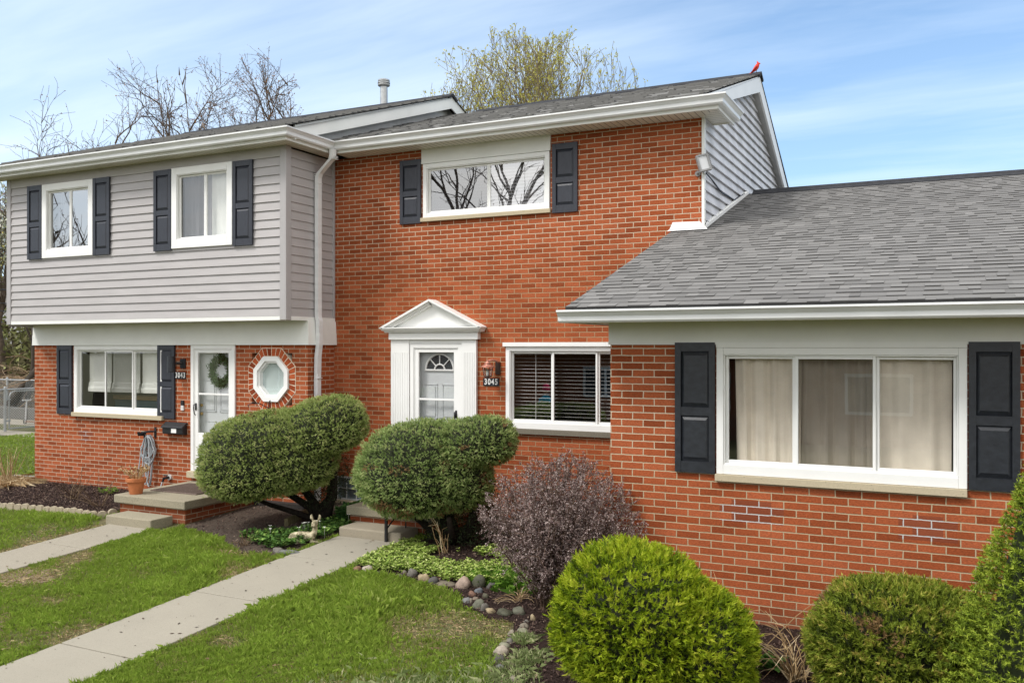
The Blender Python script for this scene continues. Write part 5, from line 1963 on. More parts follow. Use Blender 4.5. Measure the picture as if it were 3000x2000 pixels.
# tilted mushroom-clipped evergreen, left
rt = np.array([.76, .65, 0.]); rt /= np.linalg.norm(rt)
fw = np.array([-.65, .76, 0.]); fw /= np.linalg.norm(fw)
upv = np.array([0, 0, 1.])
def tilted(rt_, fw_, ang, a, b, c_, back=0.0):
    e1 = rt_ * math.cos(ang) + upv * math.sin(ang)
    e3 = -rt_ * math.sin(ang) + upv * math.cos(ang)
    e3 = e3 + fw_ * back
    return [e1 * a, fw_ * b, e3 * c_]
yw1, _ = evergreen("juniper_shrub", (-7.68, 9.75, gz(9.75)), [(tilted(rt, fw, .22, .80, .72, .64), (-8.19, 9.12, .865)), (tilted(rt, fw, .30, .60, .60, .44), (-7.48, 9.50, 1.235)), (tilted(rt, fw, .25, .54, .60, .60), (-7.76, 9.33, .94))],
    "large olive green shrub clipped into a slanted mushroom, covering the left unit's door corner", yew_stops, 30000, .025, .0085, 31, under=.80, lumpy=.030, per=7, spread=.6, hullscale=.90, f=3.4, inner=.13, tr=.28)
# same kind, right
yw2, _ = evergreen("juniper_shrub", (-5.42, 9.42, gz(9.42)), [(tilted(np.array([.82, .57, 0.]), np.array([-.57, .82, 0.]), .14, .80, .66, .62), (-5.76, 9.22, .835)), (tilted(np.array([.82, .57, 0.]), np.array([-.57, .82, 0.]), .16, .52, .50, .33), (-5.15, 9.42, 1.17)), (tilted(np.array([.82, .57, 0.]), np.array([-.57, .82, 0.]), .2, .47, .54, .58), (-5.40, 9.36, .84))],
    "olive green clipped shrub standing in front of the white pedimented door", [(0, (.032, .046, .014)), (.14, (.12, .175, .042)), (.42, (.235, .330, .095)), (.75, (.35, .45, .16)), (1, (.44, .48, .20))], 27000, .025, .0085, 47, under=.85, lumpy=.034, per=7, spread=.6, hullscale=.90, f=3.4, inner=.13, tr=.28)


def trunk_tubes(parent, defs, mat, name="trunk"):
    mb_ = MB()
    for pts, rad in defs:
        mb_.tube(pts, rad, 9)
    return mk(name, mb_, mat, parent, smooth=True)


g1 = gz(9.75)
# little bits of litter on the two walks
mb = MB()
rr = random.Random(44)
for i in range(150):
    if rr.random() < .7:
        x, y = rr.uniform(-6.9, -6.05), rr.uniform(3.5, 9.1)
    else:
        x, y = rr.uniform(-10.26, -9.52), rr.uniform(5.0, 8.4)
    z = gz(y) + .027
    a, L_ = rr.uniform(0, 6.28), rr.choice((.006, .008, .010, .022))
    c_, s_ = math.cos(a) * L_, math.sin(a) * L_
    mb.quadv([(x - c_, y - s_, z), (x + s_ * .5, y - c_ * .5, z + .003), (x + c_, y + s_, z + .004), (x - s_ * .5, y + c_ * .5, z)], rr.random())
tag(mk("walk_litter", mb, attr_mat("litter_bits", [(0, (.04, .028, .02)), (.7, (.10, .07, .05)), (1, (.25, .18, .10))], .9)), "tiny dark bits of plant litter scattered on the concrete walks", "litter", kind="stuff")
trunk_tubes(yw1, [([(-7.68, 9.75, g1 - .1), (-7.66, 9.78, g1 + .2), (-7.56, 9.80, .30), (-7.50, 9.75, .75)], [.12, .085, .075, .06]),
                  ([(-7.72, 9.74, g1), (-7.85, 9.70, .16), (-8.05, 9.60, .30), (-8.30, 9.4, .5)], [.075, .055, .045, .03]),
                  ([(-7.66, 9.74, g1), (-7.74, 9.66, .22), (-7.86, 9.55, .45), (-7.9, 9.4, .7)], [.07, .06, .05, .04]),
                  ([(-7.62, 9.74, g1), (-7.50, 9.70, .25), (-7.45, 9.68, .6), (-7.42, 9.6, .9)], [.07, .05, .045, .04]),
                  ([(-7.70, 9.70, g1), (-7.95, 9.55, .10), (-8.25, 9.35, .22), (-8.5, 9.2, .35)], [.05, .04, .03, .02])], bark_m)
g2 = gz(9.42)
trunk_tubes(yw2, [([(-5.42, 9.42, g2 - .1), (-5.46, 9.40, .15), (-5.55, 9.35, .4)], [.13, .10, .08]),
                  ([(-5.35, 9.45, g2 - .05), (-5.22, 9.44, .15), (-5.10, 9.42, .5), (-5.0, 9.4, .9)], [.08, .06, .05, .04]),
                  ([(-5.50, 9.40, g2 - .05), (-5.75, 9.35, .14), (-6.0, 9.3, .33)], [.06, .045, .035]),
                  ([(-5.40, 9.38, g2 - .05), (-5.30, 9.15, .12), (-5.25, 9.0, .35)], [.05, .04, .03])], bark_m)

# inner growth under both shrubs, with shade put into its dark leaf colours
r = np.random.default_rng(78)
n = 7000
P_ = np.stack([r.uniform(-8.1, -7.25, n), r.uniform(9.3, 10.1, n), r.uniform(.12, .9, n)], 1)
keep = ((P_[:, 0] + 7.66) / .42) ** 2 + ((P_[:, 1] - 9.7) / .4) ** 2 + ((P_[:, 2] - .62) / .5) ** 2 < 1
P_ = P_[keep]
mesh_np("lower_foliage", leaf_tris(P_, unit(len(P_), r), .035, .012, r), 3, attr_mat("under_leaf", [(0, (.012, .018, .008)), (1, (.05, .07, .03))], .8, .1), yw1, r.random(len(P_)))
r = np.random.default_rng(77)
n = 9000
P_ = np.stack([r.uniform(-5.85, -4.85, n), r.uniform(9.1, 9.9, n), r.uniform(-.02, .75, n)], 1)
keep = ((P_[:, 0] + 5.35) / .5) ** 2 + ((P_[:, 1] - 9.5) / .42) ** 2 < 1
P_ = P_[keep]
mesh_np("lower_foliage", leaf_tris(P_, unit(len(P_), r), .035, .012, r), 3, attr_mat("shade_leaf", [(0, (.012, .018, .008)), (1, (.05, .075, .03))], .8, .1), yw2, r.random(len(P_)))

# golden arborvitae globe
gold_stops = [(0, (.045, .075, .004)), (.25, (.150, .230, .008)), (.55, (.310, .400, .014)), (.85, (.40, .47, .028)), (1, (.48, .50, .05))]
evergreen("arborvitae_globe", (-1.93, 6.30, gz(6.3)), [([np.array([.58, 0, 0]), np.array([0, .62, 0]), np.array([-.05, 0, .545])], (-2.05, 6.25, .34)), ([np.array([.44, 0, 0]), np.array([0, .54, 0]), np.array([-.08, 0, .48])], (-1.68, 6.33, .19))],
    "bright yellow-green globe arborvitae in front of the brick wall, at the bottom of the picture", gold_stops, 15000, .034, .0095, 61, under=.95, lumpy=.042, per=9, spread=.25, up=.30, spray=.95, hullscale=.84, inner=.16, nscale=7, f=3.3, tr=.35, brown=False)
evergreen("arborvitae_globe", (-.36, 6.95, gz(6.95)), [([np.array([.62, 0, 0]), np.array([0, .54, 0]), np.array([0, 0, .48])], (-.33, 6.90, .195))],
    "darker green globe arborvitae between the yellow-green globe and the conical spruce", [(0, (.035, .050, .006)), (.25, (.11, .155, .014)), (.55, (.22, .28, .028)), (.85, (.32, .36, .045)), (1, (.42, .35, .08))], 13000, .032, .0095, 67, under=.98, lumpy=.045, per=9, spread=.25, up=.35, spray=.95, hullscale=.83, inner=.16, nscale=6, f=3.6, tr=.3)


# dwarf spruce: a cone of tufts
def spruce():
    r = np.random.default_rng(5)
    t = thing("spruce_tree", (.60, 6.5, gz(6.5)), "conical light green dwarf spruce at the right edge of the picture", "tree")
    X0, Y0, z0, z1, R0 = .60, 6.52, -.10, 1.92, .80
    mb_ = MB()
    mb_.lathe([(R0 * .62 * (1 - (z - z0) / (z1 - z0)) ** .85 + .01, z) for z in np.linspace(z0, z1 - .05, 14)], (X0, Y0, 0), 20)
    mk("inner_branches", mb_, simple("spruce_core", (.02, .028, .008), .95, .4, 12), t, smooth=True)
    mb_ = MB()
    mb_.tube([(X0, Y0, gz(6.5) - .1), (X0, Y0, 0.3), (X0, Y0, 1.85)], [.06, .05, .01], 8)
    mk("trunk", mb_, bark_m, t)
    nt_ = 5200
    zz_ = z0 + (z1 - z0) * (1 - np.sqrt(r.random(nt_)))
    th__ = r.uniform(0, 6.283, nt_)
    rr_ = R0 * (1 - (zz_ - z0) / (z1 - z0)) ** .85
    dirs = np.stack([np.cos(th__), np.sin(th__), np.full(nt_, .45)], 1)
    lum = lump(np.stack([np.cos(th__), np.sin(th__), zz_ * 1.6], 1), 3, 4)
    rr_ = rr_ * (1 + .05 * lum) * (1 - .28 * r.random(nt_) ** 3)
    tips = np.stack([X0 + rr_ * np.cos(th__), Y0 + rr_ * np.sin(th__), zz_], 1)
    per = 26
    P2 = np.repeat(tips, per, 0)
    D2 = np.repeat(dirs / np.linalg.norm(dirs, axis=1, keepdims=True) + r.normal(0, .3, dirs.shape), per, 0)
    tt = r.random(len(P2))[:, None]
    P2 = P2 - D2 * (1 - tt) * .06
    LD = D2 * .7 + r.normal(0, .8, D2.shape)
    v = leaf_tris(P2, LD, .024, .0065, r)
    q = np.clip(np.repeat(r.normal(.45, .15, nt_), per) + tt[:, 0] * .35 - .15 + r.normal(0, .1, len(P2)), 0, 1)
    mesh_np("foliage", v, 3, attr_mat("spruce_needles", [(0, (.035, .055, .008)), (.3, (.11, .165, .015)), (.65, (.29, .38, .035)), (1, (.46, .52, .07))], .6, .2, 5, .25), t, q)


spruce()


# barberry: vase of thin stems with tiny purplish leaves
def barberry():
    r = random.Random(17)
    rn = np.random.default_rng(18)
    bx, by = -3.36, 7.66
    g = gz(by)
    t = thing("barberry_shrub", (bx, by, g), "twiggy purple-brown barberry shrub with tiny leaves before the brick corner", "shrub")
    mb_ = MB()
    leafc, leafd = [], []
    tips = []
    for i in range(270):
        a = r.uniform(0, 6.283)
        sp_ = r.random() ** .6
        tx, ty = math.cos(a) * sp_ * .80, math.sin(a) * sp_ * .62
        h = (1.50 - .55 * sp_ ** 2.2) * r.uniform(.88, 1.0)
        if r.random() < .42:
            h *= r.uniform(.45, .92)
        cx2, cy2 = bx + .12, by - .02
        p0 = Vector((bx + r.gauss(0, .05), by + r.gauss(0, .04), g))
        p3 = Vector((cx2 + tx, cy2 + ty, g + h))
        if p3.x > -2.88 and p3.y > 7.97:
            p3.y = 7.97 - r.uniform(0, .1)
        p1 = p0 + Vector((tx * .12, ty * .12, h * .35))
        p2 = p0.lerp(p3, .62) + Vector((tx * .18, ty * .18, .06))
        if p2.x > -2.88 and p2.y > 7.96:
            p2.y = 7.96
        pts = []
        for k in range(9):
            u = k / 8
            q = p0 * (1 - u) ** 3 + p1 * 3 * u * (1 - u) ** 2 + p2 * 3 * u * u * (1 - u) + p3 * u ** 3
            q = q + Vector((r.gauss(0, .008), r.gauss(0, .008), r.gauss(0, .008)))
            pts.append(q)
        mb_.tube(pts, [.0050 * (1 - .6 * k / 8) for k in range(9)], 4, r.random(), cap=False)
        for k in range(3, 9):
            for _ in range(3 if k > 4 else 1):
                s0 = pts[k].lerp(pts[k - 1], r.random())
                dv2 = Vector((r.gauss(tx * .5, .6), r.gauss(ty * .5, .6), r.gauss(.5, .5))).normalized()
                s1 = s0 + dv2 * r.uniform(.06, .17)
                if s1.x > -2.9 and s1.y > 8.0:
                    s1.y = 7.98
                mb_.tube([s0, s0.lerp(s1, .5) + Vector((r.gauss(0, .008),) * 3), s1], [.0022, .0018, .0012], 3, r.random(), cap=False)
                for _2 in range(26):
                    c_ = s0.lerp(s1, r.random() ** .7)
                    leafc.append((c_.x + r.gauss(0, .008), c_.y + r.gauss(0, .008), c_.z + r.gauss(0, .008)))
                    leafd.append((dv2.x + r.gauss(0, 1), dv2.y + r.gauss(0, 1), dv2.z + r.gauss(0, 1)))
    mk("stems", mb_, attr_mat("barberry_stem", [(0, (.06, .04, .03)), (1, (.17, .11, .075))], .85, 0, 10, .2), t)
    c_, d_ = np.array(leafc), np.array(leafd)
    mesh_np("foliage", leaf_tris(c_, d_, .0165, .0095, rn), 3, attr_mat("barberry_leaf", [(0, (.060, .032, .034)), (.35, (.175, .115, .105)), (.7, (.36, .275, .255)), (1, (.54, .45, .42))], .6, .12, 5, .25), t, rn.random(len(c_)))


barberry()


# ---- grass
def in_poly(x, y, poly):
    ins = np.zeros(len(x), bool)
    n_ = len(poly)
    j = n_ - 1
    for i in range(n_):
        xi, yi = poly[i]
        xj, yj = poly[j]
        c_ = ((yi > y) != (yj > y)) & (x < (xj - xi) * (y - yi) / (yj - yi + 1e-12) + xi)
        ins ^= c_
        j = i
    return ins


def patch_noise(x, y):
    return (np.sin(x * 2.1 + 1.3 * np.sin(y * 1.7)) + np.sin(y * 2.9 + 1.1 * np.sin(x * 1.3) + 2) + .8 * np.sin(x * 5.3 + y * 3.1) + .6 * np.sin(x * 3.7 - y * 6.1 + 1) + .5 * np.sin(x * 11 + y * 7)) / 3.9


def blades(x, y, h, w, r, lean=.35, z=None):
    n_ = len(x)
    a = r.uniform(0, 2 * np.pi, n_)
    la = r.uniform(0, 2 * np.pi, n_)
    ll = np.abs(r.normal(0, lean, n_))
    z0 = gza(y) if z is None else z
    b = np.stack([x, y, z0 - .004], 1)
    s_ = np.stack([np.cos(a), np.sin(a), np.zeros(n_)], 1) * (w * .5)[:, None]
    mid = b + np.stack([np.cos(la) * ll * h * .35, np.sin(la) * ll * h * .35, h * .6], 1)
    top = b + np.stack([np.cos(la) * ll * h * 1.1, np.sin(la) * ll * h * 1.1, h * (1 - ll * .35).clip(.35)], 1)
    v = np.empty((n_, 4, 3))
    v[:, 0] = b - s_
    v[:, 1] = b + s_
    v[:, 2] = mid + s_ * .75
    v[:, 3] = top
    return v.reshape(-1, 3)


def lawn():
    r = np.random.default_rng(99)
    def region(n_, x0, x1, y0, y1):
        return r.uniform(x0, x1, n_), r.uniform(y0, y1, n_)
    def off_walk2(x_, y_):
        return ~((x_ > -6.94) & (x_ < -6.01) & (y_ < 9.53)) & ~((x_ > -10.31) & (x_ < -9.47) & (y_ < 8.9))
    xs_, ys_ = [], []
    for n_, b in ((620000, (-9.6, -2.2, 4.0, 10.3)), (250000, (-17.5, -9.3, 4.5, 10.3)), (150000, (-6.2, -2.0, 2.6, 5.8)), (200000, (-17.5, -2.0, .5, 5.0))):
        x, y = region(n_, *b)
        xs_.append(x)
        ys_.append(y)
    x, y = np.concatenate(xs_), np.concatenate(ys_)
    vis = (-.4415 * x + .8973 * y) > 1.5
    u = (.8973 * x + .4415 * y) / (-.4415 * x + .8973 * y + 1e-9)
    core = (u > -.68) & (u < .35)
    vis &= core | ((u > -1.2) & (u < .8) & (r.random(len(u)) < .5))
    def off_walk(x0, x1, ymax):
        jit = .018 * np.sin(y * 23) + .012 * np.sin(y * 51 + 1)
        return ~((x > x0 + jit - .0) & (x < x1 + jit) & (y < ymax))
    ok = vis & off_walk(-6.93, -6.02, 9.53) & off_walk(-10.30, -9.48, 8.9)
    ok &= ~in_poly(x, y, BED_L) & ~in_poly(x, y, BED_D) & ~in_poly(x, y, BED_R)
    ok &= ~((x > -10.68) & (x < -9.27) & (y > 8.45))
    ok &= ~((y > 10.28) & (x > -14.45))
    pn = patch_noise(x, y)
    hf = (np.sin(x * 19 + 3 * np.sin(y * 7)) * np.sin(y * 23 + 2 * np.sin(x * 9)) + np.sin(x * 37 - y * 29) * .6)
    dens = .70 + .38 * pn + .16 * hf
    dry = np.clip((-pn - .35) * 1.2, 0, .8)
    for (bx, by, ax_, ay_) in BARE:
        q = ((x - bx) / ax_) ** 2 + ((y - by) / ay_) ** 2
        dens -= .6 * np.exp(-q * 1.4)
        dry = np.clip(dry + .7 * np.exp(-q * 1.1), 0, 1)
    # straw-dry margin along the first walk and bed edge
    e1 = np.exp(-((x + 10.38) / .10) ** 2) * (y < 8.6)
    dry = np.clip(dry + e1, 0, 1)
    ok &= r.random(len(x)) < np.clip(dens, .30, 1)
    x, y, pn, dry, hf_ = x[ok], y[ok], pn[ok], dry[ok], hf[ok]
    n_ = len(x)
    tall = np.exp(-(((x + 5.2) / .75) ** 2 + ((y - 7.2) / .75) ** 2)) + .7 * np.exp(-(((x + 8.0) / .8) ** 2 + ((y - 7.9) / .45) ** 2)) + .8 * np.exp(-(((x + 7.25) / .28) ** 2 + ((y - 7.4) / .5) ** 2)) + .8 * np.exp(-(((x + 11.0) / .5) ** 2 + ((y - 8.4) / .25) ** 2))
    h = (.034 + .016 * (pn + .5) + .050 * tall) * r.uniform(.45, 1.6, n_) * (1 - .55 * dry) * (1 + .25 * hf_)
    w = .0028 + .0016 * r.random(n_)
    v = blades(x, y, h, w, r, .38)
    col = np.clip(.52 + .15 * pn[:len(x)] + .06 * hf_ + r.normal(0, .13, n_) - dry * r.uniform(.1, .9, n_) * .9 + .08 * tall, 0, 1)
    m_ = attr_mat("grass_blade", [(0, (.50, .40, .22)), (.12, (.38, .35, .13)), (.26, (.24, .28, .055)), (.5, (.190, .290, .032)), (.8, (.275, .375, .050)), (1, (.42, .48, .14))], .6, .28, 3.2, .34, .3)
    o = mesh_np("grass", v, 4, m_, None, col)
    tag(o, "short patchy spring lawn grass around the two concrete walks", "grass", kind="stuff")
    # dead straw lying between the live blades, thick in the worn places
    n3 = 190000
    x, y = r.uniform(-14, -2.4, n3), r.uniform(3.2, 10.2, n3)
    u = (.8973 * x + .4415 * y) / (-.4415 * x + .8973 * y + 1e-9)
    ok = (u > -.66) & (u < .30) & off_walk2(x, y) & ~in_poly(x, y, BED_L) & ~in_poly(x, y, BED_D) & ~in_poly(x, y, BED_R) & ~((y > 8.45) & (x < -9.27))
    pn = patch_noise(x, y)
    dn = .16 + np.clip((-pn - .15) * .7, 0, .4)
    for (bx, by, ax_, ay_) in BARE:
        dn += .45 * np.exp(-(((x - bx) / ax_) ** 2 + ((y - by) / ay_) ** 2) * .9)
    dn += .8 * np.exp(-((x + 10.38) / .09) ** 2) * (y < 8.6)
    ok &= r.random(n3) < dn
    x, y = x[ok], y[ok]
    v = blades(x, y, r.uniform(.012, .030, len(x)), r.uniform(.003, .006, len(x)), r, 1.7, gza(y) + r.uniform(.002, .012, len(x)))
    o = mesh_np("dead_grass", v, 4, attr_mat("dead_grass_blade", [(0, (.13, .09, .05)), (.35, (.30, .22, .12)), (.8, (.48, .38, .22)), (1, (.20, .24, .05))], .85, .1, 4, .3), None, r.random(len(x)))
    tag(o, "straw-coloured dead grass in the worn patches of the lawn", "grass", kind="stuff")
    # back lawn seen past the left corner
    n2 = 60000
    x, y = r.uniform(-27, -14.3, n2), r.uniform(10.0, 16.0, n2)
    u = (.8973 * x + .4415 * y) / (-.4415 * x + .8973 * y + 1e-9)
    ok = (u > -.60) & ~((y < 10.35) & (x > -17.6)) & ~((x < -22.4) & (y > 14.6))
    x, y = x[ok], y[ok]
    v = blades(x, y, r.uniform(.03, .07, len(x)), np.full(len(x), .012), r, .5, np.zeros(len(x)))
    o = mesh_np("grass", v, 4, m_, None, np.clip(r.normal(.62, .13, len(x)) + .1 * patch_noise(x, y), 0, 1))
    tag(o, "green lawn beyond the left corner of the brick wall", "grass", kind="stuff")


lawn()


# coarse pale tufts along the right stone row, fine chives-like grass in the bed
def tufts(name, spots, label, stops, n_per, hr, w, lean):
    r = np.random.default_rng(len(spots) + int(hr * 1000))
    xs_, ys_ = [], []
    for (x, y, s_) in spots:
        xs_.append(r.normal(x, s_, n_per))
        ys_.append(r.normal(y, s_, n_per))
    x, y = np.concatenate(xs_), np.concatenate(ys_)
    n_ = len(x)
    v = blades(x, y, hr * r.uniform(.5, 1.2, n_), np.full(n_, w), r, lean)
    o = mesh_np(name, v, 4, attr_mat(name + "_blade", stops, .6, .2, 3, .2), None, r.random(n_))
    return tag(o, label, "grass", kind="stuff")


tufts("tall_grass", [(-3.1, 6.15, .12), (-2.95, 5.85, .14), (-3.3, 5.7, .16), (-3.05, 6.5, .07), (-3.55, 5.6, .2), (-2.75, 5.6, .12), (-3.25, 6.85, .04), (-4.0, 5.35, .25), (-3.5, 5.2, .25), (-2.95, 5.4, .2)],
      "pale blue-green coarse grass tufts over the lower end of the stone row", [(0, (.14, .19, .06)), (.6, (.27, .33, .13)), (1, (.48, .47, .27))], 420, .085, .0032, .6)
tufts("bed_grass", [(-4.05, 8.25, .10), (-3.9, 8.4, .10), (-4.2, 8.35, .10), (-3.75, 8.2, .10), (-4.35, 8.25, .07), (-3.95, 8.15, .09)],
      "fine bright green grass clump between the stones and the ground cover", [(0, (.06, .13, .015)), (.6, (.10, .22, .02)), (1, (.18, .32, .04))], 420, .13, .0045, .8)


def leafy(name, pts, label, cat, stops, size, per, hgt, seed, kind="stuff", parent=None, flowers=0):
    """low leafy ground cover: rosettes of diamond leaves"""
    r = np.random.default_rng(seed)
    n_ = len(pts)
    base = np.array([(x, y, gz(y)) for x, y in pts])
    hh = hgt * r.uniform(.4, 1.1, n_)
    C_ = np.repeat(base + np.stack([np.zeros(n_), np.zeros(n_), hh], 1), per, 0)
    a = r.uniform(0, 6.283, n_ * per)
    d = np.stack([np.cos(a), np.sin(a), r.normal(.25, .3, n_ * per)], 1)
    d /= np.linalg.norm(d, axis=1, keepdims=True)
    s_ = np.cross(d, np.array([0, 0, 1.])) + r.normal(0, .2, d.shape)
    s_ /= np.linalg.norm(s_, axis=1, keepdims=True)
    L = (size * r.uniform(.6, 1.2, n_ * per))[:, None]
    v = np.empty((n_ * per, 4, 3))
    v[:, 0] = C_
    v[:, 1] = C_ + d * L * .5 + s_ * L * .32
    v[:, 2] = C_ + d * L
    v[:, 3] = C_ + d * L * .5 - s_ * L * .32
    o = mesh_np(name, v.reshape(-1, 3), 4, attr_mat(name + str(seed) + "_leaf", stops, .6, .22, 6, .2), parent, r.random(n_ * per))
    if parent is None:
        tag(o, label, cat, kind=kind)
    return o


r_ = np.random.default_rng(55)
gx, gy = r_.uniform(-6.0, -3.45, 9000), r_.uniform(7.85, 9.5, 9000)
ok = in_poly(gx, gy, [(-5.95, 8.1), (-5.6, 8.02), (-5.2, 8.1), (-4.6, 7.98), (-4.35, 8.05), (-3.7, 8.1), (-3.5, 8.3), (-3.6, 8.75), (-4.1, 9.1), (-4.8, 9.3), (-5.0, 9.0), (-5.5, 8.95), (-5.75, 9.15), (-5.95, 9.1)])
ok &= ~((((gx + 4.98) / .42) ** 2 + ((gy - 8.78) / .24) ** 2) < 1 + .3 * np.sin(gx * 20))
ok &= ~((((gx + 4.46) / .14) ** 2 + ((gy - 8.74) / .08) ** 2) < 1)
leafy("ground_cover", list(zip(gx[ok], gy[ok])), "pale variegated leafy ground cover spreading under the clipped shrub", "ground cover", [(0, (.10, .17, .025)), (.35, (.22, .32, .05)), (.75, (.37, .47, .11)), (1, (.58, .62, .26))], .034, 6, .085, 2)
gx, gy = r_.uniform(-8.1, -6.98, 2600), r_.uniform(8.15, 10.0, 2600)
ok = in_poly(gx, gy, [(-8.1, 8.6), (-7.6, 8.35), (-7.2, 8.25), (-7.05, 8.5), (-7.0, 9.6), (-7.15, 10.0), (-7.45, 9.8), (-7.5, 9.1), (-7.8, 8.9)]) & (r_.random(2600) < .62)
leafy("leafy_plants", list(zip(gx[ok], gy[ok])), "mixed low green plants around the fawn statue", "plants", [(0, (.03, .07, .015)), (.5, (.07, .15, .03)), (.9, (.14, .26, .05)), (1, (.3, .42, .1))], .055, 6, .10, 3)
gx, gy = r_.uniform(-7.4, -7.13, 500), r_.uniform(9.6, 10.75, 500)
leafy("leafy_plants", list(zip(gx, gy)), "dark green leafy plants between the shrub trunk and the stoop side", "plants", [(0, (.02, .06, .015)), (.5, (.05, .13, .03)), (1, (.12, .24, .05))], .07, 6, .20, 4)
# white flowers among them
mb = MB()
rr = random.Random(4)
for (x, y) in ((-7.40, 9.0), (-7.36, 9.05), (-7.28, 9.1), (-7.33, 8.95), (-7.72, 8.75), (-7.60, 8.62), (-7.02, 8.95), (-7.06, 9.5), (-7.3, 8.8), (-7.25, 9.15)):
    z = gz(y) + .17 + rr.uniform(-.02, .02)
    for k in range(5):
        a = k * 1.257 + rr.random()
        mb.quadv([(x, y, z), (x + .016 * math.cos(a - .5), y + .016 * math.sin(a - .5), z + .008), (x + .026 * math.cos(a), y + .026 * math.sin(a), z + .012), (x + .016 * math.cos(a + .5), y + .016 * math.sin(a + .5), z + .008)], rr.random())
    mb.tube([(x, y, gz(y)), (x, y, z)], .002, 3, 0)
tag(mk("white_flowers", mb, simple("white_petal", (.75, .76, .70), .6, .05)), "tiny white spring flowers scattered around the fawn statue", "flowers", kind="stuff")

# mulch chips scattered over the beds
def chips():
    r = np.random.default_rng(6)
    X_, Y_ = [], []
    for poly, n_, b in ((BED_L, 26000, (-15.5, -10.7, 8.6, 10.3)), (BED_R, 52000, (-6, 2.2, 4.6, 9.6)), (BED_D, 3500, (-9.3, -6.95, 8.1, 10.3))):
        x, y = r.uniform(b[0], b[1], n_), r.uniform(b[2], b[3], n_)
        ok = in_poly(x, y, poly)
        X_.append(x[ok])
        Y_.append(y[ok])
    x, y = np.concatenate(X_), np.concatenate(Y_)
    n_ = len(x)
    a, tl = r.uniform(0, 6.283, n_), r.normal(0, .35, n_)
    L, w = r.uniform(.010, .035, n_), r.uniform(.004, .011, n_)
    d = np.stack([np.cos(a), np.sin(a), tl], 1) * L[:, None]
    s_ = np.stack([-np.sin(a), np.cos(a), r.normal(0, .4, n_)], 1) * w[:, None]
    c_ = np.stack([x, y, gza(y) + .017 + r.uniform(0, .018, n_)], 1)
    v = np.stack([c_ - d * .5 - s_ * .5, c_ + d * .5 - s_ * .5, c_ + d * .5 + s_ * .5, c_ - d * .5 + s_ * .5], 1)
    o = mesh_np("mulch_chips", v.reshape(-1, 3), 4, attr_mat("bark_chip", [(0, (.022, .014, .012)), (.55, (.060, .036, .030)), (.85, (.12, .078, .060)), (1, (.27, .20, .15))], .9, 0, 3, .2), None, r.random(n_))
    tag(o, "dark shredded bark mulch covering the planting beds", "mulch", kind="stuff")


chips()


def twigs(name, base, label, cat, n_, length, spread, rad, mat, seed, bend=.3, droop=0.0, sides=4):
    r = random.Random(seed)
    mb_ = MB()
    bx, by = base
    g = gz(by)
    for i in range(n_):
        a = r.uniform(0, 6.283)
        sp_ = r.uniform(.1, 1) * spread
        L = length * r.uniform(.5, 1.15)
        d = Vector((math.cos(a) * sp_, math.sin(a) * sp_, 1)).normalized()
        p = Vector((bx + r.gauss(0, .03), by + r.gauss(0, .03), g))
        pts = [p]
        for k in range(5):
            d = (d + Vector((r.gauss(0, bend * .4), r.gauss(0, bend * .4), r.gauss(0, bend * .3) - droop * k * .25))).normalized()
            p = p + d * L / 5
            if p.z < gz(p.y) + .01:
                p.z = gz(p.y) + .012
            pts.append(p.copy())
            if k >= 2 and r.random() < .35:
                e = (d + Vector((r.gauss(0, .8), r.gauss(0, .8), r.gauss(0, .5)))).normalized()
                mb_.tube([p, p + e * L * .22], [rad * .5, rad * .25], 3, r.random(), cap=False)
        mb_.tube(pts, [rad * (1 - .13 * k) for k in range(6)], sides, r.random(), cap=False)
    return tag(mk(name, mb_, mat), label, cat)


straw = attr_mat("straw", [(0, (.24, .15, .07)), (.6, (.45, .32, .17)), (1, (.66, .54, .35))], .85, 0, 12, .2)
brown_twig = attr_mat("brown_twig", [(0, (.07, .04, .025)), (.6, (.15, .10, .06)), (1, (.26, .19, .12))], .85, 0, 12, .2)
twigs("bare_rose_bush", (-12.30, 9.45), "small bare bush of thin grey stems in the left mulch bed", "shrub", 16, .55, .9, .006, brown_twig, 1, .35)
twigs("bare_rose_bush", (-11.40, 9.20), "sprawling bare brown twigs by the stoop end of the left mulch bed", "shrub", 14, .60, 1.6, .005, brown_twig, 2, .35)
leafy("weed", [(-12.05 + .11 * math.cos(k), 9.9 + .08 * math.sin(k * 1.7)) for k in range(30)], "bright green weed clump against the left brick wall", "plant", [(0, (.08, .15, .02)), (1, (.22, .33, .05))], .045, 6, .11, 8, kind=None)
og = twigs("ornamental_grass", (-14.62, 9.95), "straw-coloured ornamental grass clump with tall stalks left of the brick corner", "plant", 26, .62, .55, .007, straw, 5, .12)
r = np.random.default_rng(12)
x, y = r.normal(-14.62, .17, 2600), r.normal(9.95, .12, 2600)
v = blades(x, y, .14 * r.uniform(.4, 1.2, 2600), np.full(2600, .007), r, 1.6)
mesh_np("thatch", v, 4, straw, og, r.random(2600))
twigs("dry_stalks", (-1.30, 7.20), "long bent straw stalk leaning from the mulch between the two globes", "plant", 5, .75, 1.3, .0055, straw, 26, .5, .12)
ds = twigs("dry_stalks", (-1.04, 6.92), "arching clump of dead straw stems between the two globe shrubs", "plant", 46, .55, 1.1, .0050, straw, 23, .3, .55)
leafy("weed", [(-1.24 + .07 * math.cos(k * 2.1), 6.98 + .05 * math.sin(k * 1.7)) for k in range(16)], "fresh green weed among the straw stalks between the globes", "plant", [(0, (.04, .10, .02)), (1, (.12, .26, .05))], .10, 5, .10, 9, kind=None)
twigs("dead_plant", (-5.28, 8.95), "pale dead vertical stems under the clipped shrub by the door", "plant", 9, .42, .35, .006, straw, 30, .3, .05)
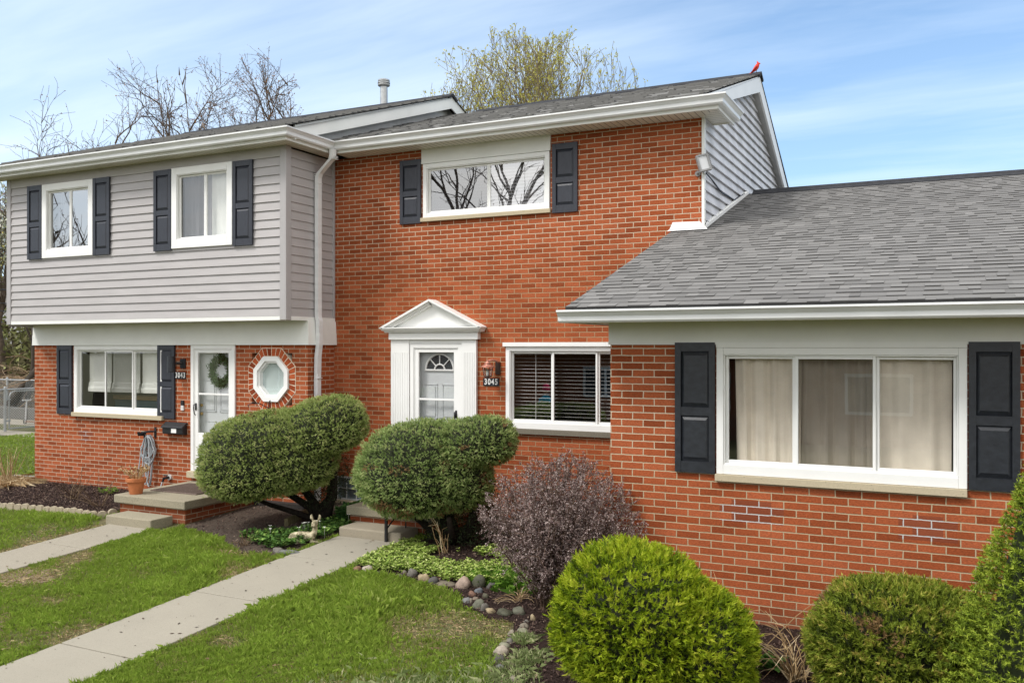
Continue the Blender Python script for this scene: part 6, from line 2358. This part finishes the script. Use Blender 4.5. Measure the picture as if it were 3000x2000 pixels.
twigs("dead_leaves", (-3.75, 7.75), "clump of dry straw leaves lying inside the stone border", "plant", 26, .26, 1.8, .0035, straw, 31, .3, .4)
twigs("dead_leaves", (-7.75, 8.32), "dead brown plant stems at the lawn edge near the two grey stones", "plant", 30, .20, 1.3, .0035, brown_twig, 33, .4, .3)


# ================================================================== TREES
def tree(name, base, height, label, seed, spread=.5, lean=(0, 0), leaf=None, nleaf=1, trunk_r=.22, depth=5, upright=.25, lsize=.06, mat=None, first=.28, nmain=5, group=None, kids=(3, 4), rmin=.010, ratio=(.62, .82), jit=.10, crownw=None):
    r = random.Random(seed)
    t = thing(name, (base[0], base[1], 0), label, "tree", group)
    mb_ = MB()
    br = MB()
    lc, ld = [], []

    def grow(p, d, L, rad, lev):
        steps = 4 if lev < 2 else 3
        pts, rads = [p.copy()], [rad]
        q = p.copy()
        dd_ = d.copy()
        for k in range(steps):
            dd_ = (dd_ + Vector((r.gauss(0, jit), r.gauss(0, jit), r.gauss(0, jit * .7) + upright * .12))).normalized()
            q = q + dd_ * L / steps
            pts.append(q.copy())
            rads.append(max(rmin * .8, rad * (1 - .42 * (k + 1) / steps)))
        (mb_ if lev == 0 else br).tube(pts, rads, 7 if lev < 2 else (4 if lev < 4 else 3), r.random(), cap=False)
        if lev >= depth:
            if leaf is not None:
                for _ in range(nleaf):
                    c_ = pts[r.randrange(1, len(pts))]
                    lc.append((c_.x + r.gauss(0, .05), c_.y + r.gauss(0, .05), c_.z + r.gauss(0, .05)))
                    ld.append((r.gauss(0, 1), r.gauss(0, 1), r.gauss(0, 1)))
            return
        n_ = nmain if lev == 0 else r.randint(*kids)
        for i in range(n_):
            if lev == 0:
                u = 1.0
            else:
                u = r.uniform(.35, 1.0) if i else 1.0
            idx = min(len(pts) - 1, max(1, int(round(u * (len(pts) - 1)))))
            b = pts[idx]
            if lev == 0:
                a = 2 * math.pi * i / n_ + r.uniform(-.4, .4)
                side = Vector((math.cos(a), math.sin(a), 0))
            else:
                side = dd_.cross(Vector((r.gauss(0, 1), r.gauss(0, 1), r.gauss(0, 1)))).normalized()
            sp_ = spread * r.uniform(.55, 1.25)
            nd_ = (dd_ * (1 if i or lev == 0 else 1.4) + side * sp_ * (1 if i or lev == 0 else .4) + Vector((0, 0, upright))).normalized()
            grow(b, nd_, L * r.uniform(*ratio) * (1.0 if lev else .95), max(rmin, rads[idx] * (r.uniform(.5, .72) if i or lev == 0 else .85)), lev + 1)
    grow(Vector((base[0], base[1], 0)), Vector((lean[0], lean[1], 1)).normalized(), height * first, trunk_r, 0)
    m_ = mat or bark_far
    zs_ = sorted(v_[2] for v_ in br.v)
    allz = zs_[int(len(zs_) * .993)]
    kz = height / allz
    if crownw:
        ds_ = sorted(math.hypot(v_[0] - base[0] - lean[0] * v_[2] * .5, v_[1] - base[1]) for v_ in br.v)
        kx = crownw / 2 / ds_[int(len(ds_) * .97)]
    else:
        kx = kz
    def sc3(v_):
        return (base[0] + (v_[0] - base[0]) * kx, base[1] + (v_[1] - base[1]) * kx, v_[2] * kz)
    mb_.v = [sc3(v_) for v_ in mb_.v]
    br.v = [sc3(v_) for v_ in br.v]
    lc = [sc3(v_) for v_ in lc]
    mk("trunk", mb_, m_, t, smooth=True)
    mk("branches", br, m_, t)
    if leaf is not None and lc:
        rn = np.random.default_rng(seed)
        c_, d_ = np.array(lc), np.array(ld)
        mesh_np("crown", leaf_tris(c_, d_, lsize, lsize * .7, rn), 3, leaf, t, rn.random(len(c_)))
    return t


def crown_tree(name, base, height, width, label, seed, nmain=8, spread=.5, jit=.10, up=.1, l2=.75, l3=.42, l4=.30, leaf=None, nleaf=2, lsize=.1, mat=None, group=None, r1=.085, zc=.56, trunk_h=.16, wig=.12, outl=.10):
    """tree grown limb by limb inside an uneven crown envelope"""
    r = random.Random(seed)
    t = thing(name, (base[0], base[1], 0), label, "tree", group)
    tk, br = MB(), MB()
    lc, ld = [], []
    cz, rz, rx = height * zc, height * (1 - zc), width / 2
    ph = [r.uniform(0, 6.28) for _ in range(6)]

    def inside(p):
        x, y, z = p.x - base[0], p.y - base[1], p.z - cz
        a = math.atan2(z / rz, math.hypot(x, y) / rx)
        b = math.atan2(y, x)
        k = 1 + outl * (math.sin(3 * b + ph[0]) + math.sin(5 * a + ph[1]) + .8 * math.sin(9 * a + 4 * b + ph[2]) + .6 * math.sin(17 * a + ph[3] + 7 * b)) / 2
        zz2 = z / rz if z > 0 else z / (rz * 1.4)
        return (x / rx) ** 2 + (y / rx) ** 2 + zz2 ** 2 < k * k

    lens = [0, 99, height * .26, height * .105, height * .045]
    gaps = [0, l2, l3, l4]
    rad0 = [0, r1, r1 * .42, r1 * .19, r1 * .11]

    def grow(p, d, lev, L):
        step = (.45, .45, .36, .26, .18)[lev]
        pts = [p.copy()]
        q = p.copy()
        dist = 0
        nxt = r.uniform(.3, 1) * gaps[lev] if lev < 4 else 99
        if lev == 1:
            nxt += height * .12
        kids_ = []
        while dist < L:
            d = (d + Vector((r.gauss(0, jit), r.gauss(0, jit), r.gauss(0, jit) + up * .35))).normalized()
            q = q + d * step
            dist += step
            if not inside(q) and (q.z > cz * .5 or lev > 1):
                break
            pts.append(q.copy())
            while lev < 4 and dist > nxt:
                nxt += gaps[lev] * r.uniform(.6, 1.5)
                kids_.append((q.copy(), d.copy()))
            if len(pts) > 60:
                break
        if len(pts) < 2:
            pts.append(p + d * step * .4)
        n_ = len(pts)
        ra = rad0[lev]
        rads = [max(.0065, ra * (1 - .92 * i / (n_ - 1))) for i in range(n_)]
        br.tube(pts, rads, 6 if lev == 1 else (4 if lev == 2 else 3), r.random(), cap=False)
        if leaf is not None and lev >= 3:
            for _ in range(nleaf if lev == 4 else nleaf):
                c_ = pts[r.randrange(len(pts))]
                lc.append((c_.x + r.gauss(0, .04), c_.y + r.gauss(0, .04), c_.z + r.gauss(0, .04)))
                ld.append((r.gauss(0, 1), r.gauss(0, 1), r.gauss(0, 1)))
        for (k, dd_) in kids_:
            side = dd_.cross(Vector((r.gauss(0, 1), r.gauss(0, 1), r.gauss(0, 1)))).normalized()
            grow(k, (dd_ + side * r.uniform(.5, 1.1) + Vector((0, 0, up))).normalized(), lev + 1, lens[lev + 1] * r.uniform(.6, 1.2))

    h0 = height * trunk_h
    tk.tube([(base[0], base[1], -.2), (base[0] + .03, base[1], h0 * .5), (base[0], base[1], h0)], [r1 * 2.6, r1 * 2.2, r1 * 1.9], 9)
    for i in range(nmain):
        a = 2 * math.pi * i / nmain + r.uniform(-.35, .35)
        sp_ = spread * r.uniform(.25, 1.1) if i % 3 else spread * r.uniform(0, .35)
        d = Vector((math.cos(a) * sp_, math.sin(a) * sp_, 1)).normalized()
        grow(Vector((base[0], base[1], h0 * r.uniform(.8, 1))), d, 1, 99)
    m_ = mat or bark_far
    mk("trunk", tk, m_, t, smooth=True)
    mk("branches", br, m_, t)
    if lc:
        rn = np.random.default_rng(seed)
        mesh_np("crown", leaf_tris(np.array(lc), np.array(ld), lsize, lsize * .7, rn), 3, leaf, t, rn.random(len(lc)))
    return t


bud_m = attr_mat("reddish_buds", [(0, (.16, .07, .04)), (.6, (.30, .15, .08)), (1, (.42, .26, .12))], .8, .2, 2, .2)
lime_m = attr_mat("young_lime_leaf", [(0, (.36, .36, .07)), (.6, (.54, .52, .12)), (1, (.68, .62, .22))], .7, .45, 1, .2)
white_m = attr_mat("white_blossom", [(0, (.20, .24, .08)), (.4, (.42, .46, .28)), (1, (.72, .72, .66))], .8, .2, 1, .2)


def w_at(sx, dist):
    """world x,y on a bearing: sx in thousandths of the frame width, dist along the camera axis"""
    u = (sx * 3 - 1500) / 2605
    return (dist * (.8973 * u - .4415), dist * (.4415 * u + .8973))


def bare(sx, dist, h, label, seed, **k):
    x, y = w_at(sx, dist)
    return tree("bare_tree", (x, y), h, label, seed, group="bare trees behind the houses", leaf=bud_m, nleaf=1, lsize=.10, **k)


def bare2(sx, dist, h, w, label, seed, **k):
    x, y = w_at(sx, dist)
    kk = dict(nmain=6, spread=.62, jit=.13, up=.06, l2=.72, l3=.42, l4=.30, leaf=bud_m, nleaf=1, lsize=.075, r1=.088, outl=.16)
    kk.update(k)
    return crown_tree("bare_tree", (x, y), h, w, label, seed, group="bare trees behind the houses", **kk)


bare2(60, 35, 14.4, 5.4, "spreading bare tree behind the left roof, leftmost of the bare trees", 4, nmain=9, spread=.75)
bare2(94, 36, 14.5, 4.6, "many-limbed bare tree above the leftmost upper window", 16, spread=.55, nmain=7)
bare2(130, 37, 14.9, 4.6, "forked bare tree above the second upper window of the left unit", 6, spread=.55, nmain=7)
bare2(166, 38, 15.0, 5.6, "tall bare tree behind the left roof, highest of the bare trees", 8, nmain=8)
bare2(238, 40, 15.8, 6.4, "bare tree with reddish buds above the left roof ridge", 12, nleaf=2, nmain=9)
bare2(284, 42, 13.9, 4.0, "low thin bare tree just showing over the left roof ridge", 15, nmain=5, spread=.5)
tan_bark = simple("tan_bark", (.21, .17, .105), .95, .3, 6, .1)
x, y = w_at(524, 34)
crown_tree("leafing_tree", (x, y), 14.4, 9.9, "broad tree with fresh yellow-green leaves behind the middle roof", 21, nmain=17, spread=.85, jit=.06, up=.26, l2=.74, l3=.44, l4=.36, leaf=lime_m, nleaf=3, lsize=.095, r1=.058, outl=.10, mat=tan_bark)
x, y = w_at(606, 39)
crown_tree("leafing_tree", (x, y), 13.4, 7.8, "thinner yellow-green tree right of the broad one, over the middle ridge", 25, nmain=8, spread=.65, jit=.07, up=.2, l2=.8, l3=.5, l4=.4, leaf=lime_m, nleaf=2, lsize=.095, r1=.05, outl=.15, mat=tan_bark)
# left-hand thicket beyond the fence
x, y = w_at(4, 31)
tree("leaning_tree", (x, y), 7.6, "dark trunk leaning right above the brambles beyond the fence", 31, spread=.55, lean=(.55, .25), upright=.2, depth=4, nmain=4, trunk_r=.24, first=.5, mat=simple("dark_tree_bark", (.05, .04, .03), .95, .3, 8), leaf=lime_m, nleaf=3, lsize=.08)
x, y = w_at(18, 33)
tree("leaning_tree", (x, y), 7.0, "second darker leaning trunk nearer the brick corner", 35, spread=.6, lean=(.8, .3), upright=.25, depth=4, nmain=4, trunk_r=.17, first=.45, mat=simple("dark_tree_bark_b", (.055, .043, .032), .95, .3, 8), leaf=lime_m, nleaf=3, lsize=.08)
x, y = w_at(2, 43)
tree("blossom_tree", (x, y), 9.8, "white-blossomed tree at the far left edge against the sky", 41, spread=.6, upright=.2, depth=5, nmain=6, trunk_r=.2, first=.28, leaf=white_m, nleaf=4, lsize=.16, crownw=6.0)


def wood():
    r = np.random.default_rng(13)
    n_ = 46000
    x = r.uniform(-62, -24, n_)
    y = r.uniform(27, 50, n_)
    top = 3.6 + 1.6 * np.sin(x * .5) + 1.0 * np.sin(x * 1.3 + y)
    z = r.uniform(0, 1, n_) ** .8 * top
    v = leaf_tris(np.stack([x, y, z], 1), unit(n_, r), .34, .2, r)
    o = mesh_np("far_thicket", v, 3, attr_mat("thicket_leaf", [(0, (.07, .055, .035)), (.5, (.13, .12, .055)), (.8, (.18, .20, .06)), (1, (.30, .30, .14))], .9, .2, .5, .3), None, r.random(n_))
    tag(o, "dense brown-green thicket far beyond the fence on the left", "thicket", kind="stuff")
    mb_ = MB()
    rr_ = random.Random(3)
    for i in range(900):
        x0, y0 = rr_.uniform(-40, -21), rr_.uniform(20.6, 24.5)
        p = Vector((x0, y0, rr_.uniform(0, 1.3)))
        d = Vector((rr_.gauss(0, 1), rr_.gauss(0, .6), rr_.uniform(.1, 1))).normalized()
        pts = [p]
        for k in range(6):
            d = (d + Vector((rr_.gauss(0, .35), rr_.gauss(0, .35), -.22 + rr_.gauss(0, .15)))).normalized()
            p = p + d * .32
            p.z = max(.02, min(2.3, p.z))
            pts.append(p.copy())
        mb_.tube(pts, .014, 3, rr_.random(), cap=False)
    o = mk("bramble_thicket", mb_, attr_mat("bramble_stem", [(0, (.10, .06, .035)), (.6, (.22, .15, .09)), (1, (.36, .28, .19))], .9, 0, 2, .3))
    tag(o, "mound of tangled brown brambles behind the chain link fence", "brambles", kind="stuff")


wood()


# ================================================================== FENCE AND THINGS BEYOND THE CORNER
def mesh_fence(name, a, b, h, label, posts, gate=False):
    t = thing(name, (a[0], a[1], 0), label, "fence")
    va, vb = Vector((a[0], a[1], 0)), Vector((b[0], b[1], 0))
    L = (vb - va).length
    d = (vb - va) / L
    mb_ = MB()
    s_ = .075
    n_ = int(L / s_)
    for i in range(-int(h / s_), n_):
        for sg in (1, -1):
            x0 = i * s_ if sg > 0 else i * s_ + h
            x1 = x0 + h if sg > 0 else x0 - h
            za, zb_ = 0.04, h
            p0, p1 = x0, x1
            def cl_(p_, z_, q_, w_):
                return p_, z_
            pts = [(p0, za), (p1, zb_)]
            # clip to the run
            out_ = []
            for (pa, za_), (pb, zb2) in ((pts[0], pts[1]),):
                lo, hi = 0.0, 1.0
                dp = pb - pa
                if abs(dp) > 1e-9:
                    t0, t1 = (0 - pa) / dp, (L - pa) / dp
                    if t0 > t1:
                        t0, t1 = t1, t0
                    lo, hi = max(lo, t0), min(hi, t1)
                if hi - lo > .02:
                    q0 = va + d * (pa + dp * lo)
                    q1 = va + d * (pa + dp * hi)
                    mb_.tube([(q0.x, q0.y, za_ + (zb2 - za_) * lo), (q1.x, q1.y, za_ + (zb2 - za_) * hi)], .0035, 3, cap=False)
    mk("wire_mesh", mb_, galv_m, t)
    mb_ = MB()
    mb_.tube([(va.x, va.y, h), (vb.x, vb.y, h)], .021, 8)
    mk("top_rail", mb_, galv_m, t)
    for s0 in posts:
        q = va + d * s0
        mb_ = MB()
        mb_.tube([(q.x, q.y, -.1), (q.x, q.y, h + .05)], .035, 10)
        mb_.lathe([(.04, h + .05), (.03, h + .08), (.0, h + .09)], (q.x, q.y, 0), 10)
        mk("post", mb_, galv_m, t)
    return t


mesh_fence("chain_link_fence", (-23.55, 13.5), (-23.55, 20.0), 1.18, "nearer galvanised chain link fence with gate beyond the left corner", [2.45, 4.4])
mesh_fence("chain_link_fence", (-34, 20.2), (-20, 20.2), 1.22, "farther chain link fence in front of the brambles", [1.5, 4.3, 6.6, 9.5, 12])
gt = thing("fence_gate", (-23.55, 16.0, 0), "chain link gate with rounded top corners in the nearer fence", "gate")
mb = MB()
mb.tube([(-23.62, 16.12, .08), (-23.62, 16.12, .98), (-23.62, 16.18, 1.08), (-23.62, 16.28, 1.12), (-23.62, 17.6, 1.12), (-23.62, 17.7, 1.06), (-23.62, 17.74, .96), (-23.62, 17.74, .08), (-23.62, 16.12, .08)], .02, 7)
mk("gate_frame", mb, galv_m, gt)
mb = MB()
for z_ in (.3, .9):
    mb.box(-23.65, -23.58, 15.98, 16.14, z_ - .02, z_ + .02)
mk("hinge", mb, galv_m, gt)
mb = MB()
for k in range(9):
    x = -33.5 + k * .95
    mb.box(x, x + .93, 18.95, 19.3, 0, .36 + .012 * (k % 3))
tag(mk("retaining_wall", mb, concrete_mat("grey_block", (.17, .165, .15), .25, .3, .5, .4), bevel=.015), "low grey block retaining wall behind the nearer fence", "wall")
mb = MB()
mb.box(-60, -18, 17.6, 18.9, -.05, .010)
structure(mk("concrete_path", mb, conc_walk2))
mb = MB()
mb.box(-60, -18, 15.35, 16.25, -.05, .012)
structure(mk("concrete_path", mb, conc_walk2))
# kick scooter leaning at the fence
scx, scy = w_at(26.5, 27.2)
sc = thing("kick_scooter", (scx, scy, 0), "small kick scooter standing by the low grey wall beyond the fence", "scooter")
mb = MB()
mb.box(scx - .02, scx + .42, scy - .05, scy + .05, .075, .10)
mk("deck", mb, simple("brown_deck", (.2, .1, .06), .6), sc)
mb = MB()
mb.tube([(scx - .08, scy, .10), (scx - .02, scy, .72)], .022, 8)
mb.tube([(scx - .02, scy - .14, .74), (scx - .02, scy + .14, .74)], .018, 8)
mk("handlebar", mb, simple("white_tube", (.6, .6, .6), .4), sc)
for wx_ in (-.10, .42):
    mb = MB()
    pts = [(scx + wx_ + .062 * math.cos(a), scy, .075 + .062 * math.sin(a)) for a in np.linspace(0, 2 * math.pi, 17)]
    mb.tube(pts, .018, 6, cap=False)
    mk("wheel", mb, black_m, sc)
# utility wires
for i, (za, zb_) in enumerate(((4.55, 4.65), (4.05, 4.1), (3.75, 3.8))):
    mb = MB()
    A3, B3 = w_at(-60, 33), w_at(140, 36)
    mb.tube([(A3[0], A3[1], za), ((A3[0] + B3[0]) / 2, (A3[1] + B3[1]) / 2, (za + zb_) / 2 - .05), (B3[0], B3[1], zb_)], .03 if i == 0 else .02, 5)
    tag(mk("utility_wire", mb, black_m), ["thickest and highest dark overhead wire at the left edge", "middle dark overhead wire at the left edge", "lowest thin overhead wire at the left edge"][i], "wire", "overhead wires")
# small grey house glimpsed through the thicket
hx_, hy_ = w_at(10, 60)
fh = thing("far_house", (hx_, hy_, 0), "pale grey house glimpsed through the branches at the far left", "house")
mb = MB()
mb.box(hx_ - 6, hx_ + 4, hy_, hy_ + 6, 0, 5.2)
mk("wall", mb, simple("far_grey_wall", (.42, .42, .42), .8), fh)
mb = MB()
mb.prism([(hx_ - 6.5, 5.2), (hx_ + 4.5, 5.2), (hx_ - 1, 7.2)], 1, hy_ - .3, hy_ + 6.3)
mk("roof", mb, simple("far_roof", (.22, .21, .20), .9), fh)
for k in range(3):
    mb = MB()
    mb.box(hx_ - 4.5 + k * 3, hx_ - 3.5 + k * 3, hy_ - .05, hy_, 2.6, 4.2)
    mk("window", mb, simple("far_window" + str(k), (.08, .09, .1), .3), fh)

# ================================================================== THE OTHER SIDE OF THE COURT (seen in the window glass)
opp = thing("opposite_house", (-6, -14, 0), "red brick townhouse across the court, mirrored in the window panes", "house")
zg = gz(-6)
mb = MB()
mb.box(-34, 14, -24, -14, zg - .1, zg + 2.9)
mk("wall", mb, brick_mat("brick_opposite", tint=.8), opp)
mb = MB()
mb.prism([(-24.6, zg + 2.9), (-13.3, zg + 2.9), (-19, zg + 4.9)], 0, -34.5, 14.5)
mk("roof", mb, roof_m2, opp)
for k in range(8):
    x = -31 + k * 5.6
    mb = MB()
    ring(mb, x, x + 2.0, zg + 1.0, zg + 2.3, .1, -14.0, -13.95)
    mb.box(x + .95, x + 1.05, -14.0, -13.96, zg + 1.1, zg + 2.2)
    o = mk("window", mb, vinyl, opp)
    mb = MB()
    mb.box(x + .1, x + 1.9, -13.995, -13.985, zg + 1.1, zg + 2.2)
    mk("pane", mb, simple("opp_pane" + str(k), (.06, .07, .08), .1), o)
crown_tree("court_tree", (-15.6, -7.5), 12.4, 12, "large bare tree across the court, mirrored in the upper windows", 51, nmain=6, spread=.9, jit=.12, up=.02, l2=1.0, l3=.7, l4=.6, leaf=bud_m, nleaf=1, lsize=.06, r1=.12, outl=.2)
crown_tree("court_tree", (-33, -6), 12.5, 10, "second bare tree across the court, mirrored in the leftmost upper window", 57, nmain=6, spread=.9, jit=.12, up=.02, l2=1.0, l3=.7, l4=.6, leaf=bud_m, nleaf=1, lsize=.06, r1=.12, outl=.2)

# the passer-by mirrored in the lower window of the middle unit
pz = gz(-5.5)
pe = thing("person", (-12.2, -5.5, pz), "person in teal jacket and pink hat standing across the lawn, mirrored in the lower pane", "person")
def skin_body(name, parent, verts, edges, radii, mat, sub=2):
    me = bpy.data.meshes.new(name)
    me.from_pydata([Vector(v) + Vector((-12.2, -5.5, pz)) for v in verts], edges, [])
    me.materials.append(mat)
    o = bpy.data.objects.new(name, me)
    COL.objects.link(o)
    adopt(o, parent)
    sk = o.modifiers.new("skin", 'SKIN')
    sk.use_smooth_shade = True
    for i, sv in enumerate(me.skin_vertices[0].data if len(me.skin_vertices) else []):
        sv.radius = (radii[i], radii[i])
        sv.use_root = (i == 0)
    ss = o.modifiers.new("sub", 'SUBSURF')
    ss.levels = 1
    ss.render_levels = sub
    return o
sv_ = [(0, 0, .95), (0, 0, 1.15), (0, .01, 1.38), (0, .02, 1.50), (0, .03, 1.62), (0, .03, 1.74),
       (-.09, 0, .88), (-.10, .01, .50), (-.11, 0, .08), (-.11, .13, .04), (.09, 0, .88), (.11, .03, .50), (.14, 0, .08), (.14, .13, .04),
       (-.18, .01, 1.40), (-.25, .0, 1.14), (-.23, .1, .90), (-.23, .14, .82), (.18, .01, 1.40), (.25, .0, 1.14), (.23, .1, .90), (.23, .14, .82)]
se_ = [(0, 1), (1, 2), (2, 3), (3, 4), (4, 5), (0, 6), (6, 7), (7, 8), (8, 9), (0, 10), (10, 11), (11, 12), (12, 13), (2, 14), (14, 15), (15, 16), (16, 17), (2, 18), (18, 19), (19, 20), (20, 21)]
sr_ = [.15, .13, .16, .06, .095, .085, .095, .065, .045, .04, .095, .065, .045, .04, .07, .05, .035, .03, .07, .05, .035, .03]
skin_body("body", pe, sv_, se_, sr_, simple("dark_trousers_skin", (.06, .06, .08), .8))
mb = MB()
c0_ = Vector((-12.2, -5.5, pz))
mb.lathe([(.17, .86), (.19, .90), (.185, 1.10), (.20, 1.30), (.185, 1.42), (.08, 1.50), (.07, 1.53)], tuple(c0_), 18)
for s_ in (-1, 1):
    mb.tube([c0_ + Vector((s_ * .16, .01, 1.40)), c0_ + Vector((s_ * .255, 0, 1.14)), c0_ + Vector((s_ * .235, .11, .90))], [.085, .065, .05], 10)
mk("jacket", mb, simple("teal_jacket", (.02, .30, .42), .7), pe, smooth=True)
mb = MB()
mb.lathe([(.115, 1.66), (.12, 1.70), (.11, 1.80), (.06, 1.87), (.01, 1.89)], (c0_.x, c0_.y + .03, c0_.z), 16)
mk("hat", mb, simple("pink_hat", (.55, .03, .10), .8), pe, smooth=True)
mb = MB()
mb.blob((c0_.x, c0_.y + .035, c0_.z + 1.63), .085, .10, .115, 3, 14, 10, 0)
mb.blob((c0_.x, c0_.y + .14, c0_.z + 1.625), .015, .022, .022, 3, 8, 6, 0)
for s_ in (-1, 1):
    mb.blob((c0_.x + s_ * .088, c0_.y + .03, c0_.z + 1.625), .012, .02, .03, 3, 8, 6, 0)
    mb.tube([c0_ + Vector((s_ * .235, .11, .91)), c0_ + Vector((s_ * .232, .135, .84)), c0_ + Vector((s_ * .230, .15, .80))], [.032, .036, .026], 8)
    for k in range(4):
        fx = s_ * .215 + k * s_ * .012
        mb.tube([c0_ + Vector((fx, .150, .81)), c0_ + Vector((fx, .165, .765 - .006 * (k % 2))), c0_ + Vector((fx, .158, .735 + .006 * abs(k - 1)))], [.009, .0085, .007], 6)
    mb.tube([c0_ + Vector((s_ * .205, .135, .85)), c0_ + Vector((s_ * .185, .155, .82)), c0_ + Vector((s_ * .183, .162, .79))], [.011, .010, .008], 6)
mk("head_and_hands", mb, simple("skin", (.55, .32, .22), .6), pe, smooth=True)
